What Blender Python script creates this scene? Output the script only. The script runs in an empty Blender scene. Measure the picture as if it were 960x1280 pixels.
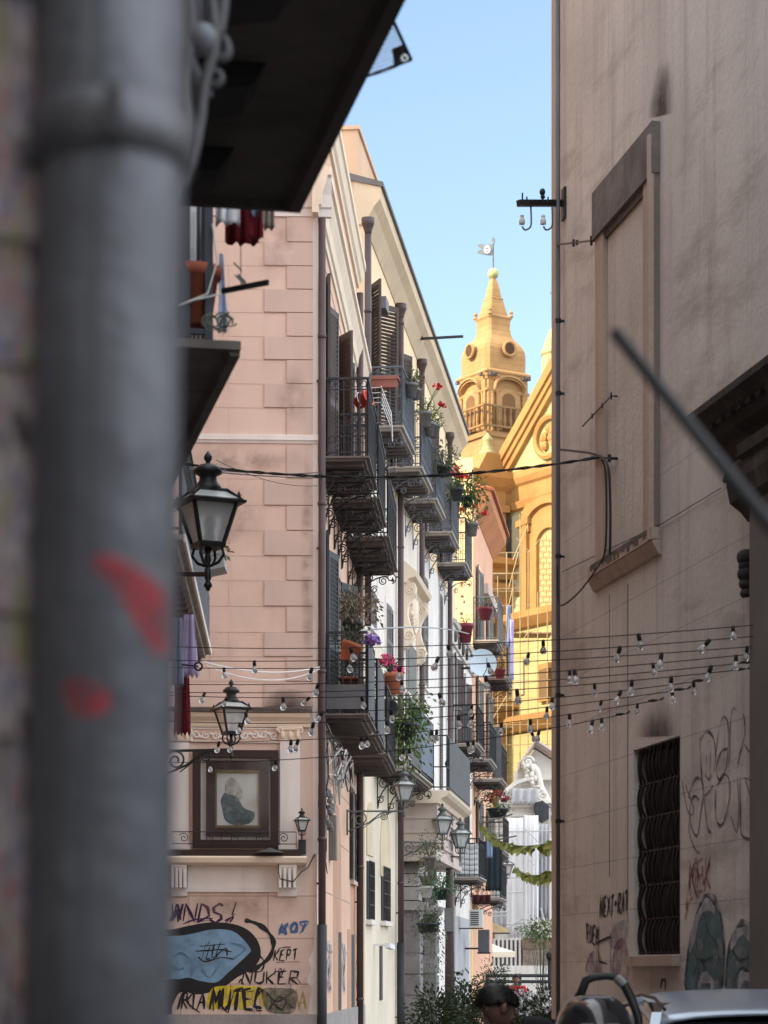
import bpy, bmesh, math, random
from mathutils import Vector, Matrix
R = random.Random(7)
FPX, CX, HY, CAMZ = 3000.0, 480.0, 1215.0, 1.6
C = bpy.context.scene.collection

def P(px, py, d):
    return Vector(((px - CX) / FPX * d, d, CAMZ + (HY - py) / FPX * d))

# ------------------------------------------------------------------ objects
def tag(o, label=None, cat=None, group=None, kind=None):
    if label: o['label'] = label
    if cat: o['category'] = cat
    if group: o['group'] = group
    if kind: o['kind'] = kind
    return o

def thing(name, label, cat, loc=(0, 0, 0), rz=0.0, group=None):
    o = bpy.data.objects.new(name, None)
    C.objects.link(o)
    o.location = loc
    o.rotation_euler = (0, 0, rz)
    o.empty_display_size = 0.2
    return tag(o, label, cat, group)

class MB:
    """collects shapes; coordinates are (x, y, z) minus org, y times sy"""
    def __init__(s, org=(0, 0, 0), sy=1):
        s.v, s.f, s.org, s.sy = [], [], Vector(org), sy
    def add(s, verts, faces):
        b = len(s.v)
        s.v += [Vector(p) for p in verts]
        s.f += [tuple(i + b for i in f) for f in faces]
    def box(s, x0, x1, y0, y1, z0, z1):
        s.add([(x0, y0, z0), (x1, y0, z0), (x1, y1, z0), (x0, y1, z0), (x0, y0, z1), (x1, y0, z1), (x1, y1, z1), (x0, y1, z1)],
              [(0, 3, 2, 1), (4, 5, 6, 7), (0, 1, 5, 4), (1, 2, 6, 5), (2, 3, 7, 6), (3, 0, 4, 7)])
    def obox(s, c, ax, ay, az):
        c, ax, ay, az = Vector(c), Vector(ax), Vector(ay), Vector(az)
        vs = [c + ax * i + ay * j + az * k for k in (-1, 1) for (i, j) in ((-1, -1), (1, -1), (1, 1), (-1, 1))]
        s.add(vs, [(0, 3, 2, 1), (4, 5, 6, 7), (0, 1, 5, 4), (1, 2, 6, 5), (2, 3, 7, 6), (3, 0, 4, 7)])
    def bar(s, a, b, w, h=None):
        a, b = Vector(a), Vector(b)
        d = (b - a)
        if d.length < 1e-6: return
        t = d.normalized()
        up = Vector((0, 0, 1)) if abs(t.z) < .95 else Vector((1, 0, 0))
        x = t.cross(up).normalized(); y = t.cross(x).normalized()
        s.obox((a + b) / 2, d / 2, x * (w / 2), y * ((h or w) / 2))
    def tube(s, pts, r, n=6, cap=True):
        pts = [Vector(p) for p in pts]
        m = len(pts)
        rr = r if isinstance(r, (list, tuple)) else [r] * m
        t0 = (pts[1] - pts[0]).normalized()
        up = Vector((0, 0, 1)) if abs(t0.z) < .9 else Vector((1, 0, 0))
        x = t0.cross(up).normalized()
        rings = []
        for i in range(m):
            t = (pts[min(i + 1, m - 1)] - pts[max(i - 1, 0)])
            if t.length < 1e-9: t = t0.copy()
            t.normalize()
            x = (x - t * x.dot(t))
            if x.length < 1e-6: x = t.orthogonal()
            x.normalize()
            y = t.cross(x)
            rings.append([pts[i] + (x * math.cos(2 * math.pi * k / n) + y * math.sin(2 * math.pi * k / n)) * rr[i] for k in range(n)])
        s.loft(rings, cap)
    def loft(s, rings, cap=True):
        n = len(rings[0])
        vs = [p for r_ in rings for p in r_]
        fs = []
        for i in range(len(rings) - 1):
            for k in range(n):
                a, b = i * n + k, i * n + (k + 1) % n
                fs.append((a, b, b + n, a + n))
        if cap:
            fs.append(tuple(range(n - 1, -1, -1)))
            fs.append(tuple((len(rings) - 1) * n + k for k in range(n)))
        s.add(vs, fs)
    def lathe(s, c, prof, n=16, rot=0.0, ax=None, ex=(1, 0, 0), ey=(0, 1, 0)):
        c, ex, ey = Vector(c), Vector(ex), Vector(ey)
        az = Vector(ax) if ax else Vector((0, 0, 1))
        rings = [[c + az * z + (ex * math.cos(rot + 2 * math.pi * k / n) + ey * math.sin(rot + 2 * math.pi * k / n)) * max(r, 1e-4) for k in range(n)] for r, z in prof]
        s.loft(rings)
    def ball(s, c, r, n=10, m=6, sc=(1, 1, 1)):
        c = Vector(c)
        prof = [(math.sin(math.pi * i / m), -math.cos(math.pi * i / m)) for i in range(m + 1)]
        rings = [[c + Vector((math.cos(2 * math.pi * k / n) * max(a, .01) * r * sc[0], math.sin(2 * math.pi * k / n) * max(a, .01) * r * sc[1], b * r * sc[2])) for k in range(n)] for a, b in prof]
        s.loft(rings)
    def extr(s, prof, u0, u1):
        """profile of (y, z) points run along x"""
        n = len(prof)
        vs = [(u0, y, z) for y, z in prof] + [(u1, y, z) for y, z in prof]
        fs = [(i, (i + 1) % n, n + (i + 1) % n, n + i) for i in range(n)] + [tuple(range(n - 1, -1, -1)), tuple(range(n, 2 * n))]
        s.add(vs, fs)
    def plate(s, poly, y0, y1):
        """polygon of (x, z) points thickened along y"""
        n = len(poly)
        vs = [(x, y0, z) for x, z in poly] + [(x, y1, z) for x, z in poly]
        fs = [(i, (i + 1) % n, n + (i + 1) % n, n + i) for i in range(n)] + [tuple(range(n - 1, -1, -1)), tuple(range(n, 2 * n))]
        s.add(vs, fs)
    def floor(s, poly, z0, z1):
        n = len(poly)
        vs = [(x, y, z0) for x, y in poly] + [(x, y, z1) for x, y in poly]
        fs = [(i, (i + 1) % n, n + (i + 1) % n, n + i) for i in range(n)] + [tuple(range(n - 1, -1, -1)), tuple(range(n, 2 * n))]
        s.add(vs, fs)
    def stroke(s, pts, w, y, taper=False):
        """painted line: ribbon through (x, z) points on the plane y"""
        pts = [Vector((p[0], p[1])) for p in pts]
        m = len(pts)
        vs = []
        for i in range(m):
            t = pts[min(i + 1, m - 1)] - pts[max(i - 1, 0)]
            if t.length < 1e-9: t = Vector((1, 0))
            t.normalize()
            q = Vector((-t.y, t.x))
            ww = w * (.55 if taper and i in (0, m - 1) else 1) * R.uniform(.85, 1.15) * (1 + .3 * math.sin(i * .9 + pts[0].x * 40))
            vs += [(pts[i].x + q.x * ww / 2, y, pts[i].y + q.y * ww / 2), (pts[i].x - q.x * ww / 2, y, pts[i].y - q.y * ww / 2)]
        s.add(vs, [(2 * i, 2 * i + 2, 2 * i + 3, 2 * i + 1) for i in range(m - 1)])
    def leaf(s, c, d, size, fold=.3, width=.5):
        """one folded leaf"""
        c, d = Vector(c), Vector(d).normalized()
        up = Vector((R.uniform(-1, 1), R.uniform(-1, 1), R.uniform(.2, 1))).normalized()
        x = d.cross(up)
        if x.length < 1e-3: x = d.orthogonal()
        x.normalize()
        n = x.cross(d)
        tip = c + d * size
        mid = c + d * size * .5
        a = mid + x * size * width * .5 + n * size * fold * .3
        b = mid - x * size * width * .5 + n * size * fold * .3
        s.add([c, a, tip, b], [(0, 1, 2), (0, 2, 3)])
    def build(s, name, mat, parent=None, smooth=False, fix=True, loc=None):
        me = bpy.data.meshes.new(name)
        o3 = s.org
        me.from_pydata([(v.x - o3.x, (v.y - o3.y) * s.sy, v.z - o3.z) for v in s.v], [], s.f)
        if fix:
            bm = bmesh.new(); bm.from_mesh(me)
            bmesh.ops.recalc_face_normals(bm, faces=bm.faces)
            bm.to_mesh(me); bm.free()
        me.materials.append(mat)
        if smooth:
            for p in me.polygons: p.use_smooth = True
        o = bpy.data.objects.new(name, me)
        C.objects.link(o)
        if parent: o.parent = parent
        elif loc is not None: o.location = loc
        return o

def arc(c, r, a0, a1, n, ex=(1, 0, 0), ez=(0, 0, 1)):
    c, ex, ez = Vector(c), Vector(ex), Vector(ez)
    return [c + (ex * math.cos(a0 + (a1 - a0) * i / n) + ez * math.sin(a0 + (a1 - a0) * i / n)) * r for i in range(n + 1)]

def spiral(c, r0, r1, a0, turns, n, ex=(1, 0, 0), ez=(0, 0, 1)):
    c, ex, ez = Vector(c), Vector(ex), Vector(ez)
    out = []
    for i in range(n + 1):
        t = i / n
        r = r0 + (r1 - r0) * t
        a = a0 + turns * 2 * math.pi * t
        out.append(c + (ex * math.cos(a) + ez * math.sin(a)) * r)
    return out

def sag(a, b, s, n=14):
    a, b = Vector(a), Vector(b)
    return [a.lerp(b, i / n) - Vector((0, 0, s * 4 * (i / n) * (1 - i / n))) for i in range(n + 1)]

# ------------------------------------------------------------------ walls as frames
class Wall:
    """a vertical plane: u runs along it, o stands off it towards the street, z is up"""
    def __init__(s, origin, u, side):
        s.o = Vector((origin[0], origin[1], 0)); s.u = Vector((u[0], u[1], 0)).normalized()
        s.n = Vector((s.u.y, -s.u.x, 0)) * side
        s.sy = -side
        s.rz = math.atan2(s.u.y, s.u.x)
    def W(s, u, o, z): return s.o + s.u * u + s.n * o + Vector((0, 0, z))
    def hit(s, px, py, o=0.0):
        r = Vector(((px - CX) / FPX, 1, (HY - py) / FPX))
        rn = r.x * s.n.x + r.y * s.n.y
        d = (s.o.dot(s.n) + o) / rn
        p = r * d
        return (p - s.o).dot(s.u), p.z + CAMZ
    def ud(s, d): return (d - s.o.y) / s.u.y
    def mb(s, u0=0, z0=0): return MB((u0, 0, z0), s.sy)
    def thing(s, name, label, cat, u0=0, z0=0, group=None):
        return thing(name, label, cat, s.W(u0, 0, z0), s.rz, group)

def wall_vp(px0, d0, vp, side):
    return Wall(((px0 - CX) / FPX * d0, d0), ((vp - CX) / FPX, 1), side)

# ------------------------------------------------------------------ materials
MATS = {}
def M(name, col, rough=.85, metal=0., var=.12, vs=1.2, fine=.10, fs=35., bump=0., bs=50., streak=0., streakcol=(.06, .05, .045), blotch=0., blotchcol=(.1, .09, .08), blotchs=.6, spec=.3, trans=0., sheen=0., joints=None, alpha=None, diag=False, soft=None):
    if name in MATS: return MATS[name]
    m = bpy.data.materials.new(name); m.use_nodes = True
    nt = m.node_tree; N = nt.nodes; L = nt.links
    b = N['Principled BSDF']
    b.inputs['Roughness'].default_value = rough
    b.inputs['Metallic'].default_value = metal
    b.inputs['Specular IOR Level'].default_value = spec
    if trans: b.inputs['Transmission Weight'].default_value = trans
    geo = N.new('ShaderNodeNewGeometry')
    def noise(scale, detail=4, vec=None, rough_=.55):
        n = N.new('ShaderNodeTexNoise'); n.inputs['Scale'].default_value = scale; n.inputs['Detail'].default_value = detail
        n.inputs['Roughness'].default_value = rough_
        L.new(vec or geo.outputs['Position'], n.inputs['Vector'])
        return n.outputs['Fac']
    def ramp(f, a, b_, v0=0., v1=1.):
        r = N.new('ShaderNodeMapRange'); r.inputs['From Min'].default_value = a; r.inputs['From Max'].default_value = b_
        r.inputs['To Min'].default_value = v0; r.inputs['To Max'].default_value = v1
        L.new(f, r.inputs['Value']); return r.outputs['Result']
    def mix(fac, a, b_, mode='MIX'):
        x = N.new('ShaderNodeMix'); x.data_type = 'RGBA'; x.blend_type = mode
        if isinstance(fac, float): x.inputs[0].default_value = fac
        else: L.new(fac, x.inputs[0])
        for idx, val in ((6, a), (7, b_)):
            if isinstance(val, tuple): x.inputs[idx].default_value = (*val[:3], 1)
            else: L.new(val, x.inputs[idx])
        return x.outputs[2]
    col = tuple(col)
    lo = tuple(c * (1 - var) for c in col); hi = tuple(min(1, c * (1 + var)) for c in col)
    c = mix(ramp(noise(vs, 5), .3, .7), lo, hi)
    if fine:
        c = mix(ramp(noise(fs, 3), .25, .75, 0, fine), c, tuple(x * .45 for x in col))
    if streak:
        mp = N.new('ShaderNodeMapping'); mp.inputs['Scale'].default_value = (5, 5, .35)
        L.new(geo.outputs['Position'], mp.inputs['Vector'])
        c = mix(ramp(noise(1.0, 6, mp.outputs['Vector'], .65), .5, .8, 0, streak), c, streakcol)
    if blotch:
        bv = None
        if diag:
            mp2 = N.new('ShaderNodeMapping'); mp2.inputs['Rotation'].default_value = (.75, 0, 0); mp2.inputs['Scale'].default_value = (1, .45, 1.9)
            L.new(geo.outputs['Position'], mp2.inputs['Vector']); bv = mp2.outputs['Vector']
        c = mix(ramp(noise(blotchs, 8, bv, .68), .52, .74, 0, blotch), c, blotchcol)
    if joints:
        sp = N.new('ShaderNodeSeparateXYZ'); L.new(geo.outputs['Position'], sp.inputs[0])
        step, phase, zmax, half = joints
        a = N.new('ShaderNodeMath'); a.operation = 'SUBTRACT'; L.new(sp.outputs['Z'], a.inputs[0]); a.inputs[1].default_value = phase - half
        q = N.new('ShaderNodeMath'); q.operation = 'MODULO'; L.new(a.outputs[0], q.inputs[0]); q.inputs[1].default_value = step
        w = N.new('ShaderNodeMath'); w.operation = 'LESS_THAN'; L.new(q.outputs[0], w.inputs[0]); w.inputs[1].default_value = 2 * half
        z = N.new('ShaderNodeMath'); z.operation = 'LESS_THAN'; L.new(sp.outputs['Z'], z.inputs[0]); z.inputs[1].default_value = zmax
        k = N.new('ShaderNodeMath'); k.operation = 'MULTIPLY'; L.new(w.outputs[0], k.inputs[0]); L.new(z.outputs[0], k.inputs[1])
        k2 = N.new('ShaderNodeMath'); k2.operation = 'MULTIPLY'; L.new(k.outputs[0], k2.inputs[0]); k2.inputs[1].default_value = .38
        c = mix(k2.outputs[0], c, tuple(x * .2 for x in col))
    L.new(c, b.inputs['Base Color'])
    if bump:
        bn = N.new('ShaderNodeBump'); bn.inputs['Strength'].default_value = bump; bn.inputs['Distance'].default_value = .02
        L.new(noise(bs, 4), bn.inputs['Height']); L.new(bn.outputs['Normal'], b.inputs['Normal'])
    if alpha or soft:
        tr = N.new('ShaderNodeBsdfTransparent'); ms = N.new('ShaderNodeMixShader')
        lo_, hi_, sc_a = alpha or (.6, 1., 6.)
        f_ = ramp(noise(sc_a, 6, None, .65), .38, .62, lo_, hi_)
        if soft:
            c0s, rs = soft
            v1 = N.new('ShaderNodeVectorMath'); v1.operation = 'SUBTRACT'; L.new(geo.outputs['Position'], v1.inputs[0]); v1.inputs[1].default_value = c0s
            v2 = N.new('ShaderNodeVectorMath'); v2.operation = 'DIVIDE'; L.new(v1.outputs[0], v2.inputs[0]); v2.inputs[1].default_value = rs
            v3 = N.new('ShaderNodeVectorMath'); v3.operation = 'LENGTH'; L.new(v2.outputs[0], v3.inputs[0])
            g_ = N.new('ShaderNodeMath'); g_.operation = 'MULTIPLY'; L.new(ramp(v3.outputs['Value'], .15, 1., 1., 0.), g_.inputs[0]); L.new(f_, g_.inputs[1]); f_ = g_.outputs[0]
        L.new(f_, ms.inputs[0]); L.new(tr.outputs[0], ms.inputs[1]); L.new(b.outputs[0], ms.inputs[2])
        L.new(ms.outputs[0], N['Material Output'].inputs['Surface'])
    MATS[name] = m
    return m

IRON = M('wrought_iron', (.035, .035, .04), .5, .3, .3, 3, .3, 40)
IRONGREY = M('grey_painted_iron', (.12, .135, .16), .45, .2, .2, 3, .2, 40)
BLACKMET = M('black_cast_iron', (.02, .022, .024), .42, .2, .25, 6, .2, 60)
GREENMET = M('grey_green_iron', (.11, .125, .12), .5, .2, .25, 6, .2, 60)
BROWNPIPE = M('brown_downpipe', (.085, .06, .06), .45, .1, .2, 2, .15, 30, streak=.3)
SHUT = M('brown_shutter', (.075, .055, .05), .6, 0, .25, 3, .25, 30)
SHUTG = M('grey_shutter', (.16, .155, .15), .65, 0, .2, 3, .25, 30)
SHUTB = M('dark_shutter', (.035, .04, .045), .6, 0, .2, 3, .25, 30)
DARKGL = M('dark_window_glass', (.02, .022, .026), .12, 0, .1, 3, 0, spec=.6)
DARK = M('dark_opening', (.012, .011, .011), .9, 0, .1)
PINK = M('pink_plaster', (.66, .505, .425), .88, 0, .07, .9, .08, 60, .12, 40, streak=.22, streakcol=(.36, .26, .21), blotch=.28, blotchcol=(.42, .31, .26), blotchs=.8)
PINKQ = M('pink_quoin_plaster', (.585, .45, .39), .88, 0, .07, 1.4, .10, 60, .12, 40, streak=.12, streakcol=(.33, .22, .17))
PEACH = M('peach_plaster', (.70, .475, .355), .88, 0, .10, .8, .14, 40, .15, 40, streak=.3, streakcol=(.3, .2, .15), blotch=.2, blotchcol=(.42, .28, .2))
WHITE = M('white_trim', (.74, .70, .66), .8, 0, .06, 2, .12, 40, streak=.25, streakcol=(.3, .27, .25))
CREAMTRIM = M('cream_trim', (.78, .67, .53), .8, 0, .07, 2, .12, 40, streak=.2, streakcol=(.3, .25, .2))
CREAM = M('cream_plaster', (.84, .67, .44), .88, 0, .08, .7, .08, 50, .1, 40, streak=.15, streakcol=(.4, .3, .2))
PALE = M('pale_plaster', (.76, .71, .64), .88, 0, .10, .7, .15, 40, .15, 40, streak=.45, streakcol=(.38, .33, .28), blotch=.15, blotchcol=(.45, .4, .35))
WHITEP = M('white_plaster', (.77, .75, .72), .88, 0, .09, .7, .15, 40, .15, 40, streak=.45, streakcol=(.4, .37, .34), blotch=.15, blotchcol=(.5, .46, .42))
PALEY = M('pale_yellow_plaster', (.72, .655, .53), .88, 0, .10, .8, .15, 40, .15, 40, streak=.4, streakcol=(.38, .33, .25))
OCHRE = M('ochre_plaster', (.78, .54, .28), .88, 0, .1, .9, .12, 50, .12, 40, streak=.15, streakcol=(.4, .28, .18))
SALMON = M('salmon_plaster', (.74, .44, .30), .88, 0, .1, .8, .12, 50, .12, 40, streak=.15, streakcol=(.3, .2, .15))
TAUPE = M('taupe_weathered_plaster', (.605, .57, .535), .92, 0, .17, .5, .22, 22, .2, 22, streak=.6, streakcol=(.22, .185, .165), blotch=.75, blotchcol=(.24, .20, .175), blotchs=1.1, diag=True, joints=(.42, .43, 5.6, .0045))
TAUPE2 = M('taupe_render_panel', (.54, .495, .46), .92, 0, .14, .7, .2, 24, .35, 22, streak=.6, streakcol=(.2, .165, .145), blotch=.5, blotchcol=(.24, .2, .175))
SOOT = M('sooty_stone', (.12, .105, .095), .95, 0, .35, 2.5, .35, 18, .4, 20, streak=.8, streakcol=(.03, .028, .027), blotch=.7, blotchcol=(.04, .036, .034), blotchs=2.)
LINTEL = M('sooty_lintel', (.17, .155, .145), .95, 0, .35, 2.5, .35, 18, .3, 20, streak=.75, streakcol=(.05, .045, .042), blotch=.6, blotchcol=(.07, .062, .058), blotchs=1.6)
BLACKSTONE = M('blackened_carved_stone', (.05, .045, .042), .95, 0, .5, 3, .4, 18, .5, 15, blotch=.5, blotchcol=(.16, .13, .11), blotchs=2.)
GREYSTONE = M('grey_stone', (.33, .31, .30), .9, 0, .18, 2, .25, 20, .3, 20, streak=.3, streakcol=(.1, .1, .1))
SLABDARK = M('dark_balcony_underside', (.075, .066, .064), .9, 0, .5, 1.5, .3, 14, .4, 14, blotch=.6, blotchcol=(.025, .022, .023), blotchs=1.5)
SLABBR = M('brown_slab_edge', (.17, .145, .13), .9, 0, .2, 3, .3, 30, .2, 25, streak=.4, streakcol=(.05, .045, .04))
SLAB = M('balcony_stone', (.36, .33, .30), .9, 0, .15, 3, .3, 30, .2, 25, streak=.4, streakcol=(.1, .09, .085), blotch=.3, blotchcol=(.1, .09, .08))
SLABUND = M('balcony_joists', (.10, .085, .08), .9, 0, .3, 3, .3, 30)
TERRA = M('terracotta', (.42, .14, .075), .8, 0, .15, 8, .15, 60)
GREYPOT = M('grey_plastic_pot', (.16, .16, .165), .6, 0, .1, 8, .1, 60)
TOWERST = M('tower_limestone', (.40, .235, .10), .9, 0, .16, .4, .25, 2.2, .35, 2.0, joints=(.5, .1, 80, .018), streak=.3, streakcol=(.22, .12, .05), blotch=.45, blotchcol=(.30, .17, .075), blotchs=.5)
GOLD = M('ochre_limestone', (.35, .19, .065), .9, 0, .17, .5, .25, 2.2, .35, 2., streak=.15, streakcol=(.2, .1, .035), blotch=.25, blotchcol=(.36, .25, .12), blotchs=.3)
GOLD2 = M('pale_limestone', (.37, .34, .165), .9, 0, .12, .35, .2, 2.5, .3, 2.5, joints=(.55, .2, 80, .02), streak=.25, streakcol=(.26, .17, .06), blotch=.3, blotchcol=(.34, .24, .09), blotchs=.25)
MARBLE = M('white_marble', (.74, .71, .66), .7, 0, .12, 1.2, .15, 8, .2, 6, streak=.3, streakcol=(.35, .33, .3))
SHEET = M('white_scaffold_sheet', (.80, .80, .81), .8, 0, .06, .8, .05, 8)
CABLE = M('black_cable', (.018, .018, .02), .6, 0, .2, 8, .1)
GREYCABLE = M('grey_cable', (.34, .34, .35), .6, 0, .2, 8, .1)
WHITECABLE = M('white_cable', (.7, .69, .66), .6, 0, .1, 8, .1)
LAMPGL = M('frosted_lamp_glass', (.80, .84, .84), .35, 0, .05, 4, .05, spec=.5, trans=.55)
BULBGL = M('clear_bulb_glass', (.93, .94, .95), .06, 0, .02, 4, 0, spec=.6, trans=.72)
BULBCORE = M('bulb_white', (.75, .74, .70), .3, 0, .05, 4, 0)
POLE = M('grey_zinc_pipe', (.115, .122, .14), .45, .45, .28, 9, .3, 70, .2, 30, streak=.5, streakcol=(.05, .045, .045), blotch=.35, blotchcol=(.17, .18, .19), blotchs=14)
REDPAINT = M('red_spray_paint', (.27, .032, .042), .7, 0, .3, 40, .3, 120, alpha=(.25, .95, 45.))
BLACKPAINT = M('black_spray_paint', (.018, .017, .02), .7, 0, .25, 12, .1, 60)
PURPLEPAINT = M('purple_black_marker', (.045, .015, .055), .7, 0, .2, 12, .1, 60)
BLUEPAINT = M('pale_blue_spray_paint', (.19, .33, .47), .7, 0, .35, 5, .3, 12, blotch=.6, blotchcol=(.08, .15, .25), blotchs=5)
DBLUEPAINT = M('blue_marker', (.07, .13, .28), .7, 0, .2, 12, .1, 60)
YELLOWPAINT = M('yellow_spray_paint', (.66, .53, .035), .7, 0, .2, 10, .15, 30, alpha=(.45, 1., 9.))
GREYGREENPAINT = M('grey_green_spray_paint', (.11, .12, .075), .7, 0, .5, 9, .3, 30, alpha=(.35, 1., 9.))
TEALPAINT = M('teal_spray_paint', (.075, .155, .18), .8, 0, .5, 4, .25, 14, alpha=(.5, .95, 5.))
WHITEPAINT = M('pale_spray_paint', (.48, .48, .52), .8, 0, .2, 10, .15, 30, alpha=(.5, 1., 8.))
DULLRED = M('dull_red_spray_paint', (.24, .06, .055), .8, 0, .3, 10, .15, 30, alpha=(.2, .9, 9.))
MAUVE = M('mauve_spray_paint', (.20, .11, .17), .8, 0, .4, 4, .3, 14, alpha=(.0, .7, 4.))
GREYPAINT = M('thin_dark_spray_paint', (.10, .082, .075), .8, 0, .3, 10, .15, 30, alpha=(.35, .95, 7.))
LEAFD = M('dark_leaf', (.035, .055, .022), .6, 0, .4, 9, .1, 40)
LEAFM = M('green_leaf', (.075, .13, .03), .55, 0, .4, 9, .1, 40)
LEAFO = M('olive_leaf', (.10, .115, .05), .6, 0, .4, 9, .1, 40)
LEAFY = M('yellow_green_leaf', (.17, .19, .035), .55, 0, .35, 9, .1, 40)
FLRED = M('red_petals', (.55, .012, .02), .6, 0, .2, 20, .1)
FLPINK = M('pink_petals', (.75, .10, .25), .6, 0, .2, 20, .1)
FLPURP = M('purple_petals', (.28, .16, .5), .6, 0, .2, 20, .1)
DRY = M('dry_stems', (.22, .17, .12), .8, 0, .3, 9, .1)
CLOTHW = M('white_cloth', (.72, .74, .78), .9, 0, .06, 8, .05)
CLOTHLIL = M('lilac_cloth', (.46, .40, .62), .9, 0, .06, 8, .05)
CLOTHBLUE = M('blue_cloth', (.20, .26, .40), .9, 0, .08, 8, .05)
MAROON = M('maroon_cloth', (.055, .012, .014), .9, 0, .15, 8, .1)
CLOTHRED = M('dark_red_cloth', (.15, .010, .018), .9, 0, .12, 8, .1)
CLOTHBEIGE = M('beige_cloth', (.30, .26, .22), .9, 0, .12, 8, .1)
CLOTHDARK = M('dark_teal_cloth', (.02, .03, .036), .9, 0, .12, 8, .1)
SCREEN = M('blue_grey_screen', (.15, .18, .23), .8, 0, .15, 4, .15, 30)
SCREEND = M('dark_grey_screen', (.10, .105, .115), .8, 0, .15, 4, .15, 30)
ASPHALT = M('stone_paving', (.11, .10, .095), .85, 0, .2, 1.5, .2, 20, .2, 15)
# ------------------------------------------------------------------ builders
def balcony(w, label, group, u0, u1, z, o, rail=1.0, screen=None, near_screen=None, joists=6, scroll=2, iron=IRON, slabm=SLAB, und=SLABUND, curl=True, sp=.115, cat='balcony', slab_h=.09, skip_far=False):
    t = w.thing('balcony', label, cat, u0, z, group)
    mb = lambda: w.mb(u0, z)
    m = mb()
    m.extr([(0, z - slab_h), (o - .06, z - slab_h), (o - .05, z - slab_h * .55), (o, z - slab_h * .5), (o, z), (0, z)], u0, u1)
    m.box(u0 - .04, u0, 0, o, z - slab_h * .5, z - .004); m.box(u1, u1 + .04, 0, o, z - slab_h * .5, z - .004)
    m.build('slab', slabm, t)
    if joists:
        m = mb()
        for i in range(joists):
            u = u0 + .06 + (u1 - u0 - .12) * (i + .5) / joists
            wd = (u1 - u0) / joists * .28
            m.box(u - wd, u + wd, 0, o - .1, z - slab_h - .055, z - slab_h + .004)
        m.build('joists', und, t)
    m = mb()
    top = z + rail; lo = z + .06
    rs = [((u0 + .03, .03), (u0 + .03, o - .03)), ((u0 + .03, o - .03), (u1 - .03, o - .03))]
    if not skip_far: rs.append(((u1 - .03, o - .03), (u1 - .03, .03)))
    for (a, b) in rs:
        L = math.hypot(b[0] - a[0], b[1] - a[1])
        for h, wd in ((lo, .02), (z + rail * .86, .014), (top, .034)):
            m.bar((a[0], a[1], h), (b[0], b[1], h), wd)
        k = max(2, round(L / sp))
        for i in range(k + 1):
            f = i / k
            x, y = a[0] + (b[0] - a[0]) * f, a[1] + (b[1] - a[1]) * f
            m.bar((x, y, z), (x, y, top), .015 if 0 < i < k else .026)
        if curl:
            for i in range(k):
                f = (i + .5) / k
                c = (a[0] + (b[0] - a[0]) * f, a[1] + (b[1] - a[1]) * f, z + rail * .93)
                d = Vector((b[0] - a[0], b[1] - a[1], 0)).normalized()
                m.tube(arc(c, .042, 0, 2 * math.pi, 8, d), .006, 4, False)
                c2 = (c[0], c[1], z + rail * .22)
                m.tube(arc(c2, .05, 0, 2 * math.pi, 8, d), .006, 4, False)
    m.build('railing', iron, t)
    if screen:
        sm, a, b, h0, h1 = screen
        m = mb()
        n = max(4, round((b - a) / .16))
        pts = [(a + (b - a) * i / n, o - .012 + R.uniform(-.012, .018)) for i in range(n + 1)]
        m.loft([[Vector((x, y, z + h0)), Vector((x, y, z + h1 - R.uniform(0, .02))), Vector((x, y - .008, z + h1)), Vector((x, y - .008, z + h0))] for x, y in pts])
        m.build('screen', sm, t)
    if near_screen:
        sm, a, b, h0, h1 = near_screen
        m = mb()
        m.box(u0 + .002, u0 + .016, a, b, z + h0, z + h1)
        m.build('side_screen', sm, t)
    for i in range(scroll):
        u = u0 + (u1 - u0) * ((.12 + .76 * i / max(1, scroll - 1)) if scroll > 1 else .5)
        m = mb()
        zz = z - slab_h - .06
        m.tube([(u, .02, zz - .62), (u, .02, zz - .02), (u, o - .12, zz - .02)], .013, 5)
        m.tube([(u, .03 + (o - .2) * (1 - math.cos(a)), zz - .6 + .55 * math.sin(a)) for a in [math.pi / 2 * k / 8 for k in range(9)]], .013, 5)
        for (cy, cz, r0, tr) in ((.14, zz - .14, .11, 1.6), (o - .24, zz - .13, .085, 1.7), (.085, zz - .45, .075, 1.6), (o * .45, zz - .28, .07, 1.5)):
            m.tube(spiral((u, cy, cz), r0, .02, .6, tr, 20, (0, 1, 0)), .010, 5, False)
        m.tube(spiral((u, o - .1, zz - .08), .1, .025, -1.4, 1.3, 14, (0, 1, 0)), .011, 5, False)
        m.ball((u, o - .07, zz - .12), .03, 8, 5)
        m.build('scroll_bracket', iron, t)
    return t

def shutter_leaf(w, name, u, o, z0, z1, width, ang, mat, parent, u0=0, z00=0, slats=None, gap=False):
    """louvred leaf hinged at (u, o); ang 0 lies along +u, 90 stands straight out from the wall"""
    m = w.mb(u0, z00)
    a = math.radians(ang)
    d = Vector((math.cos(a), math.sin(a), 0)); n = Vector((-math.sin(a), math.cos(a), 0)); up = Vector((0, 0, 1))
    c = Vector((u, o, 0)); H = z1 - z0
    st = .055
    for k in (st / 2, width - st / 2):
        m.obox(c + d * k + up * (z0 + H / 2), d * (st / 2), n * .018, up * (H / 2))
    for zz in (z0 + .05, z0 + H * .45, z1 - .05):
        m.obox(c + d * (width / 2) + up * zz, d * (width / 2 - st), n * .016, up * .05)
    ns = slats or max(6, int(H / .075))
    for i in range(ns):
        zz = z0 + .11 + (H - .22) * (i + .5) / ns
        if abs(zz - (z0 + H * .45)) < .055: continue
        h = (H - .22) / ns * (.30 if gap else .52)
        m.obox(c + d * (width / 2) + up * zz, d * (width / 2 - st), n * .014 + up * (h * .9), (up * .005 - n * .003))
    return m.build(name, mat, parent)

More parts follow.
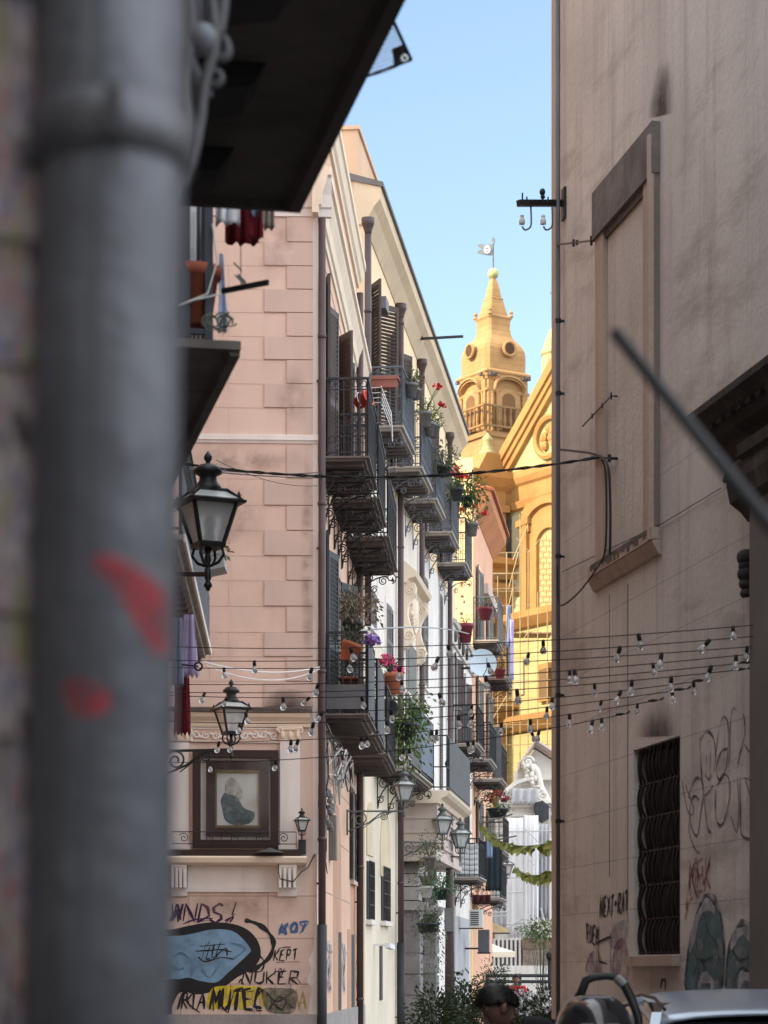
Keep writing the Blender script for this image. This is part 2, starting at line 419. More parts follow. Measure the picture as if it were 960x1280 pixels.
def shuttered_window(w, parent, u, z0, z1, width, u0=0, z00=0, shut=SHUTG, trim=WHITE, angs=(178, 2), glass=True, pediment=False, gap=False):
    """surround, dark pane and two louvred leaves on the wall plane"""
    m = w.mb(u0, z00)
    t = .13
    m.box(u - width / 2 - t, u - width / 2, -.02, .035, z0 - .02, z1 + t)
    m.box(u + width / 2, u + width / 2 + t, -.02, .035, z0 - .02, z1 + t)
    m.box(u - width / 2, u + width / 2, -.02, .035, z1, z1 + t)
    m.box(u - width / 2 - t - .04, u + width / 2 + t + .04, -.02, .07, z0 - .09, z0 - .02)
    if pediment:
        m.extr([(-.02, z1 + t), (.08, z1 + t), (.16, z1 + t + .12), (.16, z1 + t + .17), (-.02, z1 + t + .17)], u - width / 2 - t - .1, u + width / 2 + t + .1)
    f = m.build('window', trim, parent)
    m = w.mb(u0, z00)
    m.box(u - width / 2, u + width / 2, -.01, .008, z0 - .02, z1)
    m.build('pane', DARKGL, f)
    if angs:
        for s, a in zip((-1, 1), angs):
            shutter_leaf(w, 'shutter', u + s * width / 2, .03, z0, z1, width / 2, a, shut, f, u0, z00, gap=gap)
    return f

def foliage(m, c, r, n, size, sc=(1, 1, 1), droop=0., width=.5):
    c = Vector(c)
    for i in range(n):
        d = Vector((R.gauss(0, 1), R.gauss(0, 1), R.gauss(0, 1))).normalized()
        rr = r * (R.random() ** .45) * (1 + .35 * math.sin(5 * d.x + 3 * d.y + 4 * d.z + c.x * 7))
        p = c + Vector((d.x * rr * sc[0], d.y * rr * sc[1], d.z * rr * sc[2] - droop * R.random() ** 2))
        m.leaf(p, d + Vector((0, 0, R.uniform(-.8, .5) - droop)), size * R.uniform(.6, 1.3), .4, width)

def blossoms(m, c, r, n, size):
    c = Vector(c)
    for i in range(n):
        d = Vector((R.gauss(0, 1), R.gauss(0, 1), abs(R.gauss(0, 1)))).normalized()
        p = c + d * r * R.random() ** .5
        for k in range(4):
            m.leaf(p, (R.gauss(0, 1), R.gauss(0, 1), R.gauss(0, 1)), size * R.uniform(.6, 1.1), .5, .9)

def potted(p, label, potm, pr, ph, leaf=LEAFM, lr=.2, ln=120, ls=.07, flower=None, fl=None, group='potted plants on the balconies', lsc=(1, 1, 1), droop=0., tilt=0., name='potted_plant', cat='potted plant', lup=.6):
    """pot with a rim, stems and leaves; p is the middle of the pot's base"""
    ln, ls = int(ln * 1.8), ls * .78
    t = thing(name, label, cat, p, 0, group)
    m = MB()
    ax = Vector((math.sin(tilt), 0, math.cos(tilt))); ex = Vector((math.cos(tilt), 0, -math.sin(tilt)))
    m.lathe((0, 0, 0), [(pr * .7, 0), (pr * .95, ph * .8), (pr * 1.08, ph * .8), (pr * 1.1, ph), (pr * .95, ph), (pr * .9, ph * .88)], 14, 0, ax, ex)
    m.build('pot', potm, t, True)
    top = ax * ph
    m = MB()
    for i in range(9):
        a = R.uniform(0, 6.28); q = top + Vector((math.cos(a) * lr * .7, math.sin(a) * lr * .7, lr * R.uniform(.4, 1.3)))
        m.tube([top * .9, (top + q) / 2 + Vector((0, 0, .02)), q], [.006, .005, .003], 4)
    m.build('stems', DRY if leaf is DRY else LEAFD, t)
    m = MB(); foliage(m, top + Vector((0, 0, lr * lup)), lr, ln, ls, lsc, droop)
    m.build('foliage', leaf, t, fix=False)
    if flower:
        m = MB()
        for (dx, dy, dz, r_, n_) in fl: blossoms(m, top + Vector((dx, dy, dz)), r_, n_, .05)
        m3 = MB()
        for (dx, dy, dz, r_, n_) in fl:
            for _ in range(3): e = top + Vector((dx + R.uniform(-r_, r_) * .5, dy, dz)); m3.tube([top * .9, (top + e) / 2 + Vector((0, 0, .03)), e], .006, 4)
        m3.build('flower_stalks', LEAFM, t)
        m.build('flowers', flower, t, fix=False)
    return t

def lantern(p, label, s=1.0, rz=.35, met=BLACKMET, group='street lanterns on wall brackets', arm=None, name='street_lantern', scroll=None, spike=True, shoulders=True):
    """square tapering lantern; p is the point on the stem where the arm meets it. arm: world vector to the wall end"""
    t = thing(name, label, 'street lamp', p, 0, group)
    def V(x, y, z):
        c_, s_ = math.cos(rz), math.sin(rz)
        return Vector(((x * c_ - y * s_) * s, (x * s_ + y * c_) * s, z * s))
    def sq(h, z): return [V(i * h, j * h, z) for i, j in ((-1, -1), (1, -1), (1, 1), (-1, 1))]
    m = MB()
    m.lathe((0, 0, 0), [(.045 * s, .65 * s), (.13 * s, .655 * s), (.10 * s, .70 * s), (.072 * s, .74 * s), (.068 * s, .775 * s), (.115 * s, .80 * s), (.12 * s, .82 * s), (.07 * s, .865 * s), (.02 * s, .875 * s), (.018 * s, .89 * s), (.032 * s, .91 * s), (.034 * s, .93 * s), (.006 * s, .975 * s)], 14)
    m.build('cap', met, t, True)
    m = MB()
    # roof hips, rim, body corners, base
    for i in range(4):
        a, b = sq(.215, .565)[i], sq(.115, .66)[i]
        m.bar(a, b, .022 * s)
        a2, b2 = sq(.178, .55)[i], sq(.098, .245)[i]
        m.bar(a2, b2, .026 * s)
        if shoulders: m.lathe(V(*[(-.19, -.19), (.19, -.19), (.19, .19), (-.19, .19)][i], .585), [(.008 * s, 0), (.018 * s, .015 * s), (.014 * s, .03 * s), (.003 * s, .055 * s)], 6)
    m.loft([sq(.235, .545), sq(.240, .565), sq(.20, .578)])
    m.loft([sq(.125, .645), sq(.118, .668)])
    m.loft([sq(.105, .205), sq(.112, .235), sq(.10, .25)])
    for i in range(4):
        q = [(-.085, -.085), (.085, -.085), (.085, .085), (-.085, .085)][i]
        m.tube([V(q[0], q[1], .21), V(q[0] * 1.15, q[1] * 1.15, .15), V(q[0] * .75, q[1] * .75, .09), V(q[0] * .12, q[1] * .12, .065)], .013 * s, 6)
    m.build('frame', met, t)
    m = MB()
    m.lathe((0, 0, 0), [(.014 * s, -.13 * s), (.02 * s, -.11 * s), (.034 * s, -.095 * s), (.034 * s, -.08 * s), (.018 * s, -.055 * s), (.028 * s, -.03 * s), (.028 * s, .03 * s), (.018 * s, .045 * s), (.02 * s, .09 * s), (.03 * s, .12 * s), (.02 * s, .16 * s), (.03 * s, .21 * s)], 10)
    m.build('stem', met, t, True)
    m = MB()
    m.loft([sq(.094, .252), sq(.172, .543)], False)
    m.loft([sq(.205, .58), sq(.112, .65)], False)
    m.build('glass', LAMPGL, t)
    m = MB()
    m.lathe((0, 0, 0), [(.03 * s, .25 * s), (.045 * s, .27 * s), (.045 * s, .32 * s), (.025 * s, .335 * s)], 10)
    m.ball(Vector((0, 0, .40 * s)), .05 * s, 10, 7, (1, 1, 1.35))
    m.build('bulb', GREENMET, t, True)
    if arm:
        a = Vector(arm)
        m = MB()
        L = a.length; d = a.normalized(); up = Vector((0, 0, 1))
        m.bar(Vector((0, 0, 0)), a, .035 * s, .035 * s)
        if scroll:
            z = -1 if scroll == 'below' else 1
            m.tube(spiral(d * (L * .78) + up * (z * .17 * L * .8), .15 * L, .03 * L, 0, 1.6, 26, d), .015 * s, 5, False)
            m.tube(spiral(d * (L * .36) + up * (z * .09 * L), .075 * L, .015 * L, 2, 1.6, 20, d), .012 * s, 5, False)
            m.tube([d * (L * .12), d * (L * .4) + up * z * .03 * L, d * (L * .62) + up * (z * .2 * L), d * L + up * (z * .36 * L)], .017 * s, 6)
            m.tube([d * (L * .22) + up * z * .02, d * (L * .5) + up * z * .13 * L, d * (L * .72) + up * z * .30 * L], .010 * s, 5)
            m.bar(a + up * (z * -.03 * L), a + up * (z * .42 * L), .04 * s)
        m.build('bracket_arm', met, t)
    return t

# letters as strokes in a unit box
GL = {
 'A': [[(0, 0), (.5, 1), (1, 0)], [(.2, .4), (.85, .42)]], 'W': [[(0, 1), (.2, 0), (.5, .75), (.75, 0), (1, 1)]],
 'N': [[(0, 0), (.05, 1), (.9, 0), (1, 1.05)]], 'D': [[(.1, 0), (.15, 1), (.75, .8), (.95, .35), (.1, 0)]],
 'S': [[(.95, .9), (.5, 1.05), (.1, .8), (.3, .55), (.8, .42), (.9, .15), (.5, -.05), (0, .1)]], '!': [[(.6, 1.1), (.4, .3)], [(.1, .12), (.7, -.12)], [(.1, -.12), (.7, .14)]],
 'U': [[(0, 1), (.1, .15), (.5, 0), (.9, .2), (1, 1)]], 'K': [[(.1, 0), (.1, 1)], [(.95, 1), (.15, .45), (1, 0)]], 'E': [[(.95, 1), (.1, .9), (.1, .05), (1, 0)], [(.1, .5), (.75, .52)]],
 'R': [[(.1, 0), (.15, 1), (.85, .9), (.75, .55), (.2, .45), (1, 0)]], 'P': [[(.1, 0), (.15, 1), (.9, .9), (.8, .5), (.2, .45)]], 'T': [[(.5, 0), (.5, .95)], [(0, .9), (1, 1)]],
 'M': [[(0, 0), (.15, 1), (.5, .35), (.85, 1), (1, 0)]], 'C': [[(.95, .85), (.5, 1), (.1, .6), (.2, .1), (.95, .08)]], 'X': [[(0, 0), (1, 1)], [(0, 1), (1, 0)]], 'O': [[(.5, 1), (.1, .6), (.3, .05), (.85, .2), (.9, .75), (.5, 1)]],
 'I': [[(.5, 0), (.5, 1)]], 'L': [[(.2, 1), (.15, 0), (.95, .02)]], 'Z': [[(0, 1), (.95, 1), (.05, 0), (1, 0)]], 'H': [[(.05, 0), (.1, 1)], [(.95, 0), (.9, 1)], [(.1, .5), (.9, .5)]], 'Y': [[(0, 1), (.5, .5)], [(1, 1), (.3, -.2)]], '-': [[(.1, .45), (.5, .55), (.9, .45)]], ' ': [],
 'Q': [[(.5, 1), (.1, .6), (.3, .05), (.85, .2), (.9, .75), (.5, 1)], [(.5, .3), (1.2, 0)]], 'G': [[(.95, .85), (.5, 1), (.1, .5), (.4, 0), (.95, .2), (.95, .5), (.6, .5)]],
}
def scrawl(w, m, text, px0, py0, px1, py1, wid, o, slant=.12, rise=0, jit=.05):
    """text painted on wall w inside the photo rectangle px0..px1, py0 (top)..py1 (bottom)"""
    n = len(text); cw = (px1 - px0) / n
    for i, ch in enumerate(text):
        for st in GL[ch]:
            pts = []
            for (x, y) in st:
                X = px0 + cw * (i + .08 + .84 * (x + slant * (y - .5))) + R.uniform(-jit, jit) * cw
                Y = py1 + (py0 - py1) * y + rise * (X - px0) + R.uniform(-jit, jit) * abs(py1 - py0) * .5
                pts.append(w.hit(X, Y))
            fine = []
            for a, b in zip(pts[:-1], pts[1:]):
                for k in range(3): fine.append((a[0] + (b[0] - a[0]) * k / 3, a[1] + (b[1] - a[1]) * k / 3))
            fine.append(pts[-1])
            m.stroke(fine, wid, o, True)

def pstroke(w, m, pix, wid, o, taper=True, smooth=True):
    pts = [w.hit(*p) for p in pix]
    if smooth and len(pts) > 2:
        out = []
        for i in range(len(pts) - 1):
            p0, p1, p2, p3 = pts[max(i - 1, 0)], pts[i], pts[i + 1], pts[min(i + 2, len(pts) - 1)]
            for k in range(5):
                t = k / 5
                out.append(tuple(.5 * ((2 * p1[j]) + (-p0[j] + p2[j]) * t + (2 * p0[j] - 5 * p1[j] + 4 * p2[j] - p3[j]) * t * t + (-p0[j] + 3 * p1[j] - 3 * p2[j] + p3[j]) * t ** 3) for j in (0, 1)))
        out.append(pts[-1]); pts = out
    m.stroke(pts, wid, o, taper)

def pfill(w, m, pix, o):
    pts = [w.hit(*p) for p in pix]
    m.add([(a, o, b) for a, b in pts], [tuple(range(len(pts)))])

def pbox(w, m, px0, px1, py0, py1, o0, o1, ref=0.0):
    """box standing off wall w whose face at offset ref fills the photo rectangle"""
    ua, za = w.hit(px0, py0, ref); ub, zb = w.hit(px1, py1, ref)
    m.box(min(ua, ub), max(ua, ub), o0, o1, min(za, zb), max(za, zb))

def smoothpix(pix, closed=True, k=4):
    n = len(pix); out = []
    for i in range(n if closed else n - 1):
        q = [pix[(i + j) % n] if closed else pix[min(max(i + j, 0), n - 1)] for j in (-1, 0, 1, 2)]
        for t in [x / k for x in range(k)]:
            out.append(tuple(.5 * (2 * q[1][j] + (q[2][j] - q[0][j]) * t + (2 * q[0][j] - 5 * q[1][j] + 4 * q[2][j] - q[3][j]) * t * t + (3 * q[1][j] - q[0][j] - 3 * q[2][j] + q[3][j]) * t ** 3) for j in (0, 1)))
    return out

def downpipe(w, px, z0, z1, label, o=.1, r=.05, mat=BROWNPIPE, funnel=False, group='downpipes on the street facades', shoe=None):
    u = w.hit(px, HY, o)[0]
    t = w.thing('downpipe', label, 'downpipe', u, z0, group)
    m = w.mb(u, z0)
    m.tube([(u, o, z0), (u, o, z1)], r, 10)
    z = z0 + 1.1
    while z < z1:
        m.lathe((u, o, z), [(r * 1.0, 0), (r * 1.18, .005), (r * 1.18, .05), (r, .055)], 10)
        z += 2.3
    m.build('pipe', mat, t, True)
    m = w.mb(u, z0)
    z = z0 + .5
    while z < z1:
        m.box(u - .012, u + .012, 0, o, z, z + .03); z += 2.3
    m.build('wall_clips', mat, t)
    if funnel:
        m = w.mb(u, z0)
        m.lathe((u, o, z1 - .02), [(r, 0), (r * 1.15, .05), (r * 1.75, .16), (r * 1.95, .18), (r * 1.95, .29), (r * 1.6, .29)], 10)
        m.build('rainwater_head', mat, t, True)
    if shoe:
        m = w.mb(u, z0)
        m.tube([(u, o, z0), (u, o, shoe)], r * 1.3, 10)
        m.build('cast_iron_foot', SHUTB, t, True)
    return t
# ------------------------------------------------------------------ the setting: ground
g = MB()
NX = 24
g.add([(-400, -120, 0), (400, -120, 0), (400, 900, 0), (-400, 900, 0)], [(0, 1, 2, 3)])
tag(g.build('ground', ASPHALT), kind='structure')

# ------------------------------------------------------------------ pink corner building
FA = wall_vp(396, 33.0, 620, 1)
c0 = FA.o.copy()
FE = Wall((c0.x, c0.y), (-1, -.05), -1)          # end wall facing the camera, u runs left
FB = wall_vp(455, 44.0, 820, 1)
LA = FA.ud(44.0)
pink = thing('pink_building', 'pink corner building with raised quoins, three balconies on each floor and a painted shrine', 'building', c0, FA.rz)
def pm(): return FA.mb(0, 0)
end_l = FE.W(11, 0, 0); cb = FA.W(LA, 0, 0)
def to_loc(v):
    q = Matrix.Rotation(-FA.rz, 3, 'Z') @ (v - c0)
    return q
class EB(MB):
    """mesh on the end wall but stored in the pink building's frame"""
    def build(s, name, mat, parent=None, smooth=False, fix=True, loc=None):
        s.v = [to_loc(FE.W(v.x, v.y, v.z)) for v in s.v]; s.org = Vector((0, 0, 0)); s.sy = 1
        return MB.build(s, name, mat, parent, smooth, fix, loc)
m = MB()
fp = [to_loc(v) for v in (c0, FA.W(LA, 0, 0), FA.W(LA, -12, 0), FE.W(11, 0, 0))]
m.floor([(v.x, v.y) for v in fp], 0, 12.05)
m.build('wall', PINK, pink)
m = pm()
fp2 = [to_loc(v) for v in (FA.W(.5, -.02, 0), FA.W(LA - 1.2, -.02, 0), FA.W(LA - 1.2, -11, 0), FA.W(.5, -10, 0))]
m2 = MB(); m2.floor([(v.x, v.y) for v in fp2], 12.05, 14.05); m2.build('attic_wall', PEACH, pink)
# street face colour panel: warmer plaster, 4 mm proud
m = pm(); m.box(.32, LA - .02, -.05, .004, .5, 12.0); m.build('street_wall_render', PEACH, pink)
# cornices
cor = [(-.05, 11.98), (.03, 11.98), (.04, 12.08), (.07, 12.1), (.09, 12.26), (.15, 12.42), (.16, 12.48), (.20, 12.5), (.20, 12.60), (-.05, 12.62)]
m = pm(); m.extr(cor, -.22, LA - .35); m.build('cornice', CREAMTRIM, pink)
m = EB(); m.extr([(o_ - .005, z_ - .002) for o_, z_ in cor], -.2, 11); m.build('cornice', WHITE, pink)
acor = [(-.05, 13.82), (.02, 13.82), (.03, 13.9), (.07, 13.94), (.11, 14.1), (.14, 14.12), (.14, 14.24), (-.05, 14.28)]
m = pm(); m.extr(acor, .45, LA - 1.1); m.build('attic_cornice', CREAMTRIM, pink)
m = pm()
for z in (11.72, 11.2): m.box(.3, LA - .3, 0, .012, z, z + .03)
m.box(.3, LA - .05, 0, .05, 8.93, 9.02)
m.build('frieze_moulding', PINKQ, pink)
# end wall: white string course, corner strip, quoins, block joints
m = EB(); m.extr([(-.02, 8.86), (.02, 8.86), (.035, 8.9), (.05, 8.9), (.05, 8.97), (-.02, 8.99)], -.03, 11); m.build('string_course', WHITE, pink)
m = EB(); m.box(-.012, .055, -.03, .008, 3.2, 12.0); m.build('corner_strip', WHITE, pink)
m = EB()
ys = [248, 271.5, 303, 332.5, 362, 391, 421, 450, 480, 510, 545]
def qrow(y0, y1, wide):
    ua, za = FE.hit(391, y0 + 1.0); ub, zb = FE.hit(330.5 if wide else 358.5, y1 - 1.0)
    m.box(ua, ub, -.02, .022, zb, za)
for i in range(len(ys) - 1): qrow(ys[i], ys[i + 1], i % 2 == 0)
ys2 = [599, 632, 663.5, 695, 726, 758, 790.5, 821, 852, 884]
for i in range(len(ys2) - 1): qrow(ys2[i], ys2[i + 1], i % 2 == 0)
qrow(557, 598, False)
m.build('quoins', PINKQ, pink)
m = EB()
for i, y in enumerate(ys[1:-1] + ys2):
    ua, z = FE.hit(330, y)
    m.box(.1, 11, -.01, .0028, z - .003, z + .003)
for i, (a, b) in enumerate(zip((ys + ys2)[:-1], (ys + ys2)[1:])):
    for px in ((286, 236) if i % 2 else (262, 216)):
        ua, za = FE.hit(px, a); _, zb = FE.hit(px, b)
        m.box(ua - .0025, ua + .0025, -.01, .0026, zb, za)
for y in (1120, 1173, 1230):
    ua, z = FE.hit(330, y); m.box(0, 11, -.01, .003, z - .009, z + .009)
for (px, a, b) in ((236, 1115, 1173), (335, 1115, 1173), (268, 1173, 1230), (226, 1230, 1274), (325, 1230, 1274)):
    ua, za = FE.hit(px, a); _, zb = FE.hit(px, b); m.box(ua - .008, ua + .008, -.01, .0031, zb, za)
m.build('block_joints', M('joint_line', (.46, .34, .28), .9, 0, .1), pink)  # thin strips of darker plaster mark the joints between blocks
m = EB(); pbox(FE, m, 150, 393, 1274, 1400, -.01, .07); m.box(0, 11, -.01, .069, 0, 1.02); m.build('plinth', GREYSTONE, pink)
m = pm(); m.box(0, LA, -.01, .07, 0, 1.0); m.build('plinth', GREYSTONE, pink)
# soot mark over the ledge
m = EB()
pfill(FE, m, [(322, 884), (322, 850), (394, 850), (394, 884)], .0235)
m.build('soot_stain', M('soot_stain', (.10, .07, .06), .9, 0, .3, 6, .3, 20, alpha=(.55, 1., 5.), soft=(tuple(FE.W(FE.hit(360, 884)[0], .02, FE.hit(360, 884)[1])), (.38, 1, .27))), pink)
# peeling white plaster at the corner
m = EB()
for pts in ([(392, 1185), (386, 1200), (389, 1212), (383, 1226), (390, 1236), (387, 1252), (385, 1274), (395, 1274), (395, 1120)],):
    pfill(FE, m, pts, .0042)
m.build('peeled_patch', WHITE, pink)

# grime and faded patches on the end wall
for k, (cx_, cy_, ru, rz, col, am) in enumerate(((384, 700, .10, 1.6, (.30, .21, .17), .5), (300, 575, 1.0, .22, (.36, .27, .22), .5), (262, 450, .55, .9, (.78, .62, .54), .45), (345, 300, .4, .7, (.38, .28, .23), .35), (290, 640, .5, .6, (.42, .31, .26), .4), (250, 800, .6, .4, (.80, .64, .56), .4), (366, 500, .25, .5, (.40, .29, .24), .4), (310, 1130, .9, .25, (.36, .27, .22), .5), (372, 1240, .3, .5, (.25, .2, .17), .5))):
    uu, zz = FE.hit(cx_, cy_); m = EB()
    m.add([(uu - ru, .0236 + k * .0004, zz - rz), (uu + ru, .0236 + k * .0004, zz - rz), (uu + ru, .0236 + k * .0004, zz + rz), (uu - ru, .0236 + k * .0004, zz + rz)], [(0, 1, 2, 3)])
    q_ = FE.W(uu, .024, zz); m.build('plaster_stain', M('plaster_stain_' + 'abcdefghi'[k], col, .9, 0, .2, 4, .2, 30, alpha=(0., am, 3.5), soft=(tuple(q_), (ru, 1., rz))), pink)

# graffiti on the end wall
m = EB()
scrawl(FE, m, 'WNDS', 213, 1130, 280, 1152, .034, .0065, .22, 0, .08)
pstroke(FE, m, [(212, 1152), (218, 1140), (222, 1131), (226, 1150)], .028, .0065)
pstroke(FE, m, [(295, 1128), (290, 1144)], .028, .0068); pstroke(FE, m, [(281, 1151), (292, 1146), (287, 1153)], .022, .0066); pstroke(FE, m, [(294, 1142), (282, 1154)], .02, .0069)
pstroke(FE, m, [(228, 1155), (246, 1149), (266, 1148)], .018, .0066); pstroke(FE, m, [(244, 1153), (262, 1150)], .016, .0067)
m.build('purple_graffiti_tag', PURPLEPAINT, pink)['label'] = 'dark purple tag reading WNDS above the blue eye shape'
m = EB()
outer = smoothpix([(150, 1168), (212, 1162), (232, 1158), (262, 1153), (292, 1155), (312, 1164), (324, 1180), (325, 1198), (314, 1212), (296, 1222), (280, 1234), (264, 1240), (246, 1243), (226, 1240), (216, 1256), (208, 1275), (150, 1275)])
pfill(FE, m, outer, .0040); m.build('black_graffiti_outline', BLACKPAINT, pink)
m = EB()
inner = smoothpix([(150, 1170), (212, 1170), (236, 1168), (264, 1162), (288, 1163), (302, 1172), (313, 1186), (311, 1192), (296, 1206), (284, 1217), (270, 1228), (250, 1226), (236, 1222), (224, 1224), (212, 1224), (150, 1230)])
pfill(FE, m, inner, .0054); m.build('blue_graffiti_fill', BLUEPAINT, pink)
m = EB()
for q in ([(216, 1196), (228, 1192), (240, 1206), (238, 1222)], [(286, 1178), (306, 1186), (290, 1200)], [(252, 1212), (262, 1222), (274, 1206)], [(212, 1206), (222, 1212), (230, 1210)]):
    pstroke(FE, m, q, .035, .0061)
m.build('blue_graffiti_shading', M('mid_blue_spray_paint', (.11, .20, .31), .7, 0, .3, 6), pink)
m = EB()
pstroke(FE, m, [(306, 1150), (322, 1155), (336, 1166), (342, 1180), (337, 1196), (326, 1206), (312, 1214), (310, 1206)], .055, .0058)
pstroke(FE, m, [(322, 1192), (330, 1202), (326, 1214), (312, 1214)], .02, .0063)
for q in ([(244, 1189), (262, 1188), (276, 1187), (290, 1190)], [(258, 1178), (252, 1200)], [(262, 1184), (258, 1198), (263, 1198)], [(268, 1180), (265, 1196), (272, 1195)], [(276, 1178), (270, 1194), (282, 1185), (284, 1195)], [(248, 1196), (256, 1202), (276, 1197), (292, 1199)], [(262, 1177), (259, 1182)], [(250, 1183), (282, 1180)]):
    pstroke(FE, m, q, .018, .0070)
m.build('black_spray_arc_and_scribble', BLACKPAINT, pink)
m = EB()
scrawl(FE, m, 'KEPT', 342, 1188, 372, 1201, .019, .0066, .3, -.05, .12)
pstroke(FE, m, [(344, 1203), (374, 1202)], .014, .0067); pstroke(FE, m, [(348, 1186), (356, 1184), (364, 1184)], .012, .0068)
m.build('black_graffiti_tag', BLACKPAINT, pink)['label'] = 'small black tag reading KEPT'
m = EB()
scrawl(FE, m, 'NUKER', 303, 1214, 374, 1230, .026, .0064, .2, 0, .09)
pstroke(FE, m, [(298, 1229), (302, 1224), (304, 1231)], .018, .0067); pstroke(FE, m, [(371, 1222), (376, 1230)], .02, .0061)
scrawl(FE, m, 'HY', 343, 1210, 356, 1219, .013, .0069, .1)
m.build('black_graffiti_tag', BLACKPAINT, pink)['label'] = 'black tag reading NUKER'
m = EB()
scrawl(FE, m, 'RIA', 226, 1239, 258, 1262, .03, .0066, .2, 0, .14)
pstroke(FE, m, [(222, 1262), (230, 1238), (242, 1240), (234, 1252), (250, 1266)], .024, .0072)
m.build('black_graffiti_tag', BLACKPAINT, pink)
m = EB()
scrawl(FE, m, 'KOT', 349, 1155, 386, 1168, .036, .0066, .25, -.1, .14); scrawl(FE, m, 'XOY', 350, 1156, 385, 1167, .022, .0072, .2, -.1, .14)
m.build('blue_graffiti_tag', DBLUEPAINT, pink)
m = EB()
pfill(FE, m, smoothpix([(262, 1240), (272, 1233), (296, 1232), (322, 1233), (331, 1238), (333, 1258), (326, 1256), (322, 1248), (312, 1258), (300, 1262), (296, 1252), (286, 1260), (276, 1256), (270, 1262), (258, 1258)]), .0048)
m.build('yellow_graffiti_fill', YELLOWPAINT, pink)
m = EB()
pfill(FE, m, smoothpix([(329, 1236), (350, 1235), (368, 1237), (371, 1252), (366, 1266), (348, 1267), (334, 1264), (328, 1250)]), .0052)
m.build('grey_graffiti_blot', GREYGREENPAINT, pink)
m = EB()
scrawl(FE, m, 'MUTEC', 262, 1236, 330, 1262, .038, .0078, .16, 0, .13); scrawl(FE, m, 'MUTEC', 264, 1238, 332, 1264, .016, .0092, .1, 0, .16)
pstroke(FE, m, [(333, 1240), (346, 1252), (366, 1240)], .02, .0081); pstroke(FE, m, [(336, 1262), (350, 1246), (366, 1260)], .02, .0084); pstroke(FE, m, [(342, 1254), (352, 1262), (358, 1250), (348, 1246)], .024, .0087)
m.build('black_letter_outlines', BLACKPAINT, pink)
m = EB()
for k in range(16):
    x = R.uniform(222, 372); y = R.uniform(1224, 1258); pstroke(FE, m, [(x, y), (x + R.uniform(-.4, .4), y + R.uniform(6, 18))], .008, .0094, True, False)
m.build('paint_drips', BLACKPAINT, pink)
m = EB(); scrawl(FE, m, 'A', 372, 1240, 384, 1262, .02, .0066, .1); pstroke(FE, m, [(370, 1236), (374, 1262)], .03, .0062)
m.build('ochre_graffiti_tag', M('ochre_spray', (.42, .30, .05), .7, 0, .2), pink)

# street face: openings and graffiti at the ground floor
def aopen(name, px0, px1, py0, py1, mat, arch=False, off=0.006):
    ua, za = FA.hit(px0, py0); ub, _ = FA.hit(px1, py0); _, zb = FA.hit(px0, py1)
    m = pm()
    if arch:
        c = (ua + ub) / 2; r = (ub - ua) / 2
        poly = [(ua, zb), (ub, zb)] + [(c + r * math.cos(a), za - r + r * math.sin(a)) for a in [math.pi * k / 10 for k in range(11)]]
        m.plate(poly, -.01, off)
    else: m.box(ua, ub, -.01, off, zb, za)
    return m.build(name, mat, pink)
aopen('arched_door', 416, 426, 1000, 1340, M('recess_plaster', (.50, .30, .21), .9, 0, .1), True)
aopen('arched_door', 438, 446, 985, 1340, M('recess_plaster', (.5, .3, .21)), True, .007)
aopen('door', 422.5, 426, 1165, 1340, SHUTB, False, .012); aopen('door', 434, 441, 1161, 1340, M('recess_plaster', (.5, .3, .21)), False, .012)
aopen('door_leaf', 438.5, 441.5, 1168, 1340, SHUTB, False, .018)
m = pm(); ua, z = FA.hit(411, 1045); m.box(ua - .1, ua + .25, 0, .11, z - .35, z + .3); m.build('meter_box', SHUTG, pink)
shuttered_window(FA, pink, FA.hit(440, HY)[0] , FA.hit(440, 1100)[1], FA.hit(440, 990)[1], .8, shut=SHUTB, trim=PINKQ)
for px in (409, 411, 428, 430, 445): m = pm(); pstroke(FA, m, [(px - 1, 1165 + R.uniform(0, 20)), (px + 1.5, 1190), (px - 1, 1215), (px + 1, 1240)], .12, .016); m.build('pale_graffiti', WHITEPAINT, pink)
for px in (410, 429): m = pm(); pstroke(FA, m, [(px, 1195), (px + 1, 1230)], .3, .013); m.build('pale_paint_patch', WHITEPAINT, pink)
m = pm()
for px in (410, 412, 429): pstroke(FA, m, [(px, 1180), (px + 1, 1200), (px - 1, 1225), (px + .5, 1238)], .05, .019)
m.build('mauve_graffiti', PURPLEPAINT, pink)
m = pm()
for zz in (1.9, 2.75, 3.6, 4.4): m.box(.35, LA - .3, -.01, .0085, zz, zz + .018)
m.build('block_joints', M('joint_line', (.4, .27, .2)), pink)
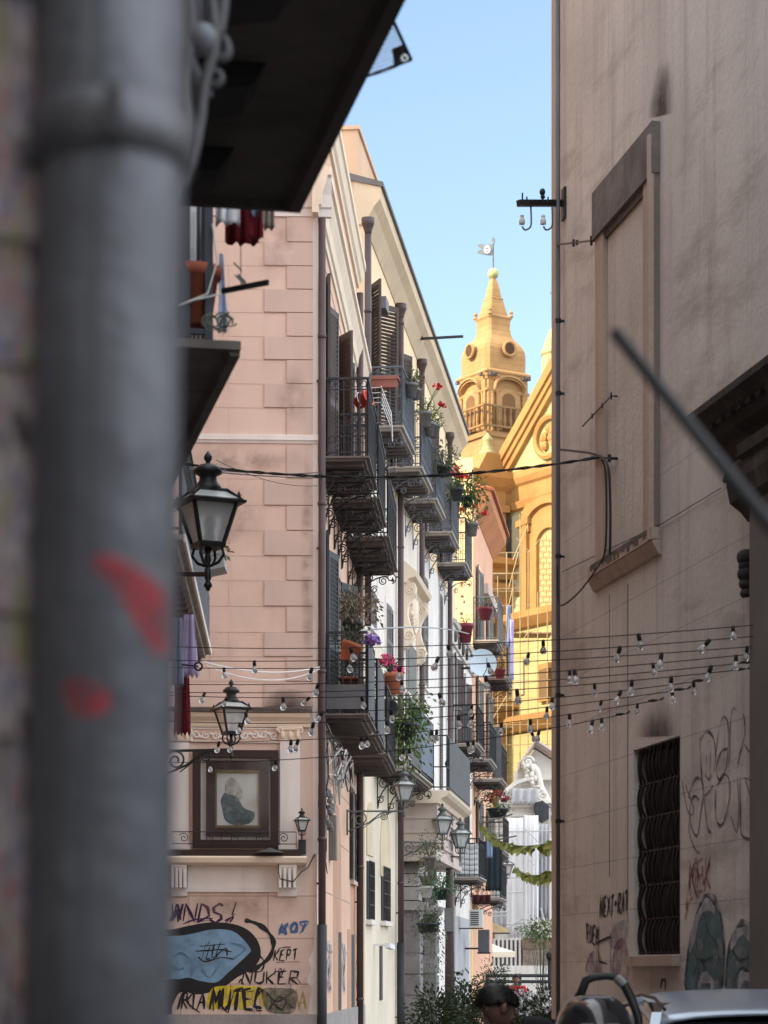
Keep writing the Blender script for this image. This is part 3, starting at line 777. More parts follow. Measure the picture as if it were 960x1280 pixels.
# first floor and second floor french doors behind the balconies
AU = [(33.15, 35.35), (36.0, 38.3), (39.2, 42.6)]
for i, (a, b) in enumerate(AU):
    u = FA.ud((a + b) / 2)
    for z in (8.72, 5.17):
        angs = [(166, 12), (150, 20), (178, 4)][i] if z > 8 else [(168, 12), (178, 25), (178, 4)][i]
        shuttered_window(FA, pink, u, z + .05, z + 2.55, 1.05, trim=PINKQ if i else WHITE, shut=SHUT if z > 8 else SHUTB, angs=angs)
for i, (a, b) in enumerate(AU):
    u0, u1 = FA.ud(a), FA.ud(b)
    balcony(FA, ['upper corner balcony of the pink building, over the white string course', 'middle upper balcony of the pink building with dark scrollwork underneath', 'far upper balcony of the pink building with round scroll ends by the downpipe'][i], 'balconies of the pink building', u0, u1, 8.72, .72, rail=1.08, scroll=3, joists=7, slabm=SLABBR, slab_h=.06)
    balcony(FA, ['lower corner balcony of the pink building with flower pots on its rail', 'middle lower balcony of the pink building with slatted dark underside', 'far lower balcony of the pink building above the street lantern'][i], 'balconies of the pink building', u0, u1, 5.17, .70, rail=1.12, scroll=0, joists=12, slabm=SLABBR, slab_h=.06, screen=(SCREEND, u0 + .03, u1 - .03, .05, 1.08) if i < 2 else None, near_screen=(SCREEND, .12, .66, .06, .4) if i == 0 else None)
# downpipes
downpipe(FA, 402.5, 0, 11.95, 'dark brown downpipe running the full height of the pink corner', o=.075, r=.052, shoe=2.25)
downpipe(FA, 450, 0, 13.4, 'brown downpipe between the pink building and the cream building', o=.10, r=.06)

# ------------------------------------------------------------------ street shrine
u_, z_ = FE.hit(295, 1080)
shr = thing('street_shrine', 'wall shrine with framed picture, stone pilasters and cornice on the pink end wall', 'shrine', FE.W(u_, 0, z_), FA.rz)
shr_o = to_loc(FE.W(u_, 0, z_))
class SB(EB):
    def build(s, name, mat, parent=None, smooth=False, fix=True, loc=None):
        s.v = [to_loc(FE.W(v.x, v.y, v.z)) - shr_o for v in s.v]; s.org = Vector((0, 0, 0)); s.sy = 1
        return MB.build(s, name, mat, parent, smooth, fix, loc)
def hz(y): return FE.hit(300, y)[1]
uR, uL = FE.hit(388, 900)[0], FE.hit(150, 900)[0]
m = SB(); m.extr([(0, hz(909)), (.05, hz(909)), (.07, hz(902)), (.14, hz(897)), (.17, hz(891)), (0, hz(890))], uR, uL); m.build('cornice', CREAMTRIM, shr)
m = SB(); m.extr([(0, hz(890.3)), (.19, hz(891.5)), (.2, hz(887)), (.03, hz(884)), (0, hz(884))], uR - .02, uL); m.build('cornice_top', SOOT, shr)
for a, b in ((350, 375), (208, 236)):
    m = SB(); pbox(FE, m, a, b, 926, 1062, 0, .05); pbox(FE, m, a - 2, b + 2, 1057, 1062, 0, .07); m.build('pilaster', WHITE, shr)
    m = SB()
    pbox(FE, m, a - 3, b + 3, 908, 913, 0, .085); pbox(FE, m, a - 1, b + 1, 913, 926, 0, .06)
    for k in range(3):
        uu, zz = FE.hit(a + 3 + k * (b - a - 6) / 2, 919)
        m.ball((uu, .075, zz), .045, 8, 5, (.7, .6, 1.3))
    for k in (0, 1):
        uu, zz = FE.hit(a + k * (b - a), 914); m.tube(spiral((uu, .08, zz), .05, .01, 0, 1.3, 10, (1, 0, 0)), .014, 5)
    m.build('capital', CREAMTRIM, shr)
m = SB(); pbox(FE, m, 239, 352, 911, 928, 0, .022); m.build('frieze_panel', M('frieze_ground', (.62, .46, .36), .9), shr)
m = SB()
for k in range(9):
    px = 245 + k * 12.2
    uu, zz = FE.hit(px, 919.5)
    m.tube(spiral((uu, .03, zz), .055, .012, k * 1.3, 1.25 * (-1) ** k, 12, (1, 0, 0)), .016, 5)
    m.ball((uu + .06, .03, zz + .02 * (-1) ** k), .03, 7, 5, (1.4, .6, .8))
pbox(FE, m, 239, 352, 909.5, 912, 0, .035); pbox(FE, m, 239, 352, 926, 928.5, 0, .033); pbox(FE, m, 238, 241, 912, 926, 0, .033); pbox(FE, m, 350, 352, 912, 926, 0, .033)
m.build('frieze_relief', WHITE, shr)
FRD = M('dark_brown_frame', (.035, .02, .017), .5, 0, .2, 3, .2, 30)
def ring(px0, px1, py0, py1, w_, o0, o1, name, mat):
    m = SB()
    pbox(FE, m, px0, px1, py0, py0 + w_, o0, o1); pbox(FE, m, px0, px1, py1 - w_, py1, o0, o1)
    pbox(FE, m, px0, px0 + w_, py0 + w_, py1 - w_, o0, o1); pbox(FE, m, px1 - w_, px1, py0 + w_, py1 - w_, o0, o1)
    return m.build(name, mat, shr)
ring(241, 348, 938, 1060, 10, 0, .10, 'outer_frame', FRD)
m = SB(); pbox(FE, m, 251, 338, 948, 1050, 0, .012); m.build('pale_mount', M('pale_mount', (.62, .61, .58), .8), shr)
ring(258, 336, 951, 1046, 11, .012, .06, 'inner_frame', FRD)
ring(268, 326, 963, 1035, 3.2, .013, .045, 'gilt_frame', M('dull_gilt', (.16, .12, .06), .5, .3))
m = SB(); pbox(FE, m, 270, 324, 965, 1033, .012, .02); m.build('picture', M('faded_picture', (.52, .55, .53), .6, 0, .25, 5, .15, 20, blotch=.6, blotchcol=(.30, .35, .35), blotchs=5), shr)
m = SB()
pfill(FE, m, smoothpix([(276, 1000), (283, 990), (296, 996), (305, 1010), (318, 1016), (314, 1028), (296, 1032), (282, 1026), (278, 1012)]), .023)
m.build('dark_shape', M('dark_teal_picture_tone', (.07, .115, .125), .6, 0, .5, 8, alpha=(.55, 1., 7.)), shr)
m = SB()
pfill(FE, m, smoothpix([(282, 978), (290, 972), (298, 980), (303, 990), (300, 1000), (292, 994), (282, 992)]), .0245)
m.build('pale_shape', M('pale_picture_tone', (.40, .40, .36), .6, 0, .4, 8, alpha=(.3, 1., 7.)), shr)
m = SB(); pbox(FE, m, 252, 337, 950, 1049, .075, .079); 
gl = bpy.data.materials.new('picture_glass'); gl.use_nodes = True
_n = gl.node_tree.nodes; _l = gl.node_tree.links
_t = _n.new('ShaderNodeBsdfTransparent'); _g = _n.new('ShaderNodeBsdfGlossy'); _g.inputs['Roughness'].default_value = .05; _m = _n.new('ShaderNodeMixShader'); _m.inputs[0].default_value = .07
_l.new(_t.outputs[0], _m.inputs[1]); _l.new(_g.outputs[0], _m.inputs[2]); _l.new(_m.outputs[0], _n['Material Output'].inputs['Surface']); m.build('glass', gl, shr)
m = SB(); m.extr([(0, hz(1082)), (.18, hz(1082)), (.24, hz(1079)), (.26, hz(1073)), (.24, hz(1071)), (0, hz(1070))], FE.hit(383, 1075)[0], uL); m.build('ledge', CREAMTRIM, shr)
m = SB(); m.extr([(0, hz(1070)), (.2, hz(1070)), (.2, hz(1064)), (0, hz(1062))], FE.hit(376, 1075)[0], uL); m.build('ledge_top', FRD, shr)
m = SB(); pbox(FE, m, 235, 348, 1082, 1112, 0, .02); pbox(FE, m, 208, 372, 1112, 1115, 0, .035); m.build('apron', WHITE, shr)
for a, b in ((347, 371), (214, 234)):
    m = SB()
    ua, ub = FE.hit(b, 1090)[0], FE.hit(a, 1090)[0]
    m.extr([(0, hz(1122)), (.05, hz(1120)), (.06, hz(1108)), (.15, hz(1094)), (.2, hz(1084)), (.2, hz(1081.9)), (0, hz(1081.9))], ua, ub)
    for k in range(4):
        uu = ua + (ub - ua) * (k + .5) / 4; m.box(uu - .018, uu + .018, 0, .20, hz(1110), hz(1086))
    m.build('corbel', WHITE, shr)
m = SB()
z0, z1 = hz(1056), hz(1041)
u0, u1 = FE.hit(370, 1050)[0], FE.hit(215, 1050)[0]
for z in (z0, z1): m.tube([(u0, .22, z), (u1, .22, z)], .007, 5)
k = 0; u = u0
while u < u1:
    if k % 2: m.tube(spiral((u, .22, (z0 + z1) / 2), .07, .012, .5, 1.5, 14, (1, 0, 0)), .006, 4, False)
    else: m.bar((u, .22, z0 - .05), (u, .22, z1), .008)
    u += .17; k += 1
m.build('guard_rail', IRON, shr)
m = SB()
uu, zz = FE.hit(337, 1066); m.lathe((uu, .24, zz), [(.01, .06), (.05, .045), (.15, .01), (.2, -.01), (.19, -.015), (.02, .02)], 12, 0); m.build('floodlight', GREENMET, shr)
m = SB(); uu, zz = FE.hit(348, 1090); m.tube([(uu, .21, zz + .1), (uu, .2, zz), (uu - .02, .2, zz - .1), (uu - .2, .21, zz - .14), (uu - .32, .2, zz), (uu - .4, .1, zz + .05), (uu - .5, .02, zz + .25)], .008, 5); m.build('flex', CABLE, shr)

# small wall lantern beside the shrine
p = FE.W(FE.hit(377, 1040)[0], .22, hz(1048))
t = lantern(p, 'small dark bracket lantern to the right of the shrine picture', .42, .3, BLACKMET, group=None, arm=FE.n * -.2, shoulders=False, name='wall_lantern')
m = MB(); m.box(-.05, .05, .12, .2, -.22, -.02); m.build('junction_box', SHUTB, t)
# ------------------------------------------------------------------ cream palazzo
LB = FB.ud(62.4)
cream = FB.thing('cream_palazzo', 'cream palazzo with a deep sloping eave and a long row of small balconies', 'building', 0, 0)
def bm_(): return FB.mb(0, 0)
def bu(px, o=0.0): return FB.hit(px, HY, o)[0]
m = bm_(); m.box(0.02, FB.ud(64.2), -12, 0, 0, 15.45); m.build('wall', CREAM, cream)
secs = [(.04, bu(497.5), PALEY, 7.9, 0), (.045, bu(497.5), PALE, 11.3, 7.91), (bu(499.5), bu(525.5), PALE, 11.3, 0), (bu(528), bu(560.5), WHITEP, 11.3, 0)]
for k, (a, b, mt, zt, zb) in enumerate(secs):
    m = bm_(); m.box(a, b, -.05, .010 + .003 * k, zb, zt); m.build('wall_render', mt, cream)
m = bm_(); m.extr([(-.2, 15.30), (.02, 15.30), (.18, 15.62), (.30, 15.76), (.31, 15.98), (-.2, 16.1)], -.02, FB.ud(64.4)); m.build('eave', M('eave_plaster', (.66, .53, .37), .9, 0, .1, 1, .2, 20, streak=.35, streakcol=(.3, .24, .18)), cream)
m = bm_(); m.extr([(-.2, 16.1), (.315, 15.981), (.36, 15.985), (.36, 16.06), (-2.5, 16.9), (-2.5, 16.7)], -.05, FB.ud(64.4)); m.build('gutter', SHUTG, cream)
# attic room above the near end of the roof
m = bm_(); m.box(.0, 5.5, -8, -.12, 15.5, 17.05); m.box(-.04, 5.55, -8.04, -.08, 17.05, 17.12); m.build('attic_room', M('attic_plaster', (.66, .46, .31), .9, 0, .08, .8, .1, 40), cream)
m = bm_(); m.box(.1, .45, -.119, .35, 15.98, 16.03); m.build('flashing', SHUTG, cream)
cspans = [(44.05, 46.3), (47.6, 49.9), (50.8, 52.9), (54.6, 56.7), (58.7, 60.7)]
cl = ['nearest top balcony of the cream palazzo with a tall open shutter and trough planter', 'second top balcony of the cream palazzo with grey pots over its rail', 'third top balcony of the cream palazzo with bare wall below it', 'fourth top balcony of the cream palazzo with red geraniums', 'farthest top balcony of the cream palazzo, lowest looking of the stepped row']
for i, (a, b) in enumerate(cspans):
    u0, u1 = FB.ud(a), FB.ud(b)
    balcony(FB, cl[i], 'stepped top balconies of the cream palazzo', u0, u1, 11.62, .72, rail=1.08, iron=IRONGREY, scroll=2, joists=7)
    uc = (u0 + u1) / 2
    shuttered_window(FB, cream, uc, 11.68, 14.35, 1.1, shut=SHUT, angs=[(152, 42), (165, 28), (170, 178), (168, 20), (168, 12)][i], trim=CREAMTRIM, gap=(i == 0))
# middle floor closed shutters in deep surrounds
for px0, px1, py0, py1 in ((459, 469, 733, 790), (480, 490, 752, 848), (505, 511, 798, 868), (528, 533.5, 720, 862), (547, 552, 740, 990)):
    ua, ub = bu(px0), bu(px1); zt = FB.hit(px0, py0)[1]; zb = max(FB.hit(px1, py1)[1], 5.6)
    shuttered_window(FB, cream, (ua + ub) / 2, zb, zt, (ub - ua) * .8, shut=SHUTG, angs=(4, 176) if False else (2, 178), trim=WHITE)
for px0, px1, py0, py1 in ((470, 477, 690, 760),):
    m = bm_(); pbox(FB, m, px0, px1, py0, py1, 0, .03); m.build('panel_moulding', WHITE, cream)
# ground floor windows with iron grilles and keystones
for px0, px1, py0, py1 in ((457.3, 463.5, 1076, 1150), (475.5, 483.5, 1083, 1152)):
    ua, ub = bu(px0), bu(px1); zt = FB.hit(px0, py0)[1]; zb = FB.hit(px1, py1)[1]
    m = bm_(); m.box(ua, ub, -.01, .03, zb, zt); f = m.build('window', SHUTB, cream)
    m = bm_()
    for k in range(7): m.bar((ua + (ub - ua) * k / 6, .07, zb), (ua + (ub - ua) * k / 6, .07, zt), .018)
    for k in range(5): m.bar((ua, .07, zb + (zt - zb) * k / 4), (ub, .07, zb + (zt - zb) * k / 4), .018)
    m.build('iron_grille', IRON, f)
    m = bm_(); m.box(ua - .1, ub + .1, -.01, .12, zb - .1, zb - .01); m.build('sill', WHITE, f)
for px0, px1, py0 in ((457, 465, 1000), (474, 486, 1008)):
    ua, ub = bu(px0), bu(px1); zt = FB.hit(px0, py0)[1]
    m = bm_(); c_ = (ua + ub) / 2; r = (ub - ua) / 2
    m.plate([(c_ + r * math.cos(a), zt - r + r * math.sin(a)) for a in [math.pi * k / 12 for k in range(13)]] + [(ua, zt - r - .5), (ub, zt - r - .5)], .0, .035)
    m.build('blind_arch', M('blind_arch_plaster', (.66, .56, .40)), cream)
m = bm_(); ua, zt = FB.hit(473.5, 1180); ub, zb = FB.hit(476.5, 1250); m.box(ua, ub, 0, .03, zb, zt); m.build('slit_window', SHUTB, cream)
# baroque window hood with consoles
ua, ub = bu(500.5), bu(522)
zt = FB.hit(500, 716)[1]
hood = bm_(); hood.extr([(0, zt - .16), (.10, zt - .15), (.14, zt - .08), (.30, zt - .03), (.34, zt + .06), (.06, zt + .30), (0, zt + .31)], ua + .2, ub - .1)
hood.build('window_hood', CREAMTRIM, cream)
for uu in (ua + .5, ub - .42):
    m = bm_()
    S_ = [(0, -.12), (.26, -.14), (.29, -.24), (.27, -.36), (.18, -.48), (.12, -.62), (.11, -.80), (.15, -.98), (.21, -1.12), (.23, -1.28), (.19, -1.42), (.10, -1.5), (.0, -1.52)]
    m.extr([(o_, zt + z_) for o_, z_ in S_], uu - .17, uu + .17)
    for du in (-.175, .175): m.tube(spiral((uu + du, .13, zt - 1.26), .11, .02, 0, 1.5, 18, (0, 1, 0)), .02, 6); m.tube(spiral((uu + du, .18, zt - .3), .10, .02, 2, 1.5, 18, (0, 1, 0)), .02, 6)
    m.build('window_console', CREAMTRIM, cream)
c_ = (ua + ub) / 2
m = bm_()
m.plate([(c_ - .85, zt - .16), (c_ + .85, zt - .16), (c_ + .88, zt - .5), (c_ + .70, zt - .75), (c_ + .45, zt - .85), (c_ + .25, zt - 1.05), (c_, zt - 1.12), (c_ - .25, zt - 1.05), (c_ - .45, zt - .85), (c_ - .70, zt - .75), (c_ - .88, zt - .5)], 0, .09)
m.ball((c_, .1, zt - .58), .3, 14, 8, (1.1, .35, 1.2))
m.tube([(c_ + .42 * math.cos(a), .10, zt - .58 + .42 * math.sin(a)) for a in [6.2832 * k / 20 for k in range(21)]], .05, 6, False)
for s_ in (-1, 1):
    m.tube(spiral((c_ + s_ * .62, .10, zt - .36), .16, .03, 0 if s_ > 0 else math.pi, s_ * 1.4, 16), .045, 6)
    for k in range(4): m.ball((c_ + s_ * (.50 - k * .05), .10, zt - .66 - k * .07), .07, 7, 5)
m.build('carved_cartouche', CREAMTRIM, cream, True)
m = bm_(); m.box(ua + .8, ub - .7, 0, .05, 6.2, zt - 1.25); m.build('window', SHUTG, cream)
# lower long balcony with screens
u0, u1 = FB.ud(45.4), FB.ud(50.2)
t = balcony(FB, 'long lower balcony of the cream palazzo wrapped in a blue grey screen', 'lower balconies of the cream palazzo', u0, u1, 5.5, .72, rail=1.25, screen=(SCREEN, u0 + 2.2, u1 - .03, .1, 1.22), joists=14, scroll=3)
m = FB.mb(u0, 5.5)
m.box(u0 + .03, u0 + 2.18, .70, .712, 5.55, 6.45); m.build('screen', SCREEND, t)
# portal: rusticated pilasters, arch, boxy entablature and the balcony above it
ua, ub = bu(499.5), FB.ud(54.6)
port = FB.thing('stone_portal', 'grey rusticated stone portal with an arch carrying a moulded balcony base', 'portal', ua, 0)
def qm(): return FB.mb(ua, 0)
zsp = 1.6 + (HY - 1132) / FPX * 51
for (a, b) in ((ua, ua + .75), (ub - .9, ub)):
    m = qm()
    z = .25
    m.box(a - .04, b + .04, 0, .5, 0, .24)
    while z < zsp - .5:
        m.box(a + (.0 if int(z * 10) % 2 else .02), b, 0, .42, z, z + .40)
        m.box(a + .03, b - .03, 0, .38, z + .4, z + .44); z += .44
    m.box(a, b, 0, .40, z, zsp - .12)
    m.build('rusticated_pier', M('grey_rusticated_stone', (.21, .20, .205), .9, 0, .25, 2, .3, 20, .3, 15), port)
    m = qm(); m.extr([(0, zsp - .12), (.44, zsp - .12), (.52, zsp - .02), (.54, zsp + .05), (0, zsp + .08)], a - .08, b + .08); m.build('pier_capital', GREYSTONE, port)
m = qm()
c_ = (ua + ub) / 2; r = (ub - ua) / 2
zs2 = zsp + .08
N_ = 13
for k in range(N_):
    a0, a1 = math.pi * k / N_ + .01, math.pi * (k + 1) / N_ - .01
    r0, r1 = r - .72, r - .02
    sc = .55
    pts = [(c_ + r1 * math.cos(a0), zs2 + r1 * sc * math.sin(a0)), (c_ + r1 * math.cos(a1), zs2 + r1 * sc * math.sin(a1)), (c_ + r0 * math.cos(a1), zs2 + r0 * sc * math.sin(a1)), (c_ + r0 * math.cos(a0), zs2 + r0 * sc * math.sin(a0))]
    m.plate(pts, 0, .40 - .02 * (k % 2))
m.build('arch_voussoirs', GREYSTONE, port)
m = qm(); m.box(ua + .76, ub - .91, 0, .012, 0, zs2 + .6); m.build('door', SHUTB, port)
zb0 = 1.6 + (HY - 1072) / FPX * 50.4; zb1 = 1.6 + (HY - 1006) / FPX * 50.4
m = qm(); m.box(ua, ub, 0, .33, zs2 + .9, zb0 - .001); m.build('upper_block', GREYSTONE, port)
m = qm(); m.box(ua, ub + 1.2, 0, .78, zb0, zb1); m.build('boxed_base', M('pinkish_render', (.55, .47, .43), .9, 0, .08, 1, .15, 30, streak=.2), port)
m = qm()
for f in (.2, .45, .72): m.box(ua - .03, ub + 1.2, 0, .81, zb0 + (zb1 - zb0) * f, zb0 + (zb1 - zb0) * f + .07)
m.box(ua - .05, ub + 1.22, 0, .84, zb0 - .08, zb0 + .02)
m.build('base_mouldings', M('pinkish_render', (.55, .47, .43)), port)
zt = 1.6 + (HY - 991) / FPX * 50.4
m = qm(); m.extr([(0, zb1), (.84, zb1), (.88, zb1 + .08), (1.0, zb1 + .14), (1.06, zb1 + .2), (1.08, zt), (0, zt + .02)], ua - .25, ub + 1.5); m.build('balcony_cornice', CREAMTRIM, port)
t = FB.thing('balcony_railing', 'tall dark railing with screen standing on the moulded portal base', 'railing', ua, zt + .02)
m = FB.mb(ua, zt + .02)
zr = zt + 1.15
pts = [(ua - .15, .05), (ua - .15, 1.0), (ub + 1.4, 1.0)]
for (a, b) in zip(pts[:-1], pts[1:]):
    for h in (zt + .08, zt + .5, zr): m.bar((a[0], a[1], h), (b[0], b[1], h), .025)
    k = max(3, int(math.hypot(b[0] - a[0], b[1] - a[1]) / .12))
    for i in range(k + 1): m.bar((a[0] + (b[0] - a[0]) * i / k, a[1] + (b[1] - a[1]) * i / k, zt + .02), (a[0] + (b[0] - a[0]) * i / k, a[1] + (b[1] - a[1]) * i / k, zr), .015)
m.build('bars', IRON, t)
m = FB.mb(ua, zt + .02); m.box(ua + .3, ub + 1.3, 1.015, 1.025, zt + .1, zr - .02); m.build('screen', SCREEND, t)
# downpipes with rainwater heads
for px, lab in ((460, 'brown downpipe with funnel head nearest the pink building, beside the tall shutter'), (501, 'brown downpipe with funnel head behind the second balcony of the cream palazzo'), (527.5, 'brown downpipe with funnel head right of the carved window hood'), (562.5, 'brown downpipe with funnel head at the far end of the cream palazzo')):
    downpipe(FB, px, 0 if px > 470 else 7.9, 15.05, lab, o=.11, r=.062, funnel=True, shoe=2.2 if px > 470 else None)
# small things on the cream palazzo
m = FB.mb(bu(463), 13.6); uu = bu(459); m.box(uu, uu + .5, .05, .35, 13.9, 14.12)
tag(m.build('flood_lamp', GREYPOT, None), None)
bpy.data.objects['flood_lamp'].location = FB.W(bu(463), 0, 13.6); bpy.data.objects['flood_lamp'].rotation_euler.z = FB.rz
tag(bpy.data.objects['flood_lamp'], 'small grey box lamp high under the eave of the cream palazzo', 'lamp')
u, z = FB.hit(517, 424)
m = FB.mb(u, z); m.bar((u, 0, z), (u, 1.1, z + .03), .05); m.box(u - .03, u + .03, 0, .2, z + .01, z + .1)
tag(m.build('iron_bracket', IRON, loc=FB.W(u, 0, z)), 'thin dark iron bracket sticking out below the cream eave', 'bracket').rotation_euler.z = FB.rz
u = bu(467); z = FB.hit(467, 1181)[1]
m = FB.mb(u, z); m.bar((u, 0, z), (u, .25, z), .04); m.bar((u - .15, .28, z - .01), (u + .2, .34, z - .05), .1, .09)
tag(m.build('security_camera', CLOTHW, loc=FB.W(u, 0, z)), 'white security camera on the pale yellow wall by the downpipe', 'camera').rotation_euler.z = FB.rz

# ------------------------------------------------------------------ low white house with sloping parapet
wh = FB.thing('white_house', 'low white house with a sculpted parapet between the palazzo and the ochre house', 'house', FB.ud(62.5), 0)
u0, u1 = FB.ud(62.5), FB.ud(69.9)
def wm(): return FB.mb(u0, 0)
m = wm(); m.box(u0, u1, -10, 0, 0, 10.2); m.build('wall', WHITEP, wh)
m = wm(); m.box(u0, u1, -.3, .06, 10.2, 10.7); m.extr([(-.3, 10.7), (.12, 10.7), (.16, 10.8), (-.3, 10.92)], u0, u1); m.build('parapet', M('grey_white_parapet', (.6, .57, .54), .9, 0, .1, 2, .2, 20, streak=.4), wh)
for k in range(6):
    m = wm(); uu = u0 + .6 + (u1 - u0 - 1.2) * k / 5
    m.tube(spiral((uu, .09, 10.42), .19, .04, k, 1.5 * (-1) ** k, 14, (1, 0, 0)), .035, 5); m.build('parapet_scroll', SOOT, wh)
for px, z0_, z1_ in ((569, 7.6, 10.0), (580, 7.6, 9.7), (577, 4.2, 6.8)):
    uu = bu(px)
    shuttered_window(FB, wh, uu, z0_, z1_, 1.0, u0, 0, SHUT, WHITE, (172, 12))
m = wm(); ua, ub = bu(568), bu(586); m.box(ua, ub, 0, .02, 0, 3.1); m.build('door', M('blue_grey_door', (.42, .43, .47), .7, 0, .1, 2, .15, 20, streak=.4), wh)
m = wm(); m.box(bu(588), u1, 0, .03, 0, 4.2); m.build('wall_render', OCHRE, wh)
m = wm()
for k in range(3): uu = u0 + .4 + k * 1.9; m.tube([(uu, .05, 9.9), (uu + .1, .06, 8.8), (uu - .1, .06, 7.5), (uu + .2, .06, 6)], .03, 5)
m.build('service_cables', GREYCABLE, wh)

# ------------------------------------------------------------------ ochre house with terracotta eave
u0, u1 = FB.ud(70), FB.ud(78.6)
oc = FB.thing('ochre_house', 'ochre and salmon house with a terracotta eave at the end of the row', 'house', u0, 0)
def om(): return FB.mb(u0, 0)
m = om(); m.box(u0, u1, -9, 0, 0, 15.4); m.build('wall', SALMON, oc)
m = om(); m.box(u0 - .02, u0 + .4, -9, .004, 10.3, 16.6); m.build('end_wall', OCHRE, oc)
m = om(); m.extr([(-.3, 15.1), (0.02, 15.12), (.42, 15.62), (.46, 15.85), (-.3, 16.1)], u0 + 1.2, u1 + .15); m.build('eave', M('orange_soffit', (.62, .27, .13), .9, 0, .12, 1, .2, 20, streak=.25), oc)
m = om(); m.extr([(-.3, 16.1), (.47, 15.86), (.55, 15.87), (.55, 15.95), (-4, 17.4), (-4, 17.2)], u0 + 1.15, u1 + .2); m.build('roof', TERRA, oc)
m = om()
ua, za = FB.hit(594, 1000)
for zc in (12.2, 8.9, 5.2):
    for ff in (.25, .75):
        uu = u0 + (u1 - u0) * ff
        shuttered_window(FB, oc, uu, zc - .8, zc + 1.5, .95, u0, 0, SHUTG, CREAMTRIM, (174, 8))
m = om(); m.box(u0 + 3.5, u1 - .02, 0, .22, 13.2, 13.5); m.build('stone_ledge', M('pinkish_render', (.5, .4, .35)), oc)
# soot scratches on the end wall
m = om()
for k in range(12): 
    yy, zz = -.5 + R.uniform(-.25, .25), 11.5 + k * .17
    m.box(u0 - .024, u0 - .021, yy, yy + R.uniform(.02, .1), zz, zz + R.uniform(.03, .12))
m.build('weather_stains', SOOT, oc)

# far balconies on the white and ochre houses
FBAL = [(62.9, 65.2, 7.6, .70, 'small dark balcony with thin posts over the white house door', {}), (65.9, 68.4, 7.45, .82, 'dark balcony with a tall slatted screen panel on its corner', {'near_screen': (SCREEND, .05, .28, .05, 1.5)}),
        (70.1, 72.6, 7.25, .86, 'small balcony with hoop scrolls under it in front of the scaffolding', {'near_screen': (SCREEND, .62, .84, .02, 1.5)}), (70.1, 72.4, 11.3, .76, 'balcony with white rail and pots on the salmon wall', {'screen': (SCREEND, FB.ud(70.4), FB.ud(72.3), .05, .9)}),
        (75.6, 78.2, 10.9, .68, 'farthest dark balcony with slanting underside against the golden church', {'screen': (SCREEND, FB.ud(75.7), FB.ud(78.1), .05, .95)}),
        (63.4, 65.8, 4.12, .72, 'balcony stacked with white wrapped bundles behind its bars', {}), (69.2, 71.8, 3.75, .9, 'low rounded balcony with dark scroll bracket above the air conditioner', {}),
        (72.8, 75.4, 5.3, .75, 'balcony with a box of red flowers at the far end', {})]
for i, (a, b, z, o, lab, kw) in enumerate(FBAL):
    balcony(FB, lab, 'dark balconies at the far end of the street', FB.ud(a), FB.ud(b), z, o, rail=1.0 if i != 3 else 1.25, scroll=2, joists=6, curl=False, sp=.14, iron=IRON if i != 3 else IRONGREY, **kw)
# ------------------------------------------------------------------ things on the balconies
def BP(px, py, w, o):
    u, z = w.hit(px, py, o); return w.W(u, o, z)
GP = 'flower pots hung on the balcony rails'
potted(BP(514, 497, FB, .80), 'grey pot of sparse green leaves on the second balcony rail', GREYPOT, .12, .26, LEAFO, .20, 110, .07, group=GP)
potted(BP(520, 500, FB, .82), 'small grey pot with drooping olive leaves beside a larger pot on the palazzo rail', GREYPOT, .09, .2, LEAFO, .16, 90, .06, group=GP)
potted(BP(532, 533, FB, .82), 'grey pot with one tall red geranium on the third balcony rail', GREYPOT, .13, .28, LEAFM, .18, 90, .06, FLRED, [(.24, 0, .46, .09, 22)], group=GP)
potted(BP(537, 545, FB, .82), 'grey pot of bright leaves with red bloom leaning outwards', GREYPOT, .12, .26, LEAFY, .22, 120, .07, FLRED, [(.26, 0, .34, .09, 22)], group=GP)
potted(BP(543, 547, FB, .82), 'third grey pot in a row filled with green leaves on the palazzo rail', GREYPOT, .12, .26, LEAFM, .2, 110, .07, group=GP)
potted(BP(555, 596, FB, .84), 'dark pot of grey green trailing succulents on the fourth balcony', SHUTB, .15, .22, LEAFO, .34, 200, .10, group=GP, droop=.15)
potted(BP(571, 626, FB, .84), 'dark pot crowned with a dense bunch of red geraniums', SHUTB, .14, .28, LEAFM, .18, 90, .07, FLRED, [(-.06, 0, .30, .13, 50), (.12, 0, .24, .15, 60), (.0, 0, .42, .1, 26)], group=GP)
potted(BP(584, 634, FB, .9), 'feathery light green fern hanging beside the red geraniums', SHUTB, .14, .25, LEAFM, .42, 420, .13, FLPURP, [(-.2, 0, .22, .14, 40)], group=GP, droop=.25, lup=.5)
potted(BP(590, 670, FB, .84), 'pot of green leaves dotted with red flowers on the farthest palazzo balcony', GREYPOT, .15, .32, LEAFM, .26, 130, .08, FLRED, [(-.24, 0, .30, .1, 26), (.05, 0, .4, .07, 16), (.30, 0, .2, .1, 26)], group=GP)
u, z = FB.hit(478, 475, .4)
t = FB.thing('trough_planter', 'empty brick red trough planter across the near end of the first palazzo balcony', 'planter', FB.ud(44.0), z)
m = FB.mb(FB.ud(44.0), z); uu = FB.ud(44.0)
m.add([(uu, .12, z), (uu, .58, z), (uu + .2, .58, z), (uu + .2, .12, z), (uu - .03, .08, z + .18), (uu - .03, .62, z + .18), (uu + .23, .62, z + .18), (uu + .23, .08, z + .18)], [(0, 3, 2, 1), (0, 1, 5, 4), (1, 2, 6, 5), (2, 3, 7, 6), (3, 0, 4, 7), (4, 5, 6, 7)])
m.box(uu - .045, uu + .245, .06, .64, z + .14, z + .20)
m.build('trough', M('brick_red_plastic', (.30, .12, .09), .7, 0, .12, 4), t)
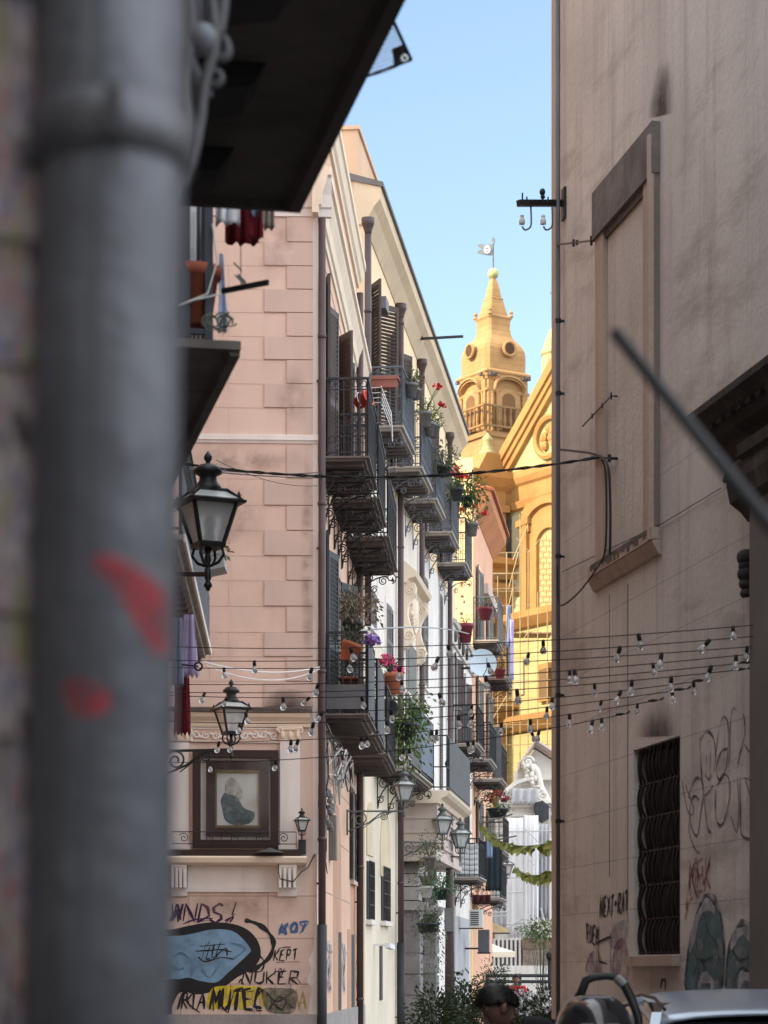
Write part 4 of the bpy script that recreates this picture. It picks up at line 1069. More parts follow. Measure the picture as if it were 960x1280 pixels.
# red bucket and folding rack on the corner balcony
p = BP(453, 508, FA, .55)
t = thing('plastic_bucket', 'orange red plastic bucket tilted behind the bars of the upper corner balcony', 'bucket', p)
m = MB(); ax = Vector((.75, -.45, .3)).normalized(); ex = ax.orthogonal().normalized(); ey = ax.cross(ex)
m.lathe((0, 0, .08), [(.085, -.1), (.115, .1), (.125, .1), (.125, .115), (.105, .115), (.08, -.06)], 18, 0, ax, ex, ey); m.build('bucket', M('orange_red_plastic', (.72, .07, .03), .35, 0, .05), t, True)
m = MB(); m.tube(arc((0, 0, .08), .13, 0, math.pi, 10, ex, ey), .006, 5, False); m.build('handle', CLOTHW, t)
p = BP(470, 505, FA, .7)
t = thing('clothes_airer', 'pale folding clothes airer leaning out over the corner balcony rail', 'airer', p)
m = MB()
for k in range(4): m.tube([(-.2, -.1 * k, .05 * k), (.08, -.1 * k, .02 + .05 * k), (.22, -.1 * k, -.35 + .05 * k), (.24, -.1 * k, -.55)], .009, 5)
m.bar((-.2, 0, .05), (-.2, -.32, .2), .018); m.bar((.08, 0, .02), (.08, -.32, .18), .018)
m.build('rack', M('pale_tube', (.62, .62, .6), .4, .3), t)
# lower balconies of the pink building
potted(BP(433, 826, FA, .70) , 'tilted terracotta pot with dark leaves on the lower corner balcony', TERRA, .12, .22, LEAFD, .16, 70, .06, FLPURP, [(.22, 0, .0, .11, 40)], group=GP, tilt=.35)
potted(BP(436, 866, FA, .35), 'terracotta pot standing lower inside the corner balcony railing', TERRA, .14, .22, LEAFD, .15, 60, .06, group=GP)
potted(BP(441, 798, FA, .30), 'big clump of dry brown grass and dark leaves topping the lower corner balcony', SHUTB, .14, .25, DRY, .34, 260, .10, group=GP, lsc=(1.3, 1, .7))
potted(BP(433, 792, FA, .1), 'dark spiky plant with a pointed black top on the lower corner balcony', SHUTB, .12, .22, LEAFD, .24, 150, .11, group=GP, lsc=(1, 1, .8))
potted(BP(491, 868, FB, .78), 'tilted terracotta pot with a bright pink geranium beside the grey screens', TERRA, .22, .36, LEAFD, .18, 60, .07, FLPINK, [(-.06, 0, .16, .18, 90), (.16, 0, .02, .13, 50)], group=GP, tilt=-.18)
potted(BP(507, 925, FB, .86), 'bushy green trailing plant spilling over the screened balcony', SHUTB, .2, .3, LEAFM, .48, 520, .12, group=GP, droop=.9, lup=.55, lsc=(1, 1, .9))
t = thing('black_bowl', 'black round bowl hung on the rail below the pink geranium', 'bowl', BP(482, 888, FB, .80))
m = MB(); m.lathe((0, 0, 0), [(.03, -.1), (.12, -.05), (.18, .1), (.19, .13), (.17, .12), (.11, -.02)], 16, 0, (.5, -.8, .2), (.8, .5, 0), (0, .2, .9)); m.build('bowl', SHUTB, t, True)
m = MB(); m.bar((-.05, .1, .12), (-.05, .1, .3), .015); m.build('hook', IRON, t)
# satellite dish
p = BP(603, 829, FB, .75)
t = thing('satellite_dish', 'pale blue round satellite dish in front of the golden church', 'satellite dish', p)
m = MB()
ax = Vector((.22, -.95, .18)).normalized(); ex = Vector((1, .23, 0)).normalized(); ey = ax.cross(ex).normalized()
prof = [(r_, -.08 + .10 * (r_ / .38) ** 2) for r_ in (.01, .12, .22, .3, .36, .38)] + [(.385, .03), (.375, .03), (.3, -.045), (.2, -.08), (.01, -.105)]
m.lathe((0, 0, 0), prof, 32, 0, ax, ex, ey); m.build('dish', M('pale_blue_paint', (.50, .60, .68), .5, 0, .05, 2), t, True)
m = MB(); m.tube([ax * -.1, ax * -.35, Vector((-.55, .3, -.1))], .03, 6); m.build('mount', IRON, t)
m = MB(); m.tube([ey * -.36, ey * -.28 + ax * .4, ax * .45], .012, 5); m.box(-.32, -.26, -.2, -.14, .14, .22); m.build('feed_arm', IRON, t)
# air conditioner and box
def wallbox_thing(name, label, cat, px0, px1, py0, py1, w, o0, o1, mat, part, extra=None):
    u0, za = w.hit(px0, py0, o1); zb = w.hit(px0, py1, o1)[1]
    t = w.thing(name, label, cat, u0, zb)
    m = w.mb(u0, zb); m.box(u0, u0 + .35, o0, o1, zb, za); m.build(part, mat, t)
    return t, u0, zb, za
t, u0, zb, za = wallbox_thing('air_conditioner', 'white air conditioner unit with louvres on the ochre wall end', 'air conditioner', 603, 605, 1137, 1159, FB, .30, .66, M('ac_white', (.6, .6, .58), .6), 'casing')
m = FB.mb(u0, zb)
for k in range(7): m.box(u0 - .012, u0 + .002, .34, .56, zb + .05 + k * (za - zb - .08) / 7, zb + .05 + (k + .55) * (za - zb - .08) / 7)
m.build('louvre', SHUTB, t); m = FB.mb(u0, zb); m.bar((u0 + .1, 0, zb - .03), (u0 + .1, .66, zb - .03), .03); m.bar((u0 + .3, 0, zb - .03), (u0 + .3, .66, zb - .03), .03); m.build('bracket', IRON, t)
t, u0, zb, za = wallbox_thing('wall_cabinet', 'dark grey sheet metal cabinet under the air conditioner', 'cabinet', 611, 611, 1162, 1190, FB, .40, .70, SCREEND, 'casing')
m = FB.mb(u0, zb); m.box(u0 - .01, u0 + .36, .38, .73, zb - .05, zb - .002); m.bar((u0 + .2, 0, zb + .1), (u0 + .2, .42, zb + .1), .05); m.build('base', SHUTB, t)
# bundles behind the bars
m = MB(); ub0, ub1 = FB.ud(63.5), FB.ud(65.2)
t = FB.thing('wrapped_bundles', 'stack of white plastic wrapped rolls on the far balcony', 'bundles', ub0, 4.13)
m = FB.mb(ub0, 4.13)
for k in range(6):
    zz = 4.2 + k * .145
    m.tube([(ub0 + .08, .06, zz + R.uniform(-.01, .01)), (ub0 + .1, .25, zz + .02), (ub0 + .09, .45, zz - .01), (ub0 + .08, .64, zz + .01)], [.07, .085, .075, .08], 10)
m.build('roll', M('white_plastic_wrap', (.62, .65, .68), .4, 0, .1, 6), t, True)
t = thing('pink_bag', 'bright pink bag hanging above the white wrapped rolls', 'bag', BP(577, 1047, FB, .6)); m = MB()
m.loft([[Vector((x * a, y * b, z)) for x, y in ((-1, -1), (1, -1), (1, 1), (-1, 1))] for a, b, z in ((.12, .06, -.18), (.15, .08, -.1), (.11, .06, .08), (.05, .03, .16))]); m.build('sack', FLPINK, t); m = MB(); m.tube(arc((0, 0, .14), .06, 0, math.pi, 8), .008, 4, False); m.build('handle', FLPINK, t)
# awning scrap, laundry and cloths
def cloth(p, name, label, mat, wdt, h, rz=0, folds=5, amp=.02, group=None, taper=.0, cat='laundry', rag=.02):
    m = MB()
    n, k = 18, 8
    c_, s_ = math.cos(rz), math.sin(rz)
    grid = []
    for j in range(k + 1):
        row = []
        for i in range(n + 1):
            f = i / n - .5; g_ = j / k
            x = f * wdt * (1 - taper * (1 - g_)); y = amp * (math.sin(folds * 6.28 * f + 1.3) * (.35 + .65 * g_) + .4 * math.sin(3.3 * f * 6 + g_ * 3))
            z = -g_ * h - (rag * math.sin(i * 1.7) if j == k else 0) - (.03 * wdt * (1 - abs(f * 2)) if j == 0 else 0)
            row.append(Vector((x * c_ - y * s_, x * s_ + y * c_, z)))
        grid.append(row)
    vs = [p_ for r_ in grid for p_ in r_]
    fs = [(j * (n + 1) + i, j * (n + 1) + i + 1, (j + 1) * (n + 1) + i + 1, (j + 1) * (n + 1) + i) for j in range(k) for i in range(n)]
    m.add(vs, fs)
    o = m.build(name, mat, loc=p, smooth=True, fix=False)
    sm = o.modifiers.new('thickness', 'SOLIDIFY'); sm.thickness = .006
    return tag(o, label, cat, group)
cloth(BP(617, 1052, FB, .9), 'dark_cloth', 'large dark teal cloth hanging over the end of the far balcony', CLOTHDARK, .5, 1.35, .4, 3, .03)
cloth(BP(612, 1046, FB, .95), 'blue_cloth', 'small pale blue cloth on the line over the dark teal one', CLOTHBLUE, .16, .55, .3, 2, .02)
cloth(BP(636, 757, FB, 1.1), 'grey_towel', 'grey blue towel hanging in front of the golden church', CLOTHBLUE, .28, 1.2, .9, 2, .05, taper=.5)
cloth(BP(640, 775, FB, 1.2), 'pale_towel', 'long pale lilac towel on the line beside the grey blue one', CLOTHLIL, .16, 1.7, .9, 2, .04)
cloth(BP(600, 1118, FB, .8), 'red_awning_scrap', 'folded dark maroon cloth drooping under the white bundles', MAROON, .55, .22, .5, 3, .08)
for px0, py0, px1, py1, lab in ((600, 1030, 640, 1018, 'thin iron laundry rod sticking out above the dark teal cloth'), (606, 1053, 645, 1045, 'second iron laundry rod reaching towards the white sheeting')):
    a, b = BP(px0, py0, FB, .7), BP(px1, py1, FB, 2.0)
    m = MB(a); m.tube([a, b], .018, 6); tag(m.build('laundry_rod', IRON, loc=a), lab, 'rod', 'iron laundry rods')
# plants hung in the street by the portal
potted(BP(537, 1085, FB, 1.0), 'grey hanging pot with trailing grey leaves under the portal bracket', GREYPOT, .12, .22, LEAFO, .34, 240, .07, group='hanging plants by the portal', droop=.3)
potted(BP(533, 1122, FB, .9), 'white trough of small leaves and white flowers beside the portal', M('white_pot', (.5, .5, .49), .6), .13, .22, LEAFO, .30, 260, .065, CLOTHW, [(-.1, 0, .2, .2, 24)], group='hanging plants by the portal')
potted(BP(551, 1125, FB, .9), 'bright deep green plant between the portal and the street pole', SHUTB, .15, .25, M('deep_green_leaf', (.02, .14, .045), .5, 0, .3, 9), .24, 200, .08, group='hanging plants by the portal', droop=.3)
potted(BP(533, 1166, FB, .7), 'dark box plant with a long vine trailing down the white wall', SHUTB, .2, .2, LEAFD, .3, 240, .065, group='hanging plants by the portal', droop=.4)
potted(BP(542, 1165, FB, .8), 'long thin vine hanging down over the white wall by the portal', SHUTB, .12, .2, LEAFO, .3, 240, .08, group='hanging plants by the portal', droop=1.5, lup=.1)
potted(BP(622, 1022, FB, .95), 'box of crimson flowers on the far balcony in front of the marble portal', SHUTB, .3, .25, LEAFM, .4, 140, .10, M('crimson_petals', (.32, .03, .06), .6), [(-.2, 0, .2, .22, 60), (.2, 0, .2, .22, 60), (0, 0, .35, .2, 50)], group=GP)
potted(BP(606, 775, FB, .7), 'reddish pot with a low plant on the balcony of the salmon wall', M('maroon_pot', (.2, .04, .06), .6), .2, .34, LEAFD, .2, 70, .07, group=GP)
potted(BP(625, 848, FB, .5), 'maroon pot on the farthest balcony against the church', M('maroon_pot', (.2, .04, .06), .6), .17, .3, LEAFD, .18, 60, .07, group=GP)
potted(BP(582, 803, FB, .25), 'dull red urn on the parapet of the white house', M('maroon_pot', (.2, .04, .06), .6), .2, .5, LEAFD, .2, 40, .07, group=GP)

# ------------------------------------------------------------------ street lanterns
L3 = BP(505, 1013, FA, .88); L3 = P(505, 1015, 42.5)
uA = FA.ud(42.5)
def arm_to(w, p):
    q = Vector((p.x, p.y, 0)) - w.o; o = q.dot(w.n); return w.n * (-o), o
def lamp(px, py, d, w, s, lab, met=GREENMET, scroll=None, rz=.35, dz=0, extra=0):
    p = P(px, py, d); a, o = arm_to(w, p)
    return lantern(p, lab, s, rz, met, arm=a, scroll=scroll)
lamp(467, 1015, 43.0, FA, .9, 'grey green lantern on a scrolled arm, under the lower balconies') if False else None
lantern(P(505, 1014, 39.0), 'grey green lantern with long scrolled arm in front of the cream palazzo', .74, .3, GREENMET, arm=P(434, 1014, 38.9) - P(505, 1014, 39.0), scroll='below')
lantern(P(553, 1054, 50.0), 'left lantern of the close pair beyond the portal, a little higher', .86, .3, GREENMET, arm=P(499, 1052, 49.8) - P(553, 1054, 50.0), scroll='below')
lantern(P(575.5, 1071, 53.2), 'right lantern of the close pair beyond the portal, a little lower', .90, .3, GREENMET, arm=P(563, 1071, 53.5) - P(575.5, 1071, 53.2))
lantern(P(633, 1101, 80), 'farthest small lantern in front of the white sheeting', .95, .3, GREENMET, arm=P(606, 1099, 76) - P(633, 1101, 80))
# the street pole by the lantern pair
t = thing('street_pole', 'brown street pole between the portal and the white house carrying a lantern', 'pole', P(562, 1215, 53.6) * 1)
t.location.z = 0; q = t.location
m = MB(); m.tube([(0, 0, 0), (0, 0, 3.2), (0, 0, 6.2)], [.12, .09, .07], 12); m.build('shaft', BROWNPIPE, t, True)
m = MB(); m.lathe((0, 0, 0), [(.2, 0), (.2, .5), (.15, .6), (.13, 1.0)], 12); m.ball((0, 0, 6.25), .11, 10, 6); m.build('base_and_finial', SHUTB, t, True)
t2 = thing('meter_box', 'small grey meter box clamped to the street pole', 'box', q + Vector((-.02, -.2, 2.75)))
m = MB(); m.box(-.1, .1, -.1, .1, -.25, .25); m.box(-.11, .11, -.11, .11, .25, .27); m.build('case', GREYPOT, t2)
m = MB(); m.box(-.08, .08, -.108, -.101, -.2, .2); m.build('door', SHUTG, t2)
# ------------------------------------------------------------------ near left building
NW = wall_vp(45, 1.65, -95, 1)
nl = thing('poster_covered_building', 'shaded near building at the left edge covered with peeling posters and paint', 'building', NW.o, NW.rz)
def nm(): return NW.mb(0, 0)
POST = bpy.data.materials.new('peeling_posters'); POST.use_nodes = True
def _post():
    nt = POST.node_tree; N = nt.nodes; L = nt.links; b = N['Principled BSDF']; b.inputs['Roughness'].default_value = .85
    geo = N.new('ShaderNodeNewGeometry'); mp = N.new('ShaderNodeMapping'); mp.inputs['Scale'].default_value = (62, 62, 13); L.new(geo.outputs['Position'], mp.inputs['Vector'])
    n1 = N.new('ShaderNodeTexNoise'); n1.inputs['Scale'].default_value = 1.2; n1.inputs['Detail'].default_value = 6; L.new(mp.outputs[0], n1.inputs['Vector'])
    r = N.new('ShaderNodeValToRGB'); r.color_ramp.interpolation = 'LINEAR'
    cols = [(.30, (0.033, 0.024, 0.030)), (.37, (0.198, 0.163, 0.155)), (.43, (0.277, 0.252, 0.244)), (.48, (0.224, 0.190, 0.207)), (.52, (0.026, 0.041, 0.118)), (.56, (0.264, 0.238, 0.222)), (.61, (0.172, 0.020, 0.030)), (.65, (0.264, 0.252, 0.237)), (.72, (0.145, 0.136, 0.074))]
    e = r.color_ramp.elements; e[0].position, e[0].color = cols[0][0], (*cols[0][1], 1); e[1].position, e[1].color = cols[-1][0], (*cols[-1][1], 1)
    for p_, c_ in cols[1:-1]:
        q = e.new(p_); q.color = (*c_, 1)
    mrp = N.new('ShaderNodeMapRange'); mrp.inputs[1].default_value = .34; mrp.inputs[2].default_value = .66; mrp.inputs[3].default_value = .26; mrp.inputs[4].default_value = .76; L.new(n1.outputs['Fac'], mrp.inputs[0]); L.new(mrp.outputs[0], r.inputs[0]); L.new(r.outputs[0], b.inputs['Base Color'])
    bn = N.new('ShaderNodeBump'); bn.inputs['Strength'].default_value = .5; L.new(n1.outputs['Fac'], bn.inputs['Height']); L.new(bn.outputs[0], b.inputs['Normal'])
_post()
m = nm(); m.box(.0, 18.5, -14, 0, 0, 13); m.build('wall', M('dark_stucco', (.26, .22, .2), .9, 0, .2, 2, .2, 20, .3), nl)
m = nm()
for k in range(26):      # layers of torn posters pasted on the end of the wall that faces the lane
    z = .4 + k * .085; e = .02 * math.sin(k * 1.9)
    m.box(-.003 - .004 * (k % 3), -.0005, -.030 - .5 * (k % 4 == 1) - .012 * R.random() + e, .0 - .002 * (k % 2), z, z + .084)
m.box(-.0028, -.0004, -.6, -.0005, .4, 2.6)
m.build('posters', POST, nl)

def near_balcony(label, d0, d1, zu, th, o, coffers, slabm):
    u0, u1 = NW.ud(d0), NW.ud(d1)
    t = NW.thing('balcony', label, 'balcony', u0, zu, 'near overhanging balconies on the left')
    m = NW.mb(u0, zu)
    m.extr([(0, zu + .04), (o - .06, zu + .04), (o - .04, zu), (o, zu), (o, zu + th), (0, zu + th)], u0, u1)
    m.box(u0 - .03, u0 + .0, 0, o, zu + .02, zu + th - .004); m.box(u1, u1 + .03, 0, o, zu + .01, zu + th - .004)
    m.build('slab', slabm, t)
    m = NW.mb(u0, zu)
    for k in range(coffers):
        u = u0 + (u1 - u0) * (k + .5) / coffers
        w_ = (u1 - u0) / coffers * .17
        m.extr([(0, zu - .09), (o * .55, zu - .07), (o * .72, zu - .03), (o * .76, zu + .045), (0, zu + .045)], u - w_, u + w_)
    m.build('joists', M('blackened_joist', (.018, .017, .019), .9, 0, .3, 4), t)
    return t, u0, u1
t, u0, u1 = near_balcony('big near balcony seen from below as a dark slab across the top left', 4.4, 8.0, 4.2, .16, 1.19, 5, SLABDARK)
m = NW.mb(u0, 4.2); zt = 4.36
for h in (.08, 1.0): m.bar((u0, 1.1, zt + h), (u1, 1.1, zt + h), .03)
m.bar((u1, 1.1, zt + 1.0), (u1, .05, zt + 1.0), .03); m.bar((u1, 1.1, zt + .08), (u1, .05, zt + .08), .03)
for k in range(28): u = u0 + (u1 - u0) * k / 27; m.bar((u, 1.1, zt), (u, 1.1, zt + 1.0), .016)
for k in range(9): m.bar((u1, 1.1 * k / 9, zt), (u1, 1.1 * k / 9, zt + 1.0), .016)
m.build('railing', IRON, t)
m = NW.mb(u0, 4.2); m.extr([(.0, 4.0), (.62, 4.02), (.66, 4.08), (.0, 4.1)], u1 - .02, u1 + .5); m.build('ledge', SLABDARK, t)
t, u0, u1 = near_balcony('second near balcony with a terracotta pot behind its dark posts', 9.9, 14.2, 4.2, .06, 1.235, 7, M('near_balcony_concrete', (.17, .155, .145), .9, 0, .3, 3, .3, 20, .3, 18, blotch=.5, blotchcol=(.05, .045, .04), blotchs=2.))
m = NW.mb(u0, 4.2); zt = 4.26
a_, b_ = NW.hit(238, 410, 0), None
def px_o(px, d):   # stand-off of a photo column at depth d from the near wall
    q = Vector(((px - CX) / FPX * d, d, 0)) - NW.o; return q.dot(NW.n)
for px in (237.5, 267.5): 
    o_ = px_o(px, 9.98); m.bar((u0 + .06, o_, zt), (u0 + .06, o_, zt + 1.0), .034)
for px in (150, 170, 190, 210): 
    o_ = px_o(px, 9.98); m.bar((u0 + .06, o_, zt), (u0 + .06, o_, zt + 1.0), .016)
o_ = px_o(267.5, 9.98)
for k in range(1, 26): u = u0 + .06 + (u1 - u0 - .1) * k / 25; m.bar((u, o_ - .005 , zt), (u, o_ - .005, zt + 1.0), .016)
for h in (.05, 1.0): m.bar((u0 + .06, .03, zt + h), (u0 + .06, o_, zt + h), .022); m.bar((u0 + .06, o_, zt + h), (u1, o_, zt + h), .022)
m.build('railing', M('dark_blue_grey_iron', (.025, .03, .04), .4, .3), t)
# pot, rope, laundry behind and beyond the posts
pt = thing('terracotta_pot', 'large terracotta pot with a roped rim behind the dark balcony posts', 'pot', P(242, 408, 10.25))
m = MB(); m.lathe((0, 0, 0), [(.075, 0), (.105, .2), (.118, .2), (.122, .245), (.105, .245), (.098, .2)], 20, 0); m.build('pot', M('red_terracotta', (.30, .085, .05), .75, 0, .15, 10, .15, 60), pt, True)
m = MB(); m.tube([Vector((.09, -.12, .40)), Vector((.11, -.13, .24)), Vector((.07, -.14, .1)), Vector((-.05, -.14, .05)), Vector((.02, -.14, .075)), Vector((.13, -.14, .1))], .004, 5); m.build('rope', WHITECABLE, pt)
m = MB(P(267, 400, 9.97))
for k in range(9):
    c_ = P(262 + k * 3.2, 402 + 3 * math.sin(k * 2.1), 9.93); m.tube(arc(c_, .035, k, k + 4, 10, (.9, .2, 0), (0, .3, .9)), .004, 4, False)
tag(m.build('tangled_twine', M('dull_twine', (.11, .115, .09), .8, 0, .3, 20), loc=P(267, 400, 9.97)), 'tangle of dull twine and leaves on the corner of the second near balcony', 'twine')
cloth(P(246, 258, 10.6), 'white_curtain', 'white cloth hanging behind the dark posts above the terracotta pot', CLOTHW, .06, .30, 0, 1, .01)
cloth(P(284, 238, 10.2), 'white_laundry', 'pale bunched white laundry next to the dark post', CLOTHW, .10, .145, .1, 2, .03, rag=.004)
cloth(P(302, 240, 10.3), 'dark_red_garment', 'dark red garment hanging under the near balcony', CLOTHRED, .145, .225, .1, 3, .025, rag=.004)
cloth(P(318, 240, 10.15), 'dark_red_sleeve', 'shorter dark red sleeve beside the red garment', CLOTHRED, .06, .20, .2, 1, .025, rag=.003)
cloth(P(332, 236, 10.4), 'beige_garment', 'beige garment, rightmost of the laundry below the near balcony', CLOTHBEIGE, .075, .175, .1, 3, .02, rag=.003)
cloth(P(319, 252, 10.1), 'blue_cloth_patch', 'small blue patch of cloth over the red laundry', CLOTHBLUE, .032, .05, 0, 1, .008)
cloth(P(277, 318, 10.5), 'pale_blue_sheet', 'pale blue sheet edge just right of the dark post', M('pale_blue_cloth', (.46, .56, .75), .9), .045, .33, .3, 1, .015, taper=.75)
t = thing('drying_rack', 'black laundry arm with clothes pegs below the red laundry', 'drying rack', P(278, 364, 10.2))
m = MB(); a = P(278, 364, 10.2); m.bar((0, 0, 0), P(335, 353, 10.0) - a, .012, .022); m.build('bar', BLACKMET, t)
m = MB(); m.tube([P(301, 358, 10.1) - a, P(301, 305, 10.1) - a], .0018, 4); m.build('line', CABLE, t)
m = MB()
for k, (x, y, q) in enumerate(((297, 333, .8), (299, 349, .9), (303, 350, 1.0), (302, 347, .7))):
    c_ = P(x, y, 10.1) - a; m.bar(c_ + Vector((-.02, 0, .02)) * q, c_ + Vector((.018, 0, -.02)), .006)
m.build('pegs', SHUTG, t)
# mesh sheet hung outside the near balcony
m = MB(P(513, 75, 7.6))
A, B_, C_, D_ = P(486, 14, 7.5), P(514, 75, 7.6), P(452, 98, 7.7), P(428, 30, 7.6)
n = 15
for i in range(n + 1):
    f = i / n
    p0, p1 = A.lerp(B_, f), D_.lerp(C_, f)
    m.tube([p0, p0.lerp(p1, .5) + Vector((0, .01, -.005)), p1], .0012, 4, False)
    p0, p1 = A.lerp(D_, f), B_.lerp(C_, f)
    m.tube([p0, p0.lerp(p1, .5) + Vector((0, .01, -.005)), p1], .0012, 4, False)
t = thing('mesh_sheet', 'corner of a dark mesh sheet with an eyelet sticking out beyond the near balcony', 'mesh sheet', P(513, 75, 7.6))
m.build('netting', M('grey_net', (.40, .41, .41), .8), t)
m = MB(P(513, 75, 7.6))
m.bar(A, B_, .012, .003); m.bar(C_, B_, .012, .003)
q0 = [B_, B_.lerp(A, .33), B_.lerp(A, .33) + (C_ - B_) * .24, B_ + (C_ - B_) * .34]
m.add(q0, [(0, 1, 2, 3)]); m.build('corner_patch', M('dark_net_patch', (.05, .05, .052), .8), t)
m = MB(P(513, 75, 7.6)); c_ = B_.lerp(A, .13).lerp(B_.lerp(C_, .13), .5) - Vector((0, .004, 0)); c_ = P(505.5, 73, 7.55); m.tube(arc(c_, .009, 0, 6.283, 14), .004, 6, False); m.build('eyelet', M('eyelet_metal', (.6, .7, .7), .3, .6), t)
# bundle of cables beside the pole, under the near balcony
t = thing('cable_bundle', 'thick bundle of looping grey cables hanging beside the near pipe', 'cables', P(250, 120, 4.2))
o_ = P(250, 120, 4.2)
def cpts(l, d): return [P(x, y, d) - o_ for x, y in l]
for k, l in enumerate([[(236, -20), (240, 20), (236, 60), (232, 110), (236, 160), (228, 220), (218, 260)], [(262, -20), (266, 20), (268, 55), (262, 80), (254, 110), (250, 150), (240, 200), (226, 240)],
                       [(280, -20), (276, 20), (268, 45), (240, 30), (232, 60), (244, 95), (246, 130), (238, 190)], [(256, -20), (258, 30), (254, 62), (240, 70), (236, 100), (242, 150), (236, 200)],
                       [(244, -20), (250, 40), (262, 66), (278, 72), (284, 64), (280, 50), (270, 48)], [(232, 20), (246, 22), (252, 40), (248, 62), (238, 66)], [(254, 92), (270, 90), (276, 98), (268, 106), (250, 100)], [(234, 130), (246, 120), (258, 118), (262, 122)]]):
    m = MB(); m.tube(cpts(smoothpix(l, False), 4.2 + .03 * k), .0085 + .002 * (k % 3), 7); m.build('cable', M('grey_cable_sheath', (.075, .078, .085), .5, 0, .2, 8), t, True)
m = MB(); c_ = P(254, 46, 4.15) - o_; m.ball(c_, .024, 12, 8); m.build('junction_cap', M('grey_cap', (.16, .175, .2), .4), t, True)

# the near pipe with its collar
ax = (P(122, 1280, 1.65), P(142, 0, 1.65))
d_ = (ax[1] - ax[0]).normalized()
base = ax[0] - d_ * (ax[0].z / d_.z); top = ax[1] + d_ * 2.0
t = thing('zinc_downpipe', 'wide blurred grey pipe in the left foreground with red paint marks and a clamp', 'pipe', base)
m = MB(); m.tube([(0, 0, 0), (top - base)], .0505, 48); m.build('pipe', POLE, t, True)
zc = (P(135, 178, 1.65) - base).dot(d_)
ex = d_.orthogonal().normalized(); ey = d_.cross(ex)
m = MB(); m.lathe((0, 0, 0), [(.0507, zc - .020), (.0555, zc - .018), (.0565, zc + .016), (.0535, zc + .019), (.0507, zc + .021)], 48, 0, d_, ex, ey); m.build('clamp', M('clamp_zinc', (.12, .125, .14), .4, .5, .25, 14, .25, 60), t, True)
q = d_ * zc
BOLT = M('dark_bolt', (.05, .05, .055), .5, .5)
m = MB(); m.bar(q + Vector((.008, -.060, -.016)), q + Vector((.008, -.060, .016)), .010, .010); m.build('clamp_bolt', BOLT, t)
m = MB(); m.bar(q + Vector((-.052, -.01, -.012)), q + Vector((-.062, -.01, -.012)), .022, .016); m.build('clamp_lug', BOLT, t)
m = MB()
for (cx_, cy_, pts) in ((0, 0, [(118, 712), (135, 708), (160, 714), (182, 724), (200, 738), (212, 756), (214, 800), (206, 826), (192, 812), (178, 790), (160, 760), (140, 738)]), (0, 0, [(92, 868), (104, 860), (124, 862), (144, 874), (150, 888), (140, 900), (118, 906), (100, 896)])):
    pts = smoothpix(pts)
    def onpipe(x, y):
        p = P(x, y, 1.65); h = (p - base).dot(d_); c_ = base + d_ * h
        dx = max(-.0485, min(.0485, p.x - c_.x)); return Vector((c_.x + dx, c_.y - math.sqrt(.0512 ** 2 - dx * dx), p.z)) - base
    cen = (sum(p[0] for p in pts) / len(pts), sum(p[1] for p in pts) / len(pts))
    rings = []
    for f in (1, .75, .5, .25, .02):
        rings.append([onpipe(cen[0] + (x - cen[0]) * f, cen[1] + (y - cen[1]) * f) for x, y in pts])
    m.loft(rings, False)
m.build('red_paint_mark', REDPAINT, t)
m = MB(); q0_ = Vector((-.004, -.0500, 0)); m.tube([q0_, q0_ + (top - base)], .0016, 6); m.tube([q0_ + Vector((.003, 0, 0)), q0_ + Vector((.003, 0, 0)) + (top - base)], .0012, 6); m.build('folded_seam', M('seam_zinc', (.05, .058, .07), .5, .4), t)

# ------------------------------------------------------------------ middle left building (mostly behind the pipe)
WL = wall_vp(177, 28.0, 355, 1)
ml = thing('salmon_corner_building', 'tall shaded building behind the near pipe with a dentilled balcony', 'building', WL.W(WL.ud(19.5), 0, 0), WL.rz)
u0 = WL.ud(19.5)
m = WL.mb(u0, 0); m.box(u0, WL.ud(32.2), -14, 0, 0, 16.5); m.build('wall', SALMON, ml)
shuttered_window(WL, ml, WL.ud(24.4), 5.4, 8.0, 1.2, u0, 0, SHUTB, WHITE)
u0, u1 = WL.ud(20.6), WL.ud(28.0)
t = balcony(WL, 'long balcony with finials and dark toothed joists just right of the near pipe', 'balcony of the left side building', u0, u1, 5.36, .80, rail=1.15, joists=20, scroll=0, slab_h=.10, screen=(SCREEND, u0 + .03, u1 - .03, .05, .62))
m = WL.mb(u0, 5.36)
for o in (.52, .77): m.bar((u0 + .03, o, 5.36), (u0 + .03, o, 6.62), .03); m.lathe((u0 + .03, o, 6.62), [(.012, 0), (.03, .04), (.035, .07), (.01, .13)], 8)
m.bar((u0 + .03, .52, 6.58), (u0 + .03, .77, 6.58), .025)
m.build('finial_posts', IRON, t)
m = WL.mb(u0, 5.36); m.box(u0, u1, .795, .815, 5.30, 5.37); m.build('white_edge', WHITE, t)
p = P(269, 706, 22.5)
t = thing('window_box', 'pale grey flower box hung out below the first big lantern', 'planter', p)
m = MB(); m.obox((0, 0, 0), (.09, 0, .02), (0, .2, 0), (-.012, 0, .07)); m.obox((0, 0, .07), (.098, 0, .022), (0, .21, 0), (-.002, 0, .012)); m.build('box', GREYPOT if False else M('pale_grey_box', (.42, .43, .43), .6), t)
m = MB(); foliage(m, (.06, 0, .12), .09, 60, .05); m.build('foliage', LEAFY, t, fix=False)
